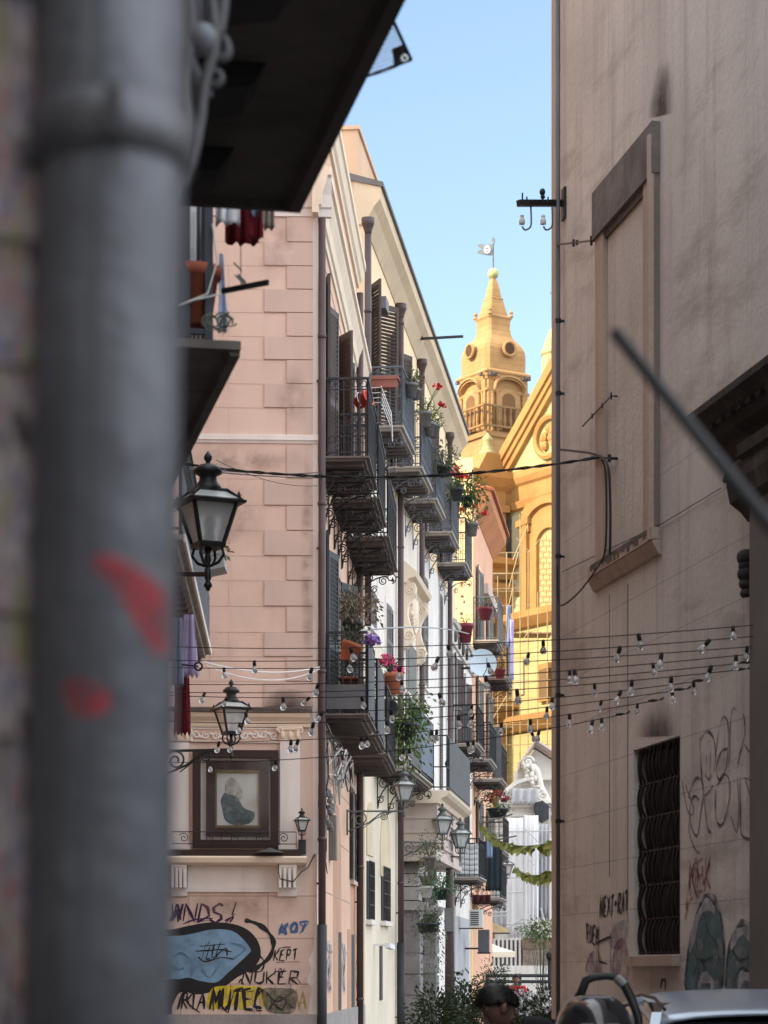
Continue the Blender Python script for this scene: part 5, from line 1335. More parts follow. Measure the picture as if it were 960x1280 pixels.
for i, (x, y, d, w_, h_, mt, nm_, lab) in enumerate(((222, 772, 22, .11, .62, CLOTHBLUE, 'blue_shirt', 'blue shirt half hidden by the near pipe'), (236, 768, 22.5, .19, .58, CLOTHLIL, 'lilac_shirt', 'lilac shirt hanging from the laundry line by the near pipe'), (228, 836, 22.8, .16, .62, CLOTHRED, 'dark_red_cloth', 'long dark red cloth, lowest of the laundry by the near pipe'))):
    cloth(P(x, y, d), nm_, lab, mt, w_, h_, .2, 2, .03, 'laundry beside the near pipe', taper=.5 if i == 1 else .2)
t = thing('line_pulley', 'small black laundry pulley wheel under the lilac shirt', 'pulley', P(248, 833, 22))
m = MB(); m.tube(arc((0, 0, 0), .035, 0, 6.283, 14), .010, 6, False); m.bar((-.18, 0, .02), (0, 0, 0), .014); m.build('wheel', BLACKMET, t)
lantern(P(260, 718, 19.0), 'big black cast iron lantern in the left foreground, nearest to the camera', 1.0, .42, BLACKMET, arm=P(140, 718, 20.2) - P(260, 718, 19.0))
lantern(P(289, 937, 31.0), 'smaller black lantern on a scrolled arm in front of the shrine', .93, .42, BLACKMET, arm=P(200, 939, 31.0) - P(289, 937, 31.0), scroll='below')
# ------------------------------------------------------------------ right wall building
DR = 22.0
FR = wall_vp(693, DR, -60, -1)
# u runs away from the camera; corner at u = 0, nearer parts have negative u
rb = thing('taupe_building', 'tall weathered taupe building filling the right side with a blind window', 'building', FR.W(0, 0, 0), FR.rz)
def rm(): return FR.mb(0, 0)
def rh(px, py, o=0): return FR.hit(px, py, o)
# blind window recess polygon in wall space
ul, zt_ = rh(750, 242); ur, _ = rh(825, 147); zb_ = rh(748, 722)[1]
UB = -17.0
m = rm()
gx0, gzt = rh(792, 938); gx1, _ = rh(850, 922); gzb = rh(792, 1194)[1]
xs = sorted([UB, gx1, gx0, 0.0])
m.box(gx0, 0, -6, 0, 0, 13.5); m.box(UB, gx1, -6, 0, 0, 13.5); m.box(gx1, gx0, -6, 0, gzt, 13.5); m.box(gx1, gx0, -6, 0, 0, gzb); m.box(gx1, gx0, -6, -.25, gzb, gzt)
m.build('wall', TAUPE, rb)
# blind window frame
fw = .17
def fbox(m, a, b, c, d, o0, o1): m.box(min(a, b), max(a, b), o0, o1, min(c, d), max(c, d))
m = rm()
fbox(m, ul, ul - .26, zt_ - .40, zb_, -.02, .045); fbox(m, ur + .30, ur, zt_ - .40, zb_, -.02, .05); fbox(m, ur + .055, ur, zb_, zt_ - .1, -.02, .09)
m.build('blind_window_frame', M('frame_plaster', (.44, .35, .295), .92, 0, .12, .9, .2, 25, .3, 20, streak=.5, streakcol=(.14, .115, .1)), rb)
m = rm(); fbox(m, ul + .01, ur - .01, zt_, zt_ - .402, -.02, .07); fbox(m, ul - .27, ur + .31, zt_ - .402, zt_ - .46, -.02, .03); m.build('blind_window_lintel', LINTEL, rb)
m = rm(); fbox(m, ul - .27, ur + .31, zt_ - .46, zb_, -.02, .006); m.build('blind_window_panel', TAUPE2, rb)
m = rm(); fbox(m, ul + .12, ur - .05, zb_, zb_ + .09, -.02, .08); m.extr([(0, zb_ - .12), (.03, zb_ - .11), (.08, zb_ - .01), (0, zb_)], ur - .05, ul + .12); m.build('blind_window_sill', M('frame_plaster', (.44, .35, .295)), rb)
m = rm()
# ragged dark growth along the sill top
k = ur
while k < ul:
    w_ = R.uniform(.03, .09); m.box(k, k + w_, -.01, .083, zb_ + .09 - R.uniform(.02, .08), zb_ + .094); k += w_
m.build('sill_grime', SOOT, rb)
m = rm()
uj = rh(757, 900)[0]; 
for uu, a, b in ((rh(762, 780)[0], zb_ - .2, 2.4), (rh(785, 900)[0], zb_ - .2, 2.0)): m.box(uu - .006, uu + .006, -.01, .003, b, a)
m.build('plaster_crack', SOOT, rb)
# stain smudges above the blind window and under it
for k, (x0, x1, y0, y1, cx_, cy_, ry, rz) in enumerate(((786, 880, 60, 154, 826, 140, .36, .42), (772, 872, 870, 922, 821, 924, .62, .30))):
    m = rm(); pfill(FR, m, [(x0, y1), (x0, y0), (x1, y0), (x1, y1 - (22 if k == 0 else 3))], .0032)
    q_ = FR.W(rh(cx_, cy_)[0], .003, rh(cx_, cy_)[1])
    m.build('soot_stain', M('wall_soot_%s' % 'ab'[k], (.10, .08, .07), .95, 0, .3, 5, .3, 20, alpha=(.4, .95, 4.), soft=(tuple(q_), (1., ry, rz))), rb)
# grated window
gw = rm()
m = rm(); m.box(gx1, gx0, -.24, -.11, gzb, gzt); f = m.build('grated_window', M('dark_shutter_boards', (.022, .018, .017), .8, 0, .4, 3, .4, 20), rb)
m = rm()
for k in range(1, 5): uu = gx1 + (gx0 - gx1) * k / 5; m.box(uu - .01, uu + .01, -.11, -.10, gzb, gzt)
m.box(gx1, gx0, -.11, -.095, (gzb + gzt) / 2 - .03, (gzb + gzt) / 2 + .03); m.build('shutter_battens', M('dark_batten', (.04, .033, .03), .8), f)
m = rm()
nb = 12
for i in range(nb):
    uu = gx1 + (gx0 - gx1) * (i + .5) / nb
    n = 30
    pts = []
    for k in range(n * 1 + 1):
        z = gzb + (gzt - gzb) * k / n
        pts.append((uu + .006 * math.sin(k * .7 + i * 2.1), -.05 + (.032 + .010 * math.sin(i * 2.7)) * abs(math.sin(math.pi * k / n * 6)), z))
    m.tube(pts, .0125, 5)
for k in range(7): z = gzb + .02 + (gzt - gzb - .04) * k / 6; m.bar((gx1, -.06, z), (gx0, -.06, z), .035, .012)
m.build('bellied_grille', M('rusty_black_iron', (.03, .022, .022), .6, .2, .4, 6, .3, 30), f)
m = rm()
ua, ub = rh(851, 1195)[0], rh(789, 1195)[0]
m.box(ua, ub, -.01, .07, gzb - .09, gzb - .012); m.build('sill', M('frame_plaster', (.44, .35, .295)), f)
# corner strip and downpipe
m = rm(); m.box(-.11, .03, -.03, .02, 0, 13.5); m.build('corner_strip', M('pale_corner_plaster', (.46, .38, .32), .9, 0, .1, 1, .15, 25), rb)
t = FR.thing('downpipe', 'slim dark pipe running down the corner of the taupe building', 'downpipe', rh(698.5, HY, .05)[0], 0)
uu = rh(699, HY, .05)[0]
m = FR.mb(uu, 0); m.tube([(uu, .055, 0), (uu, .055, 13.4)], .019, 10); m.build('pipe', M('dark_grey_pipe', (.10, .11, .125), .5, .2, .2, 2), t, True)
for py in (408, 498, 700, 872, 1028):
    z = rh(699, py)[1]; m = FR.mb(uu, 0); m.lathe((uu, .055, z), [(.018, -.02), (.027, -.018), (.027, .018), (.018, .02)], 10); m.box(uu - .008, uu + .008, 0, .05, z - .01, z + .01); m.build('pipe_clip', BLACKMET, t)
# graffiti on the right wall
m = rm()
for q in ([(853, 975), (858, 1005), (863, 1018), (868, 1012), (857, 980)], [(861, 998), (866, 980), (872, 972), (878, 976), (880, 990), (876, 1020), (872, 1045), (864, 1030), (864, 1002), (870, 995), (874, 1000)],
          [(875, 920), (877, 960), (880, 992), (886, 990), (892, 982)], [(876, 925), (884, 914), (892, 922), (895, 945), (893, 965)], [(895, 945), (899, 915), (904, 897), (910, 902), (911, 930), (908, 960), (900, 975), (896, 960), (902, 940), (910, 936)],
          [(897, 982), (905, 968), (912, 975), (912, 1000), (906, 1025), (900, 1032), (895, 1018), (895, 985)], [(880, 992), (883, 1020), (886, 1038), (890, 1040)], [(912, 965), (914, 900), (918, 885), (921, 888)], [(930, 892), (932, 915), (926, 940), (923, 955)],
          [(931, 930), (940, 945), (947, 965), (946, 978)], [(922, 970), (924, 1000), (922, 1040), (914, 1020)], [(930, 972), (948, 978)], [(932, 975), (942, 1005), (947, 1030), (946, 1048), (928, 1044), (926, 1010), (926, 970)],
          [(884, 944), (884, 956)], [(889, 940), (888, 962)], [(882, 968), (886, 974), (890, 968)], [(864, 1010), (862, 1040), (870, 1062), (876, 1066)], [(949, 985), (952, 1000), (950, 1018)]):
    pstroke(FR, m, q, .020, .0045)
m.build('outline_graffiti', GREYPAINT, rb)['label'] = 'big thin outlined bubble letters'
m = rm()
for q in ([(858, 1135), (862, 1105), (868, 1080), (872, 1075)], [(866, 1100), (872, 1120), (876, 1105), (870, 1085), (866, 1100)], [(878, 1082), (880, 1105), (884, 1090), (888, 1080)], [(862, 1090), (864, 1120)], [(857, 1150), (861, 1130), (866, 1122)]):
    pstroke(FR, m, q, .035, .0042)
scrawl(FR, m, 'NEK', 862, 1078, 890, 1120, .03, .0049, .1, -.3)
m.build('red_graffiti', DULLRED, rb)
m = rm()
pfill(FR, m, smoothpix([(858, 1240), (860, 1190), (870, 1145), (882, 1122), (894, 1128), (903, 1160), (906, 1200), (900, 1240)]), .0034)
pfill(FR, m, smoothpix([(908, 1240), (910, 1190), (918, 1165), (930, 1155), (942, 1165), (950, 1195), (950, 1240)]), .0034)
m.build('teal_graffiti_fill', TEALPAINT, rb)
m = rm()
for q in ([(858, 1240), (861, 1190), (871, 1145), (884, 1120), (896, 1128), (904, 1160), (906, 1205), (902, 1235)], [(908, 1235), (911, 1190), (920, 1163), (932, 1154), (944, 1166), (951, 1195)]):
    pstroke(FR, m, q, .05, .0046)
for q in ([(865, 1185), (874, 1205), (870, 1235)], [(880, 1140), (886, 1165), (896, 1180), (900, 1200)], [(870, 1160), (874, 1195), (884, 1200), (896, 1192)], [(868, 1220), (874, 1200), (882, 1210), (884, 1235)], [(915, 1185), (925, 1200), (940, 1195)], [(918, 1225), (928, 1210), (940, 1220)]):
    pstroke(FR, m, q, .025, .0048)
m.build('dark_teal_outline', M('dark_teal_paint', (.04, .055, .075), .8, 0, .3, 6, alpha=(.1, .9, 8.)), rb)
for q in ([(863, 1190), (872, 1150), (884, 1130), (895, 1140)], [(914, 1185), (922, 1168), (934, 1164), (944, 1180)], [(874, 1235), (880, 1222), (890, 1226), (892, 1238)], [(924, 1238), (928, 1222), (938, 1222), (942, 1238)]):
    m = rm(); pstroke(FR, m, q, .075, .0052); m.build('pale_spray_highlight', WHITEPAINT, rb)
m = rm()
pfill(FR, m, smoothpix([(733, 1215), (736, 1195), (744, 1188), (752, 1196), (754, 1220)]), .0030); pfill(FR, m, smoothpix([(766, 1220), (768, 1185), (778, 1172), (786, 1190), (785, 1225)]), .0030)
m.build('mauve_graffiti', MAUVE, rb)
m = rm(); pfill(FR, m, smoothpix([(762, 1170), (770, 1155), (784, 1150), (785, 1170), (776, 1186), (764, 1184)]), .0029); m.build('pale_blue_graffiti', M('pale_blue_wash', (.24, .24, .27), .8, 0, .2, 6, alpha=(0., .6, 5.)), rb)
m = rm()
scrawl(FR, m, 'NEXT-RAT', 750, 1122, 786, 1148, .034, .0050, .2, -.22, .12)
m.build('black_graffiti_tag', BLACKPAINT, rb)['label'] = 'black tag reading NEXT-RAT'
m = rm(); scrawl(FR, m, 'ROEM', 733, 1154, 749, 1178, .026, .0050, .1, .3); m.build('black_graffiti_tag', BLACKPAINT, rb)
m = rm()
for q in ([(746, 1218), (746, 1178), (764, 1170), (764, 1215)], [(748, 1185), (750, 1202), (760, 1205)]): pstroke(FR, m, q, .022, .0050, smooth=False)
pstroke(FR, m, [(746, 1179), (764, 1171)], .05, .0047, smooth=False)
m.build('sprayed_box_outline', BLACKPAINT, rb)
m = rm()
pstroke(FR, m, [(720, 1118), (721, 1140)], .012, .005); pstroke(FR, m, [(722, 1118), (724, 1135)], .012, .0053)
m.build('small_black_marks', BLACKPAINT, rb)
m = rm(); pstroke(FR, m, [(826, 1236), (828, 1226), (832, 1226), (832, 1238)], .03, .0050)
m.build('black_scribble', BLACKPAINT, rb)
# portal at the right edge
uc = FR.ud(17.0 + .0); 
o_p = .32
up = rh(862, 520, o_p)[0]
zc = rh(862, 520, o_p)[1]
pr = FR.thing('side_portal', 'blackened carved portal with cornice and scroll console at the right edge', 'portal', up, 0)
def pmb(): return FR.mb(up, 0)
U1 = -10.5
m = pmb()
prof = [(0, zc - .02), (.34, zc), (.34, zc - .05), (.30, zc - .09), (.28, zc - .12), (.24, zc - .14), (.20, zc - .21), (.12, zc - .25), (.10, zc - .36), (0, zc - .38)]
m.extr(prof, U1, up); 
m.build('cornice', BLACKSTONE, pr)
m = pmb(); k = up - .25
while k > U1: m.box(k - .10, k, .0, .27, zc - .16, zc - .09); k -= .2
m.build('dentils', BLACKSTONE, pr)
ucs, zcs = rh(925, 607, .15)
m = pmb(); m.extr([(0, zc - .36), (.22, zc - .36), (.22, zc - .44), (.14, zc - .50), (0, zc - .52)], U1, rh(925, 560, .2)[0]); m.build('frieze', BLACKSTONE, pr)
m = pmb()
prf = [(0, zcs + .19), (.13, zcs + .20), (.19, zcs + .14), (.205, zcs + .02), (.18, zcs - .10), (.10, zcs - .16), (.05, zcs - .22), (0, zcs - .23)]
m.extr(prf, rh(962, 610, .2)[0], rh(926, 610, .1)[0]); m.tube(spiral((rh(925, 610, .1)[0], .11, zcs + .05), .09, .02, 0, 1.4, 16, (0, 1, 0)), .03, 6)
m.build('scroll_console', BLACKSTONE, pr)
m = pmb()
for k, (py, r_) in enumerate(((697, .07), (708, .055), (718, .065), (730, .05), (742, .04))):
    uu, zz = rh(939, py); m.ball((uu, .05, zz), r_, 8, 6, (1, .8, .8)); m.ball((uu - .08, .06, zz - .01), r_ * .8, 8, 6)
m.build('carved_drop', BLACKSTONE, pr, True)
ue = rh(951, 1000)[0]
m = pmb(); m.box(U1, ue, 0, .06, 0, zc - .62); m.build('jamb', M('dark_grey_render', (.27, .235, .225), .9, 0, .15, 1, .2, 25, .3, 20, streak=.5), pr)
m = pmb(); m.box(rh(958, 1000)[0] - .4, rh(958, 1000)[0], .06, .12, 0, zc - .64); m.build('pilaster', M('darker_grey_render', (.17, .155, .15), .9, 0, .15, 1, .2, 25), pr)
# iron brackets, insulators, cables on the right wall
u, z = rh(706, 255)
t = FR.thing('insulator_bracket', 'black iron cross arm with two white insulators beyond the wall corner', 'bracket', u, z)
pa, pb = P(706, 254, 21.75), P(648, 254, 21.4)
org = FR.W(u, 0, z)
def loc_(v): return Matrix.Rotation(-FR.rz, 3, 'Z') @ (v - org)
m = MB(); m.bar(loc_(pa), loc_(pb), .05, .055); m.box(-.06, .06, -.005, .02, -.14, .14)
for x in (653, 658.5, 678, 685): m.bar(loc_(P(x, 252, 21.5)), loc_(P(x, 241 if x in (653,) else 246, 21.5)), .012)
m.ball(loc_(P(678, 240, 21.5)), .028, 8, 6, (1, 1, 1.2)); m.ball(loc_(P(678.5, 246, 21.5)), .022, 8, 6); m.build('cross_arm', BLACKMET, t)
for px in (652.5, 679):
    q = [(px + 11, 258), (px + 11.5, 280), (px + 8, 286), (px + 3, 287), (px, 282)]
    m = MB(); m.tube([loc_(P(x, y, 21.5)) for x, y in smoothpix(q, False)], .008, 6); h = m.build('hook', M('grey_hook', (.12, .13, .14), .5, .4), t, True)
    m = MB(); m.lathe(loc_(P(px, 281, 21.5)), [(.012, 0), (.027, .004), (.027, .04), (.022, .055), (.012, .06), (.018, .07), (.018, .085), (.006, .09)], 12); m.build('insulator', M('white_porcelain', (.7, .72, .70), .15, 0, .05), t, True)
def wallline(px0, py0, px1, py1, r, name, label, cat, mat=BLACKMET, o=.06, extra=()):
    u0, z0 = rh(px0, py0, o); u1, z1 = rh(px1, py1, o)
    m = FR.mb(u0, z0); m.bar((u0, o, z0), (u1, o, z1), r)
    for (f, h) in extra: uu = u0 + (u1 - u0) * f; zz = z0 + (z1 - z0) * f; m.bar((uu, o, zz - h), (uu, o, zz + h), r * 1.3)
    m.bar((u1, 0, z1), (u1, o + .01, z1), r); o_ = m.build(name, mat, loc=FR.W(u0, 0, z0)); o_.rotation_euler.z = FR.rz
    return tag(o_, label, cat)
wallline(696, 306, 739, 301, .015, 'iron_tie', 'thin black iron tie with a small cross end on the taupe wall', 'tie', extra=((.5, .03), (1, .04), (.6, .02)))
wallline(728, 533, 764, 495, .010, 'stay_wire', 'slanting stay wire with knots beside the blind window', 'wire', extra=((.35, .02), (.7, .02), (1, .03)))
wallline(740, 571, 764, 573, .020, 'cable_hook', 'iron hook holding the thick black cable on the blind window frame', 'hook', extra=((.9, .03),))
m = FR.mb(*rh(750, 575)); u_, z_ = rh(750, 575)
q = [(700, 562), (720, 564), (744, 568), (758, 578), (762, 600), (763, 660), (762, 700)]
m.tube([(rh(x, y, .11)[0], .11, rh(x, y, .11)[1]) for x, y in smoothpix(q, False)], .011, 6)
q = [(752, 575), (757, 590), (758, 640), (756, 690), (745, 712), (722, 742), (700, 757), (697, 735), (697, 700)]
m.tube([(rh(x, y, .10)[0], .10, rh(x, y, .10)[1]) for x, y in smoothpix(q, False)], .008, 6)
o_ = m.build('wall_cable', CABLE, loc=FR.W(u_, 0, z_)); o_.rotation_euler.z = FR.rz; tag(o_, 'black cable dropping down the blind window edge to its sill', 'cable')
# rod in the near right foreground
a, b = P(771, 418, 2.5), P(1050, 766, 2.4)
t = thing('dark_rod', 'long blurred dark rod slanting in from the right in front of the taupe wall', 'rod', b)
m = MB(); m.tube([Vector((0, 0, 0)), a - b], [.0080, .0070], 12); m.build('shaft', M('dark_grey_rod', (.028, .032, .036), .5, .1), t, True)
m = MB(); m.ball(a - b, .0074, 10, 6); m.build('tip', BLACKMET, t, True)
# ------------------------------------------------------------------ the golden church
UCH = (-.524, .852)
kx = (636 - CX) / FPX * 155
FCH = Wall((kx, 155), UCH, -1)                 # facade: runs left and away, u negative comes right and nearer
FLB = Wall((kx, 155), (-.852, -.524), -1)      # front-facing block left of the inner corner, u runs left and nearer
def pplate(w, m, pix, o0, o1): m.plate([w.hit(*q) for q in pix], o0, o1)
ch = thing('golden_church', 'golden limestone church with a pediment and tall arched window, partly under scaffolding', 'church', FCH.o, FCH.rz)
choff = FCH.o.copy()
class LB_(MB):
    def build(s, name, mat, parent=None, smooth=False, fix=True, loc=None):
        s.v = [Matrix.Rotation(-FCH.rz, 3, 'Z') @ (FLB.W(v.x, v.y, v.z) - choff) for v in s.v]; s.org = Vector((0, 0, 0)); s.sy = 1
        return MB.build(s, name, mat, parent, smooth, fix, loc)
def cm(): return FCH.mb(0, 0)
def lm(): return LB_()
m = cm()
zr = FCH.hit(636, 600)[1]
m.box(-22, 0, -15, 0, 0, zr); m.build('facade_wall', GOLD2, ch)
m = cm()
# gable: tympanum and raking cornice
a0 = FCH.hit(634, 583); a1 = FCH.hit(690, 479)
sl = (a1[1] - a0[1]) / (a1[0] - a0[0])
ap = a0[0] - 11.0
m.plate([(a0[0], zr - .1), (a0[0], a0[1]), (ap, a0[1] + sl * (ap - a0[0])), (ap - 11, a0[1]), (ap - 11, zr - .1)], -3, -.2); m.build('tympanum', GOLD2, ch)
m = cm()
for (t0, t1, o) in ((0, .5, .12), (.5, .95, .28), (.95, 1.45, .45), (1.45, 1.9, .32)):
    m.plate([(a0[0] + .5, a0[1] + t0 - .9), (ap, a0[1] + sl * (ap - a0[0]) + t0 - .9), (ap, a0[1] + sl * (ap - a0[0]) + t1 - .9), (a0[0] + .5, a0[1] + t1 - .9)], -2.5, o)
    m.plate([(ap - 11, a0[1] + t0 - .9), (ap, a0[1] + sl * (ap - a0[0]) + t0 - .9), (ap, a0[1] + sl * (ap - a0[0]) + t1 - .9), (ap - 11, a0[1] + t1 - .9)], -2.5, o)
m.build('raking_cornice', GOLD, ch)
m = cm(); uo, zo = FCH.hit(686, 545)
m.tube([(uo + 1.5 * math.cos(a), -.05, zo + 1.25 * math.sin(a)) for a in [6.2832 * k / 24 for k in range(25)]], .22, 6, False)
for k in range(9): m.ball((uo + R.uniform(-.7, .7), -.1, zo + R.uniform(-.6, .6)), .32, 7, 5)
m.build('carved_oval', GOLD, ch)
m = cm(); m.extr([(0, zr - 1.7), (.10, zr - 1.7), (.12, zr - 1.3), (.16, zr - .7), (.34, zr - .55), (.5, zr - .2), (.52, zr + .15), (0, zr + .4)], -22, -.2); m.build('entablature', GOLD, ch)
m = cm(); zz = FCH.hit(640, 632)[1]; m.extr([(0, zz - .5), (.3, zz - .4), (.45, zz), (0, zz + .2)], -22, -.1)
zz2 = FCH.hit(640, 777)[1]; m.extr([(0, zz2 - .7), (.3, zz2 - .6), (.9, zz2 - .1), (.95, zz2 + .3), (0, zz2 + .5)], -22, -.1)
zz3 = FCH.hit(640, 905)[1]; m.extr([(0, zz3 - .7), (.3, zz3 - .6), (.9, zz3 - .1), (.95, zz3 + .3), (0, zz3 + .5)], -22, -.1)
m.build('string_courses', GOLD, ch)
# arched window with stepped mouldings
def archpix(cx_, hw, yt, ys, yb, n=14):
    sk = lambda x: -.30 * (x - cx_)
    return [(cx_ - hw, yb)] + [(cx_ - hw * math.cos(math.pi * k / n), ys - (ys - yt) * math.sin(math.pi * k / n) + sk(cx_ - hw * math.cos(math.pi * k / n))) for k in range(n + 1)] + [(cx_ + hw, yb)]
def archband(m, A_, B_, o0, o1):
    pa, pb_ = [FCH.hit(*q) for q in A_], [FCH.hit(*q) for q in B_]
    n = len(pa)
    for i in range(n - 1): m.plate([pa[i], pa[i + 1], pb_[i + 1], pb_[i]], o0, o1)
m = cm()
lv = [(31, 613, 640), (28, 620, 644), (22.5, 630, 650), (18, 645, 662), (13, 660, 676)]
for i, o in enumerate((.36, .5, .22, .30)):
    archband(m, archpix(688, lv[i][0], lv[i][1], lv[i][2], 770), archpix(688, lv[i + 1][0], lv[i + 1][1], lv[i + 1][2], 770), -.02, o)
m.build('arched_surround', GOLD, ch)
m = cm(); pplate(FCH, m, archpix(688, 13, 660, 676, 770), -.02, .05); m.build('blocked_window', M('pale_blockwork', (.33, .29, .15), .9, 0, .06, .5, .1, 6), ch)
m = cm()
for k in range(14):
    for j in range(3):
        y = 676 + k * 7; x = 676 + j * 8 + (4 if k % 2 else 0)
        uu, z = FCH.hit(x, y); m.box(uu - .5, uu + .5, .04, .075, z - .012, z + .012); m.box(uu - .015, uu + .015, .04, .076, z, z + .33)
m.build('block_joints', GOLD, ch)
m = cm(); pplate(FCH, m, [(653, 653), (668, 647), (668, 655), (653, 661)], 0, .55); pplate(FCH, m, [(656, 662), (667, 657), (667, 665), (656, 669)], 0, .42); m.build('impost', GOLD, ch)
for x0, x1, y0, y1 in ((642, 652, 642, 770),):
    m = cm(); pplate(FCH, m, [(x0, y0 + 3), (x1, y0), (x1, y1), (x0, y1 + 3)], 0, .12); m.build('pale_panel', M('pale_new_render', (.36, .325, .20), .9, 0, .05, .4, .05), ch)
# lower windows and panels
m = cm(); pplate(FCH, m, [(677, 832), (690, 828), (690, 876), (677, 878)], 0, .35); m.build('window_surround', GOLD, ch)
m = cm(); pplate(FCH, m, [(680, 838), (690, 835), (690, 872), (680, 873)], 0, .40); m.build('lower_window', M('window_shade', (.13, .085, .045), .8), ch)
m = cm(); pplate(FCH, m, [(644, 828), (656, 824), (656, 868), (644, 870)], 0, .15); m.build('pale_panel', M('pale_new_render', (.36, .325, .20)), ch)
# left block with ledges, pilaster and niche
m = lm(); m.box(0, 14, -12, 0, 0, zr - .3); m.build('side_block', GOLD, ch)
m = lm(); m.extr([(0, zr - 2.0), (.3, zr - 1.9), (.4, zr - 1.0), (.8, zr - .7), (1.2, zr - .2), (1.25, zr + .2), (0, zr + .5)], -.5, 14); m.build('entablature', GOLD, ch)
m = lm(); pplate(FLB, m, [(600, 588), (636, 592), (634, 580), (627, 566), (612, 564)], -4, -.3); m.build('parapet_block', GOLD, ch)
m = lm(); uu, z = FLB.hit(620, 566); m.lathe((uu, -1, z), [(.5, 0), (.5, .25), (.33, .3), (.36, .5), (.22, .75), (.36, .95), (.34, 1.15), (.12, 1.35), (.03, 1.5)], 10); m.build('parapet_urn', GOLD2, ch, True)
m = lm(); pplate(FLB, m, [(612, 612), (627, 612), (627, 700), (612, 700)], 0, .5); pplate(FLB, m, [(610, 634), (629, 634), (629, 643), (610, 643)], 0, .8); m.build('pilaster', GOLD, ch)
m = lm()
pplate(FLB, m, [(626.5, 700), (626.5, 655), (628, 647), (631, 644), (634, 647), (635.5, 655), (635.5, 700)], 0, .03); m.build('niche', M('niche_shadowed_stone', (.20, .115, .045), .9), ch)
m = lm()
for x in (627, 629, 631, 633, 635): a, b = FLB.hit(x, 646 + abs(x - 631)), FLB.hit(x, 700); m.bar((a[0], .3, a[1]), (b[0], .3, b[1]), .06)
for y in (655, 666, 678, 690): a, b = FLB.hit(627, y), FLB.hit(635, y); m.bar((a[0], .3, a[1]), (b[0], .3, b[1]), .05)
m.build('niche_grille', SOOT, ch)
for (y, o, x0) in ((706, 1.5, 601), (736, .9, 600), (882, 1.2, 600)):
    m = lm(); z = FLB.hit(625, y)[1]; ul_ = FLB.hit(x0, y)[0]; m.extr([(0, z - 1.0), (o * .4, z - .9), (o * .6, z - .4), (o, z - .2), (o, z + .2), (0, z + .3)], -.2, ul_); m.build('ledge', GOLD, ch)
m = lm(); pplate(FLB, m, [(604, 716), (614, 716), (614, 780), (604, 780)], 0, .45); pplate(FLB, m, [(621, 742), (632, 742), (632, 800), (621, 800)], 0, .35); m.build('pilaster', GOLD, ch)
m = lm(); pplate(FLB, m, [(616, 748), (620, 748), (620, 860), (616, 860)], 0, .04); pplate(FLB, m, [(604, 655), (609, 650), (609, 672), (604, 672)], 0, .04); m.build('dark_opening', M('window_shade', (.13, .085, .045)), ch)

# bell tower
TD = 200.0
PX = (TD + 2.8) / FPX
tx = (616.6 - CX) * PX - (.852 - .524) * 61 * PX / 2
tw = thing('bell_tower', 'golden bell tower with a bell-shaped roof, round windows and a small flag vane', 'tower', (tx, TD, 0), math.atan2(.524, .852))
# local x runs along the front face to the right, local y runs away along the left face
def tz(y):
    f_ = min(1, max(0, (455 - y) / 50)); return CAMZ + (HY - y) * (TD / FPX * (1 - f_) * 1.0005 + PX * f_)
S = 61 * PX          # side of the shaft
cxy = S / 2
def sqr(h, z, ch_=.12):
    c_ = h * ch_
    pts = [(-h + c_, -h), (h - c_, -h), (h, -h + c_), (h, h - c_), (h - c_, h), (-h + c_, h), (-h, h - c_), (-h, -h + c_)]
    return [Vector((cxy + a, cxy + b, z)) for a, b in pts]
def ss(wpx): return wpx * PX / 1.376 / 2
def tmesh(prof, name, mat, ch_=.12, smooth=False):
    m = MB(); m.loft([sqr(ss(w_) * 1.376 / (1.376 - .524 * ch_), tz(y), ch_) for w_, y in prof]); return m.build(name, mat, tw, smooth)
tmesh([(83, 1240), (83, 541)], 'lower_shaft', TOWERST, .02)
tmesh([(92, 545), (94, 542), (94, 539), (86, 537)], 'belfry_base_cornice', TOWERST, .02)
tmesh([(82, 539), (82, 487)], 'belfry', TOWERST, .05)
tmesh([(83, 490), (89, 488), (90, 485), (84, 484)], 'belfry_moulding', TOWERST, .05)
tmesh([(82, 485), (82, 474), (85, 473), (85, 471), (83.5, 470.5), (86, 469), (88, 466), (93, 464), (93, 462), (88, 460.5), (84, 459.5)], 'cornice', TOWERST, .05)
tmesh([(79, 461), (80, 452), (80, 441), (78, 436), (73, 432), (64, 427.5), (54, 424), (47, 420), (43, 415), (41, 410), (42, 404), (44, 399)], 'bell_roof', TOWERST, .16)
tmesh([(43, 402), (46, 400), (46, 399), (38, 397)], 'lantern_ledge', TOWERST, .12)
tmesh([(37, 398), (33, 391), (29, 384), (24, 376), (22, 374)], 'spire', TOWERST, .12)
tmesh([(25, 376), (25, 374), (20, 373)], 'spire_ring', TOWERST, .12)
tmesh([(21, 374), (16, 362), (10, 351), (7, 349), (9, 347), (5, 346)], 'spire_tip', TOWERST, .12)
def front(px, py, o=0.0):     # point on the tower's front face, local
    r = Vector(((px - CX) / FPX, 1, (HY - py) / FPX))
    n = Vector((.524, -.852, 0)); d = (Vector((tx, TD, 0)).dot(n) + o) / r.dot(n)
    p = r * d; p.z += CAMZ; q = p - Vector((tx, TD, 0)); return q.x * .852 + q.y * .524, p.z
zc_ = tz(437); 
m = MB()
for (c_, ax_, ey_) in (((cxy, -.35, zc_), Vector((1, 0, 0)), Vector((0, 0, 1))), ((-.35, cxy, zc_), Vector((0, 1, 0)), Vector((0, 0, 1)))):
    m = MB(); m.tube(arc(c_, .58, 0, 6.2832, 20, ax_, ey_), .12, 6, False); m.build('round_window', TOWERST, tw)
m = MB()
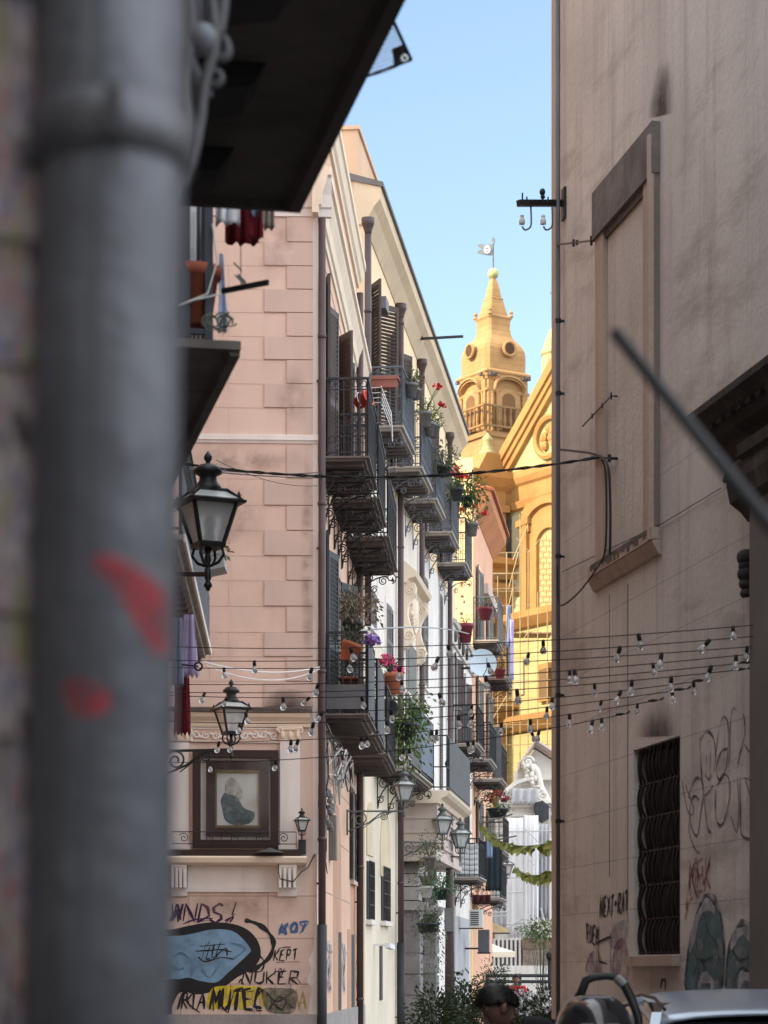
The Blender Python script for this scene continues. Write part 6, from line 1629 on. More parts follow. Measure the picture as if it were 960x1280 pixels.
for (c_, ax_, ey_) in (((cxy, -.37, zc_), Vector((1, 0, 0)), Vector((0, 0, 1))), ((-.37, cxy, zc_), Vector((0, 1, 0)), Vector((0, 0, 1)))):
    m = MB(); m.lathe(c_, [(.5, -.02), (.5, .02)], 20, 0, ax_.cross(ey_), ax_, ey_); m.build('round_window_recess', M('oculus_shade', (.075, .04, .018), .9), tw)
m = MB()
for k in (0, 1):
    def T(x, y, z): return (x, y, z) if k == 0 else (y, x, z)
    ys_, yt_, yb_ = 497, 488, 536
    r = 9.5 * PX / .852
    for (ri, ro, o) in ((r, r + .35, -.25),):
        pts = [(cxy - ro, tz(yb_)), (cxy - ro, tz(ys_))] + [(cxy - ro * math.cos(math.pi * i / 10), tz(ys_) + ro * .8 * math.sin(math.pi * i / 10)) for i in range(11)] + [(cxy + ro, tz(yb_))]
        b = len(m.v); n = len(pts)
        m.add([T(x, o, z) for x, z in pts] + [T(x, .1, z) for x, z in pts], [tuple(range(n)), tuple(range(2 * n - 1, n - 1, -1))] + [(i, (i + 1) % n, n + (i + 1) % n, n + i) for i in range(n)])
    for x in (.45, 1.0, S - 1.0, S - .45):
        c_ = T(x, -.12, 0); m.lathe((c_[0], c_[1], tz(538)), [(.17, 0), (.15, .2), (.14, (538 - 492) * PX), (.22, (538 - 489) * PX)], 8)
m.build('pilasters_and_arch', TOWERST, tw)
for k in (0, 1):
    m = MB()
    def T(x, y, z): return (x, y, z) if k == 0 else (y, x, z)
    pts = [(cxy - r + .1, tz(yb_)), (cxy - r + .1, tz(ys_))] + [(cxy - (r - .1) * math.cos(math.pi * i / 10), tz(ys_) + (r - .1) * .8 * math.sin(math.pi * i / 10)) for i in range(11)] + [(cxy + r - .1, tz(yb_))]
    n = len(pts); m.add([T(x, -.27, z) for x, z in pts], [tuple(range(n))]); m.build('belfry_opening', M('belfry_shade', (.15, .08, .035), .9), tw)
m = MB()
for (a, b) in (((.1, -.75), (S + .2, -.75)), ((-.75, .1), (-.75, S + .2)), ((-.75, -.75), (.1, -.75)), ((-.75, -.75), (-.75, .1))):
    for z in (tz(534), tz(509)): m.bar((a[0], a[1], z), (b[0], b[1], z), .16)
    L_ = math.hypot(b[0] - a[0], b[1] - a[1]); k = max(1, int(L_ / .55))
    for i in range(k + 1):
        x, y = a[0] + (b[0] - a[0]) * i / k, a[1] + (b[1] - a[1]) * i / k
        m.lathe((x, y, tz(534)), [(.07, 0), (.15, .45), (.06, 1.1), (.1, 1.4), (.07, 1.66)], 6)
m.build('balustrade', M('balustrade_stone', (.24, .14, .06), .9), tw)
m = MB()
for x in (.15, .6, S - .6, S - .15): m.box(x - .15, x + .15, -.52, -.3, tz(470), tz(466))
for y in (.3, S - .3): m.box(-.52, -.3, y - .15, y + .15, tz(470), tz(466))
m.build('cornice_sockets', SOOT, tw)
m = MB()
for (ax_, bx_) in ((-.3, -.3), (S + .3, -.3), (-.3, S + .3)):
    q = (ss(44) * .95, )
for i, j in ((-1, -1), (1, -1), (-1, 1), (1, 1)): m.lathe((cxy + i * ss(44), cxy + j * ss(44), tz(399)), [(.12, 0), (.22, .1), (.12, .3), (.2, .45), (.02, .7)], 8)
m.build('corner_finials', TOWERST, tw)
m = MB(); m.ball((cxy, cxy, tz(342)), 7 * PX, 16, 10); m.build('copper_ball', M('green_copper_ball', (.42, .42, .20), .5, .2, .15, 1), tw, True)
rl = Vector((.852, -.524, 0))    # screen-right in local axes
m = MB(); m.tube([(cxy, cxy, tz(336)), (cxy, cxy, tz(299))], .055, 6); c0_ = Vector((cxy, cxy, 0))
def fl(px, py): return c0_ + rl * ((px - 617.0) * PX) + Vector((0, 0, tz(py)))
m.build('vane_pole', SOOT, tw)
m = MB()
poly = [(616.5, 305), (608, 306), (602, 304), (597, 306), (600, 309), (604, 311), (598, 313), (597, 316), (604, 318), (612, 319), (616.5, 319)]
n = len(poly); off = Vector((.03, .05, 0))
m.add([fl(*q) for q in poly] + [fl(*q) + off for q in poly], [tuple(range(n)), tuple(range(2 * n - 1, n - 1, -1))] + [(i, (i + 1) % n, n + (i + 1) % n, n + i) for i in range(n)])
m.tube([fl(617, 305), fl(618.5, 300), fl(617.5, 296), fl(616, 300), fl(617, 305)], .09, 5)
m.build('flag_vane', M('grey_vane_metal', (.20, .22, .21), .5, .4), tw)
m = MB(); m.tube([fl(609.5 + 2.8 * math.cos(a), 312.5 + 4 * math.sin(a)) - Vector((.05, .08, 0)) for a in [6.2832 * k / 16 for k in range(17)]], .09, 5, False); m.bar(fl(608, 313) - Vector((.05, .08, 0)), fl(612, 312) - Vector((.05, .08, 0)), .12); m.build('vane_emblem', CLOTHW, tw)

# hoods over the belfry windows, corner pilasters and panels
for k in (0, 1):
    def T(x, y, z): return (x, y, z) if k == 0 else (y, x, z)
    m = MB()
    hw = r + .75
    for (h0, h1, o) in ((0, .16, -.45), (.16, .32, -.60)):
        pts = [(cxy - hw * math.cos(math.pi * i / 10), tz(486.5) + h1 + .95 * math.sin(math.pi * i / 10)) for i in range(11)]
        pt2 = [(cxy - hw * math.cos(math.pi * i / 10), tz(486.5) + h0 + .95 * math.sin(math.pi * i / 10)) for i in range(11)]
        for i in range(10):
            q = [pts[i], pts[i + 1], pt2[i + 1], pt2[i]]; n = 4
            m.add([T(x, o, z) for x, z in q] + [T(x, .05, z) for x, z in q], [(0, 1, 2, 3), (7, 6, 5, 4)] + [(i_, (i_ + 1) % 4, 4 + (i_ + 1) % 4, 4 + i_) for i_ in range(4)])
    m.build('window_hood', TOWERST, tw)
    for x0 in (.06, S - .62):
        m = MB(); c_ = [T(x0, -.16, tz(538)), T(x0 + .56, .04, tz(474))]
        m.box(min(c_[0][0], c_[1][0]), max(c_[0][0], c_[1][0]), min(c_[0][1], c_[1][1]), max(c_[0][1], c_[1][1]), c_[0][2], c_[1][2]); m.build('corner_pilaster', TOWERST, tw)
# stone lantern beyond, half hidden by the right wall
lt = thing('church_lantern', 'small golden domed lantern rising behind the gable by the right wall', 'lantern tower', P(693, 1215, 185) * 1)
lt.location.z = 0
LX = 185 / FPX
def lz(y): return CAMZ + (HY - y) * LX
m = MB(); m.lathe((0, 0, 0), [(20 * LX, lz(560)), (20 * LX, lz(480)), (22 * LX, lz(476)), (17 * LX, lz(472)), (16 * LX, lz(446)), (18 * LX, lz(443)), (18 * LX, lz(440)), (15 * LX, lz(436)), (12.5 * LX, lz(426)), (8 * LX, lz(416)), (4 * LX, lz(410)), (3.5 * LX, lz(400)), (.4 * LX, lz(392))], 8, .39); m.build('drum_and_dome', GOLD2, lt)
m = MB()
for k in range(8):
    a = .39 + math.pi / 4 * k + math.pi / 8; c_ = Vector((math.cos(a), math.sin(a), 0)); e = Vector((-math.sin(a), math.cos(a), 0))
    m.obox(c_ * (15.0 * LX) + Vector((0, 0, lz(459))), e * (3.2 * LX), c_ * .05, Vector((0, 0, 9 * LX)))
m.build('lantern_windows', M('pale_new_render', (.36, .325, .20)), lt)
m = MB(); m.tube([(0, 0, lz(392)), (0, 0, lz(360))], .08, 6); m.bar((-.35, 0, lz(366)), (.35, 0, lz(366)), .12); m.build('cross', M('grey_vane_metal', (.2, .22, .21)), lt)

# scaffolding in front of the church
SD = 139.0
sc_o = P(620, 1215, SD); sc_o.z = 0
sc = thing('scaffolding', 'pale steel scaffolding with plank decks across the foot of the golden church', 'scaffolding', sc_o)
SCM = M('pale_scaffold_steel', (.34, .25, .14), .5, .2, .1, 2, .1)
m = MB(sc_o)
for px, y0, y1 in ((603, 1215, 760), (612, 1215, 700), (622, 1215, 720), (633, 1215, 690), (641, 1215, 720), (650, 1215, 650), (660, 1215, 690), (672, 1215, 740), (684, 1215, 760)):
    for dd in (0, 2.2): m.tube([P(px, y0 + 15, SD + dd), P(px + (.5 if dd else 0), y1, SD + dd)], .026, 5)
m.build('standards', SCM, sc)
m = MB(sc_o)
for y, xr in ((690, 662), (716, 655), (735, 655), (756, 665), (800, 690), (822, 660), (850, 690), (872, 690), (905, 690), (930, 690), (970, 690)): m.tube([P(600, y + 2, SD), P(xr, y, SD)], .022, 5)
for (a, b, c_, d_) in ((641, 735, 633, 770), (648, 690, 636, 735), (660, 655, 641, 700), (660, 690, 684, 665), (612, 905, 633, 870), (641, 820, 660, 790), (622, 800, 641, 850), (645, 672, 662, 690)): m.tube([P(a, b, SD), P(c_, d_, SD)], .02, 5)
m.build('ledgers_and_braces', SCM, sc)
m = MB(sc_o)
for (x0, x1, y) in ((601, 652, 738), (604, 640, 881), (602, 641, 908), (600, 648, 716), (642, 690, 790), (606, 636, 950)):
    a, b = P(x0, y, SD), P(x1, y, SD); m.box(a.x, b.x, SD + .1, SD + 2.1, a.z - .06, a.z + .02)
m.build('plank_decks', M('scaffold_planks', (.30, .21, .11), .9, 0, .2, 3), sc)

# white marble portal half hidden behind sheeting
MD = 112.0
mo = P(660, 1215, MD); mo.z = 0
mp_ = thing('marble_portal', 'white carved marble portal with broken pediments behind the white sheeting', 'portal', mo)
def ML(px, py, dy=0): v = P(px, py, MD) - mo; v.y += dy; return v
def mplate(m, pix, y0, y1):
    q = [ML(*p) for p in pix]; m.plate([(v.x, v.z) for v in q], y0, y1)
m = MB(); mplate(m, [(622, 1300), (622, 1006), (640, 1006), (690, 1004), (705, 1004), (705, 1300)], .5, 3); mplate(m, [(645, 1005), (647, 960), (690, 935), (705, 935), (705, 1005)], .8, 3); m.build('back_wall', MARBLE, mp_)
m = MB()
for (a, b, c_) in ((0, 5, -.9), (5, 9, -.5), (9, 15, -.2)):
    pts = [(671 - (47 - a) * math.cos(t), 1004 - (32 - a * .9) * math.sin(t)) for t in [math.pi / 2 * k / 10 * 1.0 for k in range(11)]]
    pts2 = [(671 - (47 - b) * math.cos(t), 1004 - (32 - b * .9) * math.sin(t)) for t in [math.pi / 2 * k / 10 * 1.0 for k in range(11)]]
    for i in range(10): mplate(m, [pts[i], pts[i + 1], pts2[i + 1], pts2[i]], c_, .7)
m.build('segmental_pediment', MARBLE, mp_)
m = MB()
for (t0, t1, o) in ((0, 3, -1.2), (3, 6, -.9), (6, 9, -.55)):
    mplate(m, [(648, 954 + t0), (668, 926 + t0), (668, 926 + t1), (648, 954 + t1)], o, .9); mplate(m, [(668, 926 + t0), (705, 950 + t0), (705, 950 + t1), (668, 926 + t1)], o + .02, .9)
m.build('triangular_pediment', M('marble_pinkish', (.66, .56, .5), .8, 0, .1, 1), mp_)
m = MB(); mplate(m, [(654, 957), (668, 937), (700, 958), (700, 975), (664, 975)], -.3, .9); m.build('pediment_field', MARBLE, mp_)
m = MB()
for k in range(70):
    f = k / 69; x = 656 + 24 * f ** 1.3; y = 952 + 50 * f; m.ball(ML(x + 5 * math.sin(k * 2.2), y + 2 * math.sin(k * 3.1), -.8 + .2 * math.sin(k)), .06 + .07 * math.sin(k * 1.7) ** 2, 7, 5, (1, 1, R.uniform(.6, 1.5)))
m.tube(spiral(ML(658, 955, -1.0), .30, .05, 0, 1.6, 20), .07, 6); m.tube(spiral(ML(677, 996, -1.0), .28, .05, 2, 1.6, 20), .07, 6)
m.tube([ML(658, 950, -.8), ML(670, 965, -.9), ML(675, 985, -.9), ML(684, 1002, -.8)], [.12, .15, .13, .12], 8)
m.build('carved_volute', M('bright_marble', (.78, .75, .69), .7, 0, .1, 2), mp_, True)
m = MB()
for (y0, y1, o) in ((1003, 1007, -1.1), (1007, 1011, -.9), (1011, 1018, -.6), (1018, 1022, -.75)): mplate(m, [(622, y0), (705, y0 - 1), (705, y1 - 1), (622, y1)], o, .6)
m.build('entablature', MARBLE, mp_)
for px in (641, 683):
    m = MB(); c_ = ML(px, 1215, -.3); c_.z = 0
    m.lathe(c_, [(.40, 0), (.40, .8), (.3, .9), (.27, 1.2), (.24, 7.0), (.3, 7.1), (.36, 7.5), (.42, 7.55), (.42, 7.8)], 16); m.build('column', MARBLE, mp_, True)
m = MB(); mplate(m, [(665, 1006), (676, 1003), (684, 1010), (686, 1024), (676, 1030), (668, 1022)], -1.3, -.4); m.build('dark_netting', M('dark_netting', (.05, .055, .06), .9, 0, .3, 3), mp_)
# sheets
def sheet(px0, px1, py0, py1, d, mat, label, rag=.1, folds=4, amp=.12):
    a, b = P(px0, py0, d), P(px1, py1, d)
    o = cloth(Vector(((a.x + b.x) / 2, d, a.z)), 'scaffold_sheet', label, mat, b.x - a.x, a.z - b.z, .0, folds, amp, 'white sheets over the church scaffolding', cat='sheet', rag=rag)
    return o
sheet(634, 654.5, 1022, 1172, 106, SHEET, 'left white scaffold sheet, smooth and bright in front of the marble portal', .05, 2, .07)
sheet(655, 673, 1019, 1172, 105.5, SHEET, 'middle white scaffold sheet with long vertical creases', .08, 4, .12)
sheet(672, 687, 1030, 1150, 106.5, M('grey_scaffold_sheet', (.50, .51, .53), .8, 0, .08, 1), 'greyer creased scaffold sheet at the right beside the taupe wall', .15, 3, .14)
sheet(611, 633, 1100, 1160, 105, M('grey_scaffold_sheet', (.5, .51, .53)), 'grey scaffold sheet low on the left behind the far lantern', .05, 3, .08)
sheet(640, 671, 985, 1004, 110.6, M('grey_scaffold_sheet', (.5, .51, .53)), 'grey sheet draped over the curved marble pediment', .1, 3, .12)
s2o = P(625, 1215, 104.5); s2o.z = 0
s2 = thing('low_scaffolding', 'grey low scaffolding with guard rails in front of the white sheets', 'scaffolding', s2o)
m = MB(s2o)
for px, y1 in ((612, 1030), (622, 1030), (633, 1020), (655, 1020), (687, 1010)): m.tube([P(px, 1240, 104.5), P(px, y1, 104.5)], .035, 5)
for y, x0, x1 in ((1040, 608, 690), (1075, 608, 635), (1098, 608, 650), (1128, 608, 634), (1141, 608, 634), (1146, 608, 634), (1116, 634, 656), (1155, 634, 656)): m.tube([P(x0, y, 104.4), P(x1, y - 1, 104.4)], .03, 5)
m.tube([P(640, 1050, 104.3), P(668, 1082, 104.3)], .02, 5); m.tube([P(655, 1035, 104.3), P(685, 1065, 104.3)], .02, 5); m.tube([P(634, 1160, 104.3), P(655, 1148, 104.3)], .035, 5); m.tube([P(676, 1135, 104.3), P(682, 1158, 104.3)], .04, 5)
m.build('tubes', M('grey_scaffold_steel', (.48, .48, .48), .5, .3), s2)
m = MB(s2o)
for y, x0, x1 in ((1042, 609, 634), (1100, 609, 634), (1052, 609, 632)): a, b = P(x0, y, 104.6), P(x1, y, 104.6); m.box(a.x, b.x, 104.6, 105.6, a.z - .08, a.z)
a, b = P(662, 1098, 104.2), P(677, 1098, 104.2); m.box(a.x, b.x, 104.0, 104.3, a.z - .15, a.z)
m.build('decks', M('grey_planks', (.3, .28, .26), .9, 0, .2, 3), s2)
# ------------------------------------------------------------------ the square at the end of the street
FD = 96.0
fo = P(650, 1215, FD); fo.z = 0
fn = thing('reed_fence', 'fence of white slats and brown reed panels above a low white wall', 'fence', fo)
zt_, zb_ = P(0, 1172, FD).z, P(0, 1207, FD).z
m = MB(fo)
x = P(606, 0, FD).x; k = 0
xe = P(652, 0, FD).x
while x < xe: m.box(x, x + .085, FD, FD + .04, zb_, zt_ - .02 * (k % 3)); x += .17; k += 1
m.build('white_slats', M('white_fence_paint', (.6, .58, .56), .8), fn)
m = MB(fo); a, b = P(604, 0, FD).x, P(700, 0, FD).x; m.box(a, b, FD + .06, FD + .1, zb_, zt_ - .1); m.build('dark_backing', M('dark_backing', (.10, .085, .08), .9), fn)
m = MB(fo); x = xe + .05; xe2 = P(686, 0, FD).x
while x < xe2: w_ = R.uniform(.03, .06); m.box(x, x + w_, FD - .02 - R.uniform(0, .02), FD + .03, zb_, zt_ - R.uniform(.1, .16)); x += w_ + .008
m.build('reed_panel', M('reed_matting', (.30, .25, .21), .9, 0, .3, 6), fn)
m = MB(fo); m.box(xe, xe2 + .1, FD - .06, FD + .0, zt_ - .45, zt_ - .02); m.build('reed_cap', M('brown_reed_cap', (.20, .15, .11), .9, 0, .2, 4), fn)
m = MB(fo); m.box(a, b, FD - .1, FD + .12, 0, zb_ - .002); m.build('low_wall', WHITEP, fn)
po = P(606, 1215, 90.5); po.z = 0
t = thing('cream_parasol', 'cream square parasol in front of the white slatted fence', 'parasol', po)
ztop, zed = P(0, 1176, 90.5).z, P(0, 1190, 90.5).z
r_ = (642 - 606) / FPX * 90.5
m = MB()
def q4(r, z): return [Vector((r * i, r * j, z)) for i, j in ((-1, -1), (1, -1), (1, 1), (-1, 1))]
m.loft([q4(.03, ztop), q4(r_ * .5, (ztop + zed) / 2 - .03), q4(r_, zed), q4(r_ * 1.005, zed - .20), q4(r_ * .99, zed - .20), q4(r_ * .985, zed - .03), q4(.02, ztop - .04)]); m.build('canopy', M('cream_canvas', (.80, .74, .60), .9, 0, .05, 2), t)
m = MB(); m.tube([(0, 0, 0), (0, 0, ztop + .1)], .03, 8); m.build('pole', GREYPOT, t)
ao = P(624, 1160, 98)
t = thing('tan_awning', 'small tan canvas awning hanging below the grey scaffolding', 'awning', ao)
m = MB(); a, b = P(613, 1153, 98) - ao, P(636, 1167, 98) - ao
m.add([(a.x, 0, a.z), (b.x, 0, a.z - .3), (b.x, -.8, b.z), (a.x, -.8, b.z + .02), (a.x, 0, a.z + .03), (b.x, 0, a.z - .27), (b.x, -.8, b.z + .03), (a.x, -.8, b.z + .05)], [(0, 1, 2, 3), (7, 6, 5, 4), (0, 4, 5, 1), (1, 5, 6, 2), (2, 6, 7, 3), (3, 7, 4, 0)]); m.build('canvas', M('tan_canvas', (.30, .22, .12), .9), t)
m = MB(); m.tube([(a.x, -.8, b.z), (b.x, -.8, b.z)], .03, 6); m.build('bar', IRON, t)
ro = P(650, 1215, 58); ro.z = 0
t = thing('dark_rail', 'dark two-bar iron railing crossing the end of the street', 'railing', ro)
m = MB(ro)
for y in (1219.5, 1227): m.tube([P(607, y, 58), P(692, y, 58)], .04, 8)
m.build('bars', SHUTB, t)
m = MB(ro)
for px in (609, 650, 690): q = P(px, 1215, 58); m.tube([(q.x, 58.06, 0), (q.x, 58.06, 1.56)], .04, 8)
m.build('posts', SHUTB, t)
bo = P(688.5, 1215, 42); bo.z = 0
t = thing('dark_post', 'dark round-headed post standing against the corner of the taupe wall', 'post', bo)
m = MB(); m.tube([(0, 0, 0), (0, 0, 1.85)], .055, 10); m.build('shaft', SHUTB, t, True); m = MB(); m.lathe((0, 0, 1.82), [(.06, 0), (.085, .03), (.085, .10), (.05, .14), (.01, .15)], 10); m.build('head', SHUTB, t, True)

def bush(px, py, d, label, leaf, r, n, ls, sc=(1, 1, 1), flower=None, name='shrub', group='shrubs at the end of the street', stems=14, upr=True):
    n, ls = int(n * 2.1), ls * .66
    p = P(px, py, d); t = thing(name, label, 'shrub', (p.x, p.y, 0), 0, group)
    m = MB()
    for i in range(stems):
        a = R.uniform(0, 6.28); q = Vector((math.cos(a) * r * sc[0] * R.uniform(.2, .9), math.sin(a) * r * sc[1] * R.uniform(.2, .9), p.z + r * sc[2] * R.uniform(-.2, .95)))
        m.tube([Vector((q.x * .1, q.y * .1, 0)), Vector((q.x * .5, q.y * .5, q.z * .6)), q], [.016, .010, .004], 5)
    m.build('stems', LEAFD, t)
    m = MB(); foliage(m, (0, 0, p.z), r, n, ls, sc); m.build('foliage', leaf, t, fix=False)
    if flower:
        m = MB(); blossoms(m, (0, 0, p.z), r * .95, 130, .05)
        for v in m.v: v.x *= sc[0]
        m.build('blossoms', flower, t, fix=False)
    return t
bush(548, 1272, 30, 'dark leafy shrub at the foot of the portal, left of the dark haired man', LEAFD, .38, 900, .085, (1.0, .8, 1.0))
bush(582, 1262, 31, 'taller dark shrub with loose twigs just left of the dark haired man', LEAFD, .36, 760, .085, (.8, .8, 1.25))
bush(604, 1276, 32, 'low dark shrub behind the dark haired man', LEAFD, .34, 520, .085)
bush(617, 1226, 52, 'small loose shrub growing by the dark iron railing', LEAFD, .32, 380, .10, (1.1, .8, 1.3))
bush(664, 1268, 33, 'hedge dotted with pale blue white flowers in front of the dark railing', LEAFD, .42, 1300, .08, (1.1, .7, .85), CLOTHW)
bush(640, 1268, 35, 'end of the pale flowered hedge beside the dark haired man', LEAFD, .38, 800, .08, (.9, .7, .8), M('pale_blue_petals', (.4, .48, .66), .8))
bush(688, 1264, 31, 'dark hedge end meeting the corner of the taupe wall', LEAFD, .34, 700, .08, (.6, .7, .9), CLOTHW)
bush(676, 1163, 94, 'green shrub in front of the white sheets above the reed fence', LEAFM, .55, 420, .18, (1.3, .8, .8), M('bright_marble', (.78, .75, .69)))
# leafy garlands across the street
def garland(a, b, s, label, n, ls, gap=0):
    t = thing('leaf_garland', label, 'garland', a, 0, 'leafy garlands strung across the far street')
    pts = sag(Vector((0, 0, 0)), b - a, s, 24)
    m = MB(); m.tube(pts, .012, 5); m.build('string', LEAFD, t)
    m = MB()
    for i in range(n):
        f = R.random() ** .8 * 23.99; k = int(f); q = pts[k].lerp(pts[k + 1], f - k)
        m.leaf(q, (R.gauss(0, .5), R.gauss(0, .5), R.uniform(-1.3, -.2)), ls * R.uniform(.5, 1.2), .3, .8)
    m.build('leaves', LEAFY, t, fix=False)
garland(P(598, 1026, 70), P(698, 1052, 27), .30, 'upper garland of yellow green leaves across the white sheets', 170, .17)
garland(P(643, 1083, 66), P(698, 1088, 26), .14, 'lower garland of yellow green leaves reaching the taupe wall', 120, .155)

# ------------------------------------------------------------------ people
def person(base, label, pose, skin, cloth_mat, hair_mat, trousers, hand=True):
    """one continuous body grown from a skeleton; clothing and hair are its children"""
    t = thing('person', label, 'person', base)
    def skinmesh(name, joints, bones, mat, root=0, sub=2):
        me = bpy.data.meshes.new(name); me.from_pydata([j[0] for j in joints], bones, []); me.update()
        o = bpy.data.objects.new(name, me); C.objects.link(o)
        sk = o.modifiers.new('skin', 'SKIN'); sk.use_smooth_shade = True
        for i, j in enumerate(joints):
            me.skin_vertices[0].data[i].radius = j[1] if isinstance(j[1], tuple) else (j[1], j[1]); me.skin_vertices[0].data[i].use_root = (i == root)
        ss_ = o.modifiers.new('sub', 'SUBSURF'); ss_.levels = sub; ss_.render_levels = sub
        dg = bpy.context.evaluated_depsgraph_get(); dg.update()
        me2 = bpy.data.meshes.new_from_object(o.evaluated_get(dg)); me2.name = name
        bpy.data.objects.remove(o)
        return me2
    def from_mesh(mesh):
        m = MB(); m.add([v.co.copy() for v in mesh.vertices], [tuple(p.vertices) for p in mesh.polygons]); return m
    J = pose
    names = list(J)
    bones = [(names.index(a), names.index(b)) for a, b in (('pelvis', 'belly'), ('belly', 'chest'), ('chest', 'neck'), ('neck', 'head'), ('chest', 'shL'), ('shL', 'elL'), ('elL', 'wrL'), ('chest', 'shR'), ('shR', 'elR'), ('elR', 'wrR'), ('pelvis', 'hipL'), ('hipL', 'knL'), ('knL', 'anL'), ('anL', 'toL'), ('pelvis', 'hipR'), ('hipR', 'knR'), ('knR', 'anR'), ('anR', 'toR'))]
    rad = dict(pelvis=.14, belly=.125, chest=.15, neck=.058, head=.06, shL=.075, elL=.048, wrL=.034, shR=.075, elR=.048, wrR=.034, hipL=.10, knL=.062, anL=.042, toL=.035, hipR=.10, knR=.062, anR=.042, toR=.035)
    body = from_mesh(skinmesh('body', [(Vector(J[k][:3]), rad[k]) for k in names], bones, skin))
    h = Vector(J['head'][:3]); f = Vector(J['_f']); up = Vector(J['_u']); f.normalize(); up = (up - f * up.dot(f)).normalized(); rt = f.cross(up)
    hc = h + up * .07 + f * .015
    # head: an ovoid shaped with brow, nose, lips, chin and ears
    rings = []
    for i in range(15):
        a = math.pi * i / 14; z = -math.cos(a); rr = math.sin(a)
        ring_ = []
        for k in range(24):
            b = 2 * math.pi * k / 24; x, y = math.cos(b) * rr, math.sin(b) * rr       # x to the face, y to the side
            X = x * (.098 if x > 0 else .104); Y = y * .076; Z = z * .122
            if z < 0: Y *= 1 + .18 * z; X *= 1 + .10 * z if x > 0 else 1 + .35 * z
            if x > .55 and -.25 < z < .2: X -= .006 * (abs(y) > .2) * (z > -.05)
            ring_.append(hc + f * X + rt * Y + up * Z)
        rings.append(ring_)
    body.loft(rings)
    body.ball(hc + f * .104 - up * .012, .015, 10, 8, (1.1, 1.0, 1.5)); body.ball(hc + f * .111 - up * .024, .015, 10, 8)
    body.ball(hc + f * .088 - up * .062, .016, 8, 6, (1, 1.2, .6)); body.ball(hc + f * .078 - up * .10, .026, 8, 6)
    for s_ in (-1, 1): body.ball(hc + rt * (s_ * .078) - f * .012 - up * .012, .033, 8, 6, (.7, .7, 1.15))
    if hand:
        for S_ in ('L', 'R'):
            w_, e_ = Vector(J['wr' + S_][:3]), Vector(J['el' + S_][:3]); d = (w_ - e_).normalized(); x = d.cross(Vector((0, 0, 1)));  x = x.normalized() if x.length > .05 else Vector((1, 0, 0)); y = d.cross(x)
            body.tube([w_ - d * .02, w_ + d * .03, w_ + d * .085], [.028, .036, .034], 8)
            for k, (off_, ln_) in enumerate(((-.03, .075), (-.010, .085), (.011, .08), (.03, .062))):
                p0 = w_ + d * .075 + x * off_; body.tube([p0, p0 + d * ln_ * .45 + y * .004, p0 + d * ln_ * .75 + y * .018, p0 + d * ln_ * .9 + y * .034], [.0095, .009, .008, .006], 7)
            p0 = w_ + d * .03 + x * -.03; body.tube([p0, p0 + d * .03 - x * .022 + y * .01, p0 + d * .06 - x * .028 + y * .02], [.013, .011, .008], 7)
    o = body.build('body', skin, t, True)
    rm_ = o.modifiers.new('fuse', 'REMESH'); rm_.mode = 'VOXEL'; rm_.voxel_size = .0085; rm_.use_smooth_shade = True
    dg = bpy.context.evaluated_depsgraph_get(); dg.update()
    me = bpy.data.meshes.new_from_object(o.evaluated_get(dg)); o.modifiers.clear(); me.name = 'body'; o.data = me
    bm = bmesh.new(); bm.from_mesh(me); bm.verts.ensure_lookup_table()
    seen, best = set(), []
    for v0 in bm.verts:
        if v0 in seen: continue
        st, isl = [v0], []
        seen.add(v0)
        while st:
            v = st.pop(); isl.append(v)
            for e in v.link_edges:
                w_ = e.other_vert(v)
                if w_ not in seen: seen.add(w_); st.append(w_)
        if len(isl) > len(best): best = isl
    keep = set(best); bmesh.ops.delete(bm, geom=[v for v in bm.verts if v not in keep], context='VERTS'); bm.to_mesh(me); bm.free()
    if not me.materials: me.materials.append(skin)
    sub_ = lambda keys: [(Vector(J[k][:3]), {'chest': .172, 'belly': .150, 'pelvis': .162, 'shL': .095, 'shR': .095, 'elL': .068, 'elR': .068, 'neck': .075, 'hipL': .118, 'hipR': .118, 'knL': .08, 'knR': .08, 'anL': .065, 'anR': .065, 'waist': .15}[k]) for k in keys]
    Jn = dict(J); 
    c_, n_ = Vector(J['chest'][:3]), Vector(J['neck'][:3]); J['collar'] = tuple(c_.lerp(n_, .62))
    el = {s_: Vector(J['sh' + s_][:3]).lerp(Vector(J['el' + s_][:3]), .72) for s_ in 'LR'}
    shirt = [(Vector(J['pelvis'][:3]), .155), (Vector(J['belly'][:3]), .150), (c_, .175), (Vector(J['collar']), .082), (Vector(J['shL'][:3]), .098), (el['L'], .074), (Vector(J['shR'][:3]), .098), (el['R'], .074)]
    from_mesh(skinmesh('shirt', shirt, [(0, 1), (1, 2), (2, 3), (2, 4), (4, 5), (2, 6), (6, 7)], cloth_mat)).build('shirt', cloth_mat, t, True)
    tr = [(Vector(J['pelvis'][:3]) - Vector((0, 0, .03)), .158)] + sub_(['hipL', 'knL', 'anL', 'hipR', 'knR', 'anR'])
    from_mesh(skinmesh('trousers', tr, [(0, 1), (1, 2), (2, 3), (0, 4), (4, 5), (5, 6)], trousers)).build('trousers', trousers, t, True)
    m = MB()
    for S_ in 'LR':
        a, b = Vector(J['an' + S_][:3]), Vector(J['to' + S_][:3]); d = (b - a); d.z = 0; d.normalize()
        m.tube([Vector((a.x, a.y, .045)) - d * .07, Vector((a.x, a.y, .05)), Vector((a.x, a.y, .042)) + d * .1, Vector((a.x, a.y, .03)) + d * .19], [.038, .048, .045, .025], 10)
    m.build('shoes', BLACKMET, t, True)
    # hair: cap following the skull with tufts
    rings = []
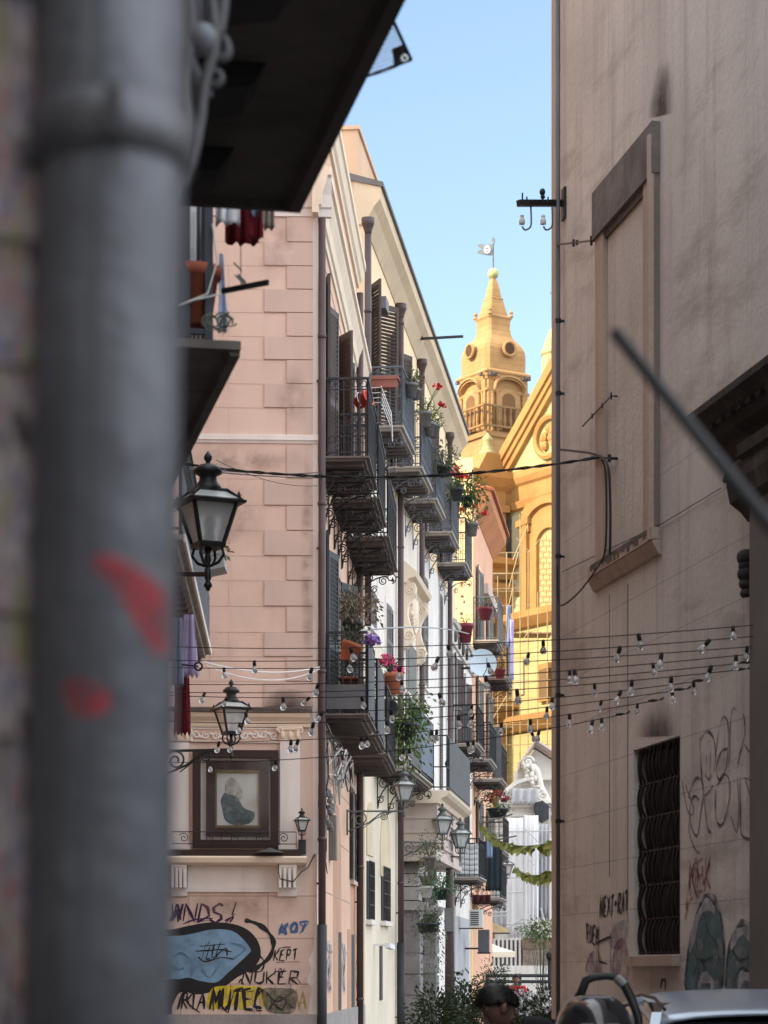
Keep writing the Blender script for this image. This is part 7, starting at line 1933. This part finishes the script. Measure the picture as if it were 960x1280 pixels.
    for i in range(11):
        ring_ = []
        for k in range(28):
            b = 2 * math.pi * k / 28; x, y = math.cos(b), math.sin(b)
            a = (1.47 - .60 * x + .14 * x * x + .06 * math.sin(k * 2.3)) * i / 10; zz = math.cos(a); r2 = math.sin(a)
            jit = 1.10 + .05 * math.sin(k * 3.1 + i * 1.7) * (.4 + i / 10)
            ring_.append(hc + f * (x * r2 * .108 * jit) + rt * (y * r2 * .086 * jit) + up * (zz * .122 * 1.10 + .008))
        rings.append(ring_)
    m = MB(); m.loft(rings)
    for k in range(800):
        b = R.uniform(0, 6.28); a = R.uniform(0, 1.50 - .6 * math.cos(b) + .12 * math.cos(b) ** 2)
        p = hc + f * (math.cos(b) * math.sin(a) * .113) + rt * (math.sin(b) * math.sin(a) * .09) + up * (math.cos(a) * .132)
        n = (p - hc).normalized(); d = (n * .25 + f * R.uniform(-.3, .5) + Vector((R.gauss(0, .4), R.gauss(0, .4), R.gauss(-.3, .3)))).normalized()
        m.leaf(p, d, R.uniform(.014, .028) * (1.5 if a > 1.1 else 1), .2, .3)
    m.build('hair', hair_mat, t, True)
    return t
HAIR = M('black_hair', (.010, .009, .009), .5, 0, .3, 30, .1)
SKIN = M('tan_skin', (.19, .105, .08), .55, 0, .08, 12, .06, 90)
# man in profile, stooping forward to the left
bx, by = P(668, 1215, 13.2).x, 13.2
pose = {'pelvis': (.02, .05, .93), 'belly': (-.01, .03, 1.08), 'chest': (.02, .0, 1.27), 'neck': (-.10, -.01, 1.36), 'head': (-.15, -.015, 1.395),
        'shL': (.0, -.18, 1.30), 'elL': (-.17, -.22, 1.02), 'wrL': (-.36, -.16, .93), 'shR': (.06, .18, 1.30), 'elR': (-.08, .22, 1.0), 'wrR': (-.28, .16, .92),
        'hipL': (.02, -.06, .86), 'knL': (-.05, -.09, .48), 'anL': (.02, -.10, .09), 'toL': (-.12, -.11, .035), 'hipR': (.02, .13, .86), 'knR': (-.03, .16, .48), 'anR': (.06, .17, .09), 'toR': (-.08, .18, .035)}
_f, _u = (-.78, -.12, -.61), (-.61, -.10, .78)
class PoseD(dict): pass
pp = PoseD(pose); 
def mk_pose(p, f, u):
    class D(dict):
        def __getitem__(s, k):
            if k == '_f': return f
            if k == '_u': return u
            return dict.__getitem__(s, k)
    return D(p)
person((bx, by, -.0), 'dark haired man in a black shirt bending forward in profile', mk_pose(pose, _f, _u), SKIN, M('black_shirt', (.012, .012, .015), .9, 0, .15, 5), HAIR, M('dark_trousers', (.03, .032, .04), .9)).scale = (.977,) * 3
px_, py_ = P(645, 1215, 56).x, 56
pose2 = {'pelvis': (0, .0, .86), 'belly': (0, 0, 1.0), 'chest': (0, 0, 1.22), 'neck': (0, -.01, 1.38), 'head': (0, -.02, 1.43), 'shL': (-.18, 0, 1.28), 'elL': (-.24, .02, 1.02), 'wrL': (-.2, -.14, .82), 'shR': (.18, 0, 1.28), 'elR': (.24, .02, 1.02), 'wrR': (.2, -.14, .82),
         'hipL': (-.09, 0, .80), 'knL': (-.1, -.03, .45), 'anL': (-.1, .02, .09), 'toL': (-.1, -.13, .035), 'hipR': (.09, 0, .80), 'knR': (.1, -.03, .45), 'anR': (.1, .02, .09), 'toR': (.1, -.13, .035)}
person((px_, py_, 0), 'distant dark haired person in a red shirt beyond the pale flowered hedge', mk_pose(pose2, (.1, -1, -.05), (0, 0, 1)), SKIN, M('red_shirt', (.45, .015, .03), .9), HAIR, M('dark_trousers', (.03, .032, .04))).scale = (.95,) * 3
# ------------------------------------------------------------------ overhead cables and festoon lights
LY = [808, 825, 834, 855, 865, 869, 888, 901, 927, 953]
RE = [(968, 779), (968, 793), (966, 806), (964, 815), (946, 827), (935, 836), (884, 850), (859, 861), (825, 875), (783, 892)]
SG = [.075, .07, .065, .075, .075, .09, .10, .11, .10, .11]
ordn = ['topmost', 'second from the top', 'third from the top', 'fourth from the top', 'fifth from the top', 'sixth from the top', 'seventh from the top', 'third from the bottom', 'second from the bottom', 'lowest']
strings = []
for k in range(10):
    a = P(203, LY[k], 22.0)
    u, z = FR.hit(*RE[k], .03); b = FR.W(u, .03, z)
    t = thing('string_lights', 'festoon cable with clear bulbs, %s of the ten crossing the street' % ordn[k], 'string lights', a, 0, 'festoon cables across the street')
    pts = sag(a, b, SG[k], 30)
    m = MB(a); m.tube(pts, .0038, 5); m.build('cable', CABLE, t)
    if k >= 4:
        m = MB(a); m.tube([b, b + FR.n * -.03 + Vector((0, 0, .02))], .008, 5); m.tube([b.lerp(a, .004), b.lerp(a, .012), b.lerp(a, .02)], [.006, .014, .008], 6); m.build('turnbuckle', CABLE, t)
    strings.append((t, a, pts))
def proj(v): return CX + FPX * v.x / v.y, HY - FPX * (v.z - CAMZ) / v.y
BUL = [(318, 830), (280, 839), (390, 845), (398, 864), (256, 872), (284, 879), (354, 878), (387, 885), (307, 896), (300, 910), (392, 912), (404, 902), (274, 935), (287, 938), (364, 936), (373, 938), (262, 956), (345, 958),
       (438, 816), (433, 835), (452, 880), (488, 889), (502, 863), (500, 847), (548, 832), (560, 812), (610, 844), (607, 858), (590, 884), (591, 896), (549, 874), (573, 908), (627, 917), (483, 915), (452, 935), (459, 938), (540, 928), (546, 929), (592, 940), (584, 945), (505, 953), (511, 950), (428, 955),
       (798, 798), (916, 790), (887, 808), (775, 819), (718, 840), (934, 818), (827, 830), (712, 851), (816, 841), (920, 829), (743, 865), (790, 861), (839, 854), (889, 844), (867, 860), (776, 874), (752, 886), (840, 870), (797, 884), (712, 905), (741, 912), (752, 905), (679, 805), (661, 828), (646, 873), (690, 874), (684, 888), (663, 902), (674, 925), (664, 931)]
bp = None
for (bx_, by_) in BUL:
    best = None
    for (t, a, pts) in strings:
        for p, q in zip(pts[:-1], pts[1:]):
            (x0, y0), (x1, y1) = proj(p), proj(q)
            if x0 <= bx_ < x1:
                f = (bx_ - x0) / (x1 - x0); y = y0 + (y1 - y0) * f
                e = abs((by_ - 8) - y)
                if best is None or e < best[0]: best = (e, t, a, p.lerp(q, f))
    e, t, a, pt = best
    if bp is None:
        m = MB(); m.lathe((0, 0, 0), [(.004, .008), (.014, .004), (.016, -.02), (.016, -.042), (.012, -.046)], 8)
        sock = m.build('bulb_socket', CABLE, t, True)
        m = MB(); m.lathe((0, 0, 0), [(.011, -.046), (.014, -.054), (.024, -.070), (.0285, -.086), (.024, -.104), (.012, -.114), (.002, -.116)], 10)
        glass = m.build('bulb', BULBGL, t, True)
        m = MB(); m.lathe((0, 0, 0), [(.005, -.05), (.009, -.065), (.012, -.085), (.006, -.10)], 6); core = m.build('filament_holder', BULBCORE, glass, True)
        bp = (sock, glass, core); s_, g_, c__ = bp
    else:
        s_, g_, c__ = bp[0].copy(), bp[1].copy(), bp[2].copy()
        for o in (s_, g_, c__): C.objects.link(o)
    g_.parent = t; s_.parent = g_; c__.parent = g_
    g_.location = pt - a
    g_.rotation_euler = (R.gauss(0, .22), R.gauss(0, .22), R.uniform(0, 6)); g_.scale = (R.uniform(.78, 1.02),) * 3
def wire(pts, r, name, label, mat=CABLE, group='plain wires across the street', n=5):
    o = Vector(pts[0]); m = MB(o); m.tube(pts, r, n); return tag(m.build(name, mat, loc=o), label, 'cable', group)
hk = FR.W(*([rh(752, 571, .10)[0], .10, rh(752, 571, .10)[1]]))
a = P(200, 575, 21.0)
pts = sag(a, hk, .16, 30)
# twisted pair of thick cables
m_pts = [[p + Vector((0, 0.008 * math.cos(i * 2.1 + q), .009 * math.sin(i * 2.1 + q))) for i, p in enumerate(pts)] for q in (0, 3.14)]
o = pts[0]; m = MB(o)
for q in m_pts: m.tube(q, .0078, 6)
tag(m.build('overhead_cable', CABLE, loc=o), 'thick black twisted cable crossing the whole street at lantern height', 'cable')
wire(sag(P(200, 579, 21), FA.W(.12, .08, P(0, 590, 33.1).z), .05), .007, 'overhead_wire', 'thin wire from behind the big lantern to the pink corner, upper of three')
wire(sag(P(200, 582, 21), FA.W(.12, .08, P(0, 597, 33.1).z), .03), .007, 'overhead_wire', 'thin wire from behind the big lantern to the pink corner, middle of three')
wire(sag(P(270, 575, 24), FA.W(.12, .08, P(0, 606, 33.1).z), .10), .004, 'overhead_wire', 'thin wire from behind the big lantern to the pink corner, lowest of three')
wire(sag(P(250, 826, 25), FA.W(.10, .06, P(0, 833, 33.1).z), .10), .007, 'white_cable', 'white cable sagging along the pink end wall, upper one', WHITECABLE, 'white cables along the pink end wall')
wire(sag(P(258, 832, 25), FA.W(.10, .06, P(0, 835, 33.1).z), .16), .006, 'white_cable', 'white cable sagging along the pink end wall, lower one', WHITECABLE, 'white cables along the pink end wall')
wire(sag(FA.W(1.5, .5, P(0, 795, 35).z), FB.W(FB.ud(66), .3, P(0, 794, 66).z), -.12), .014, 'grey_cable', 'pale grey cable strung along the facades past the carved hood', GREYCABLE)
wire(sag(P(640, 470, 145), P(690, 468, 120), .1), .02, 'far_wire', 'thin wire in front of the bell tower belfry') if False else None
wire([rh_ for rh_ in (FR.W(*(lambda h: (h[0], .02, h[1]))(rh(705, 715))), FR.W(*(lambda h: (h[0], .02, h[1]))(rh(830, 655))), FR.W(*(lambda h: (h[0], .02, h[1]))(rh(905, 610))))], .0035, 'wall_wire', 'faint thin wire slanting up the taupe wall under the blind window')
# cable tangle on the pink corner
t = FA.thing('cable_tangle', 'tangle of white and grey cables spilling down the pink corner beside the downpipe', 'cables', 0, 3.2)
for k in range(16):
    m = FA.mb(0, 3.2)
    u0 = R.uniform(.0, .28); o0 = R.uniform(.03, .12)
    z1, z0 = R.uniform(4.7, 5.3), R.uniform(2.9, 3.4)
    m.tube([(u0 + R.uniform(-.022, .022), max(.02, o0 + R.uniform(-.02, .03)), z1 + (z0 - z1) * i / 9) for i in range(10)], R.choice([.006, .008, .011]), 5)
    m.build('cable', [GREYCABLE, WHITECABLE, CABLE, GREYCABLE][k % 4], t)
for k in range(12):
    m = FA.mb(0, 3.2)
    u = R.uniform(.1, .6); q = [(u, .1, 5.05 + R.uniform(-.1, .1))]
    for i in range(7): u += R.uniform(.25, 1.1); q.append((u, R.uniform(.05, .25), 4.92 - .12 * R.random() - (.45 * (R.random() < .35))))
    m.tube([Vector(v) for v in q], R.choice([.007, .010, .013]), 5); m.build('cable', [GREYCABLE, WHITECABLE, CABLE][k % 3], t)
for k in range(16):
    m = FA.mb(0, 3.2); m.lathe((R.uniform(.15, .7), R.uniform(.08, .2), 3.4 + R.uniform(0, .75)), [(.01, 0), (.035, .01), (.04, .06), (.015, .08)], 7); m.build('insulator', SHUTG, t)
m = FA.mb(0, 3.2)
for q in ([(1.2, .12, 4.9), (1.35, .14, 4.3), (1.6, .14, 3.9), (1.9, .14, 4.2), (2.0, .12, 4.9)], [(2.4, .1, 4.9), (2.5, .13, 4.4), (2.8, .13, 4.1), (3.1, .13, 4.8)]): m.tube([Vector((a, b, c_)) for a, b, c_ in smooth3(q)] if False else [Vector(v) for v in q], .010, 6)
m.build('hanging_loop', GREYCABLE, t)

# ------------------------------------------------------------------ parked car, roofed scooter
def car(base, rz):
    t = thing('parked_car', 'pale blue grey small car at the bottom right, only its roof in view', 'car', base, rz)
    paint = M('pale_blue_grey_paint', (.36, .42, .50), .22, .35, .05, 3, .06, 120, spec=.6)
    def sec(y, hw, z0, z1, k=.12):
        return [Vector((x * hw, y, z0 + (z1 - z0) * z)) for x, z in ((-.92, 0), (.92, 0), (1, .15), (1, .55), (.97, .85), (.86, 1), (-.86, 1), (-.97, .85), (-1, .55), (-1, .15))]
    m = MB(); m.loft([sec(-1.78, .55, .35, .62), sec(-1.70, .68, .25, .72), sec(-1.3, .76, .2, .85), sec(-.7, .77, .2, .93), sec(.6, .77, .2, .95), sec(1.4, .76, .2, .95), sec(1.68, .70, .25, .92), sec(1.76, .6, .35, .8)]); m.build('body', paint, t, True)
    def cab(y, hw, z): return [Vector((x * hw, y, z)) for x in (-1, 1)]
    m = MB()
    rg = [[Vector((-.74, y, .93)), Vector((.74, y, .93))] for y in (-.85, 1.62)]
    n = 12
    top = [(-.45, 1.37), (.0, 1.46), (.9, 1.47), (1.35, 1.40)]
    bot = [-.98, -.35, .9, 1.66]
    rings = [[Vector((-.73, b, .93)), Vector((.73, b, .93)), Vector((.60, a, z - .02)), Vector((-.60, a, z - .02))] for (a, z), b in zip(top, bot)]
    m.loft(rings); m.build('window_glass', DARKGL, t)
    m = MB()
    ny, nx = 14, 12
    g_ = []
    for j in range(ny + 1):
        y = -.50 + 1.92 * j / ny; f = (j / ny - .6) / .6
        row = []
        for i in range(nx + 1):
            x = (i / nx * 2 - 1)
            zz = 1.508 - .105 * max(0, -f) ** 1.6 - .10 * max(0, f) ** 2 - .035 * x * x - .035 * abs(x) ** 8
            row.append(Vector((x * .625, y, zz)))
        g_.append(row)
    vs = [p for r_ in g_ for p in r_]; N1 = nx + 1
    fs = [(j * N1 + i, j * N1 + i + 1, (j + 1) * N1 + i + 1, (j + 1) * N1 + i) for j in range(ny) for i in range(nx)]
    m.add(vs, fs); o = m.build('roof', paint, t, True); s_ = o.modifiers.new('thickness', 'SOLIDIFY'); s_.thickness = .02; s_.offset = -1
    for s in (-1, 1):
        for (y0, z0, y1, z1) in ((-.95, .93, -.46, 1.385), (.35, .94, .38, 1.46), (1.64, .93, 1.38, 1.40)): m = MB(); m.bar((s * .735, y0, z0), (s * .600, y1, z1), .05, .04); m.build('window_pillar', paint, t)
    for s in (-1, 1):
        m = MB(); m.tube([(s * .56, -.44, 1.412), (s * .575, -.1, 1.468), (s * .58, .5, 1.478), (s * .57, 1.2, 1.44)], .009, 6); m.build('roof_gutter_strip', BLACKMET, t)
    m = MB(); m.box(-.02, .02, -.1, .0, -.0, .012); m.lathe((0, 0, 0), [(.035, .0), (.03, .02), (.012, .035), (.006, .06)], 8)
    o = m.build('aerial_base', BLACKMET, t); o.location = (.40, -.02, 1.485)
    for s in (-1, 1):
        for y in (-1.12, 1.12):
            m = MB(); m.tube([(s * .62, y, .28), (s * .78, y, .28)], .28, 20); w_ = m.build('wheel', BLACKMET, t); m = MB(); m.tube([(s * .775, y, .28), (s * .79, y, .28)], .18, 14); m.build('rim', GREYPOT, w_)
        m = MB(); m.ball((s * .5, -1.72, .62), .1, 10, 6, (1.2, .4, .7)); m.build('headlight', LAMPGL, t, True)
        m = MB(); m.ball((s * .84, -.72, .98), .08, 10, 6, (1, .7, .8)); m.build('door_mirror', paint, t, True)
    return t
car((1.965, 12.45, 0), 0)
sx = P(742, 1215, 11.0).x
t = thing('roofed_scooter', 'glossy black roofed scooter with an arched grab bar at the bottom, beside the pale car', 'scooter', (sx, 11.0, 0))
gloss = M('gloss_black_plastic', (.018, .018, .022), .12, 0, .2, 5, .05, 80, spec=.7)
m = MB()
rings = []
for i in range(13):
    a = math.pi / 2 * i / 12; z = 1.20 + .295 * math.sin(a) ** .9; rr = math.cos(a) ** .62
    rings.append([Vector((math.cos(b) * rr * .195, math.sin(b) * rr * .34, z)) for b in [6.2832 * k / 28 for k in range(28)]])
rings = [[Vector((math.cos(b) * .19, math.sin(b) * .33, .95)) for b in [6.2832 * k / 28 for k in range(28)]]] + rings
m.loft(rings); m.build('roof_shell', gloss, t, True)
m = MB()
for x0, x1 in ((-.10, -.015), (.03, .105)):
    m.add([(x0, -.335, 1.28), (x1, -.335, 1.28), (x1 * .85, -.30, 1.37), (x0 * .85, -.30, 1.37)], [(0, 1, 2, 3)])
m.build('front_pane', DARKGL, t)
m = MB(); m.tube([Vector((-.19, -.1, 1.25)), Vector((-.16, -.12, 1.38)), Vector((-.06, -.14, 1.485)), Vector((.06, -.14, 1.485)), Vector((.16, -.12, 1.38)), Vector((.19, -.1, 1.25))], .007, 6); m.build('trim_strip', M('worn_grey_strip', (.22, .22, .23), .4, .4), t, True)
q = [P(720, 1248, 11.3), P(727, 1240, 11.3), P(732, 1226, 11.3), P(742, 1221.5, 11.3), P(758, 1220, 11.3), P(771, 1221.5, 11.3), P(781, 1232, 11.28), P(790, 1250, 11.25), P(798, 1272, 11.2), P(800, 1310, 11.2)]
q = [v - Vector((sx, 11, 0)) for v in q]
m = MB(); m.tube(q, [.014, .022, .022, .02, .018, .02, .022, .022, .02, .02], 10); m.build('grab_bar', M('black_rubber', (.02, .02, .021), .45, 0, .2, 12), t, True)
m = MB(); m.tube([q[5] * .999, q[6]], [.0235, .0245], 10); m.build('bar_clamp', M('grey_clamp', (.30, .30, .31), .35, .4), t)
m = MB(); m.loft([[Vector((x * w_, y, z0 + (z1 - z0) * zz)) for x, zz in ((-1, .1), (-.6, 0), (.6, 0), (1, .1), (1, .8), (.6, 1), (-.6, 1), (-1, .8))] for y, w_, z0, z1 in ((-.9, .1, .35, .6), (-.6, .2, .25, .95), (-.2, .22, .22, .9), (.4, .24, .25, .95), (.9, .2, .4, .85), (1.1, .1, .5, .7))]); m.build('body', gloss, t, True)
for y in (-.85, .8):
    m = MB(); m.tube([(-.06, y, .26), (.06, y, .26)], .26, 18); w_ = m.build('wheel', BLACKMET, t); m = MB(); m.tube([(-.065, y, .26), (.065, y, .26)], .15, 12); m.build('rim', GREYPOT, w_)
m = MB()
for s in (-1, 1): m.tube([(s * .15, .45, .9), (s * .17, .3, 1.0), (s * .17, .2, 1.2)], .02, 8); m.tube([(s * .15, -.6, .85), (s * .17, -.35, 1.1), (s * .16, -.25, 1.2)], .02, 8)
m.build('roof_frame', BLACKMET, t)

# ------------------------------------------------------------------ unseen masses added to shade the street
def mass(name, label, pts, h, mat):
    o = Vector((pts[0][0], pts[0][1], 0)); t = thing(name, label, 'building', o)
    m = MB((o.x, o.y, 0)); m.floor(pts, 0, h); m.build('wall', mat, t); return t

mass('lane_corner_blocker', 'plain unseen block behind the camera, added to shade the near pipe and taupe wall', [(-30, -34), (-2.4, -34), (-2.4, -1.6), (-30, -1.6)], 14, PALE)  # added block, set close to darken the pipe and lower taupe wall
mass('tall_sun_blocker', 'plain tall unseen block beyond the near left building, added to shade the attic room', [(-48, -6), (-22, -6), (-22, 34), (-48, 34)], 30, PALE)  # added to keep sun off the palazzo attic room

mass('square_sun_blocker', 'plain unseen block left of the square, added to shade the portal and church foot', [(-30, 84), (1.6, 84), (1.6, 149), (-30, 149)], 18, PALE)  # added shade caster for the portal, sheets and church foot
mass('lane_end_blocker', 'plain unseen block closing the lane, added to cut sky light on the near pipe', [(-2.3, -16), (5, -16), (5, -9), (-2.3, -9)], 11, TAUPE2)  # added to block low sky light from behind the pipe

# ------------------------------------------------------------------ sky, sun, camera
SUN_AZ, SUN_EL = math.radians(240), math.radians(27)
sc_ = bpy.context.scene
w = bpy.data.worlds.new('World'); sc_.world = w; w.use_nodes = True
nt = w.node_tree; N = nt.nodes; L = nt.links
bg = N['Background']; sky = N.new('ShaderNodeTexSky'); sky.sky_type = 'NISHITA'; sky.sun_disc = False
sky.sun_elevation = SUN_EL; sky.sun_rotation = SUN_AZ; sky.air_density = 1.0; sky.dust_density = .8; sky.ozone_density = 1.0
# clear blue ahead over the church; made-up bright cloud elsewhere lifts the shaded street
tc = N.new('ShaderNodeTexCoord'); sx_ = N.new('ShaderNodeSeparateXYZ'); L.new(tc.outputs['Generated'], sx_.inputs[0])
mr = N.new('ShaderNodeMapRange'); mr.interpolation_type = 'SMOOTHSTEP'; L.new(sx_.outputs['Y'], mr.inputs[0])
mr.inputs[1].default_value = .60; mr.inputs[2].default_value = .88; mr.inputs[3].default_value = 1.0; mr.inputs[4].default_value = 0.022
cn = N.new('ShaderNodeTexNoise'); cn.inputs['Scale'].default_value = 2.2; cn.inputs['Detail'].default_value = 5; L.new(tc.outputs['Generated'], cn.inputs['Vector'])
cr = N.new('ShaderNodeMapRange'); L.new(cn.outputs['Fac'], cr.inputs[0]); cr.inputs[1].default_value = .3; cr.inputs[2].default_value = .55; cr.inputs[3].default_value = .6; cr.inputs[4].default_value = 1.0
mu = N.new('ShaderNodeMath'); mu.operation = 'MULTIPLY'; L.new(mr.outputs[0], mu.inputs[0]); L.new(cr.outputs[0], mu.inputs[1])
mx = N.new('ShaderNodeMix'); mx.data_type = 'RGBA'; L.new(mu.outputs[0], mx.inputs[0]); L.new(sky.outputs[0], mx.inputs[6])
ADDED_CLOUD = 9.0
mx.inputs[7].default_value = (ADDED_CLOUD * .955, ADDED_CLOUD * .985, ADDED_CLOUD * 1.04, 1)
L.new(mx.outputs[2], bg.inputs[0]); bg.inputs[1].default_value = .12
sun = bpy.data.lights.new('sun', 'SUN'); sun.energy = 3.8; sun.angle = math.radians(.5); sun.color = (1.0, .80, .55)
so = bpy.data.objects.new('sun', sun); C.objects.link(so)
sd = Vector((math.sin(SUN_AZ) * math.cos(SUN_EL), math.cos(SUN_AZ) * math.cos(SUN_EL), math.sin(SUN_EL)))
so.rotation_euler = sd.to_track_quat('Z', 'Y').to_euler(); so.location = (0, 0, 60)
cam = bpy.data.cameras.new('camera'); co = bpy.data.objects.new('camera', cam); C.objects.link(co)
co.location = (0, 0, CAMZ); co.rotation_euler = (math.pi / 2, 0, 0)
cam.sensor_fit = 'VERTICAL'; cam.sensor_height = 36; cam.lens = FPX / 1280 * 36; cam.shift_y = (HY - 640) / 1280
cam.clip_start = .05; cam.clip_end = 2000
cam.dof.use_dof = True; cam.dof.focus_distance = 36; cam.dof.aperture_fstop = cam.lens / 14.0
sc_.camera = co
vs_ = sc_.view_settings; vs_.view_transform = 'Standard'; vs_.look = 'None'; vs_.gamma = 1; vs_.use_curve_mapping = False; vs_.exposure = 1.28
sc_.render.engine = 'CYCLES'; sc_.cycles.max_bounces = 10; sc_.cycles.diffuse_bounces = 6; sc_.cycles.transmission_bounces = 6; sc_.cycles.use_denoising = True
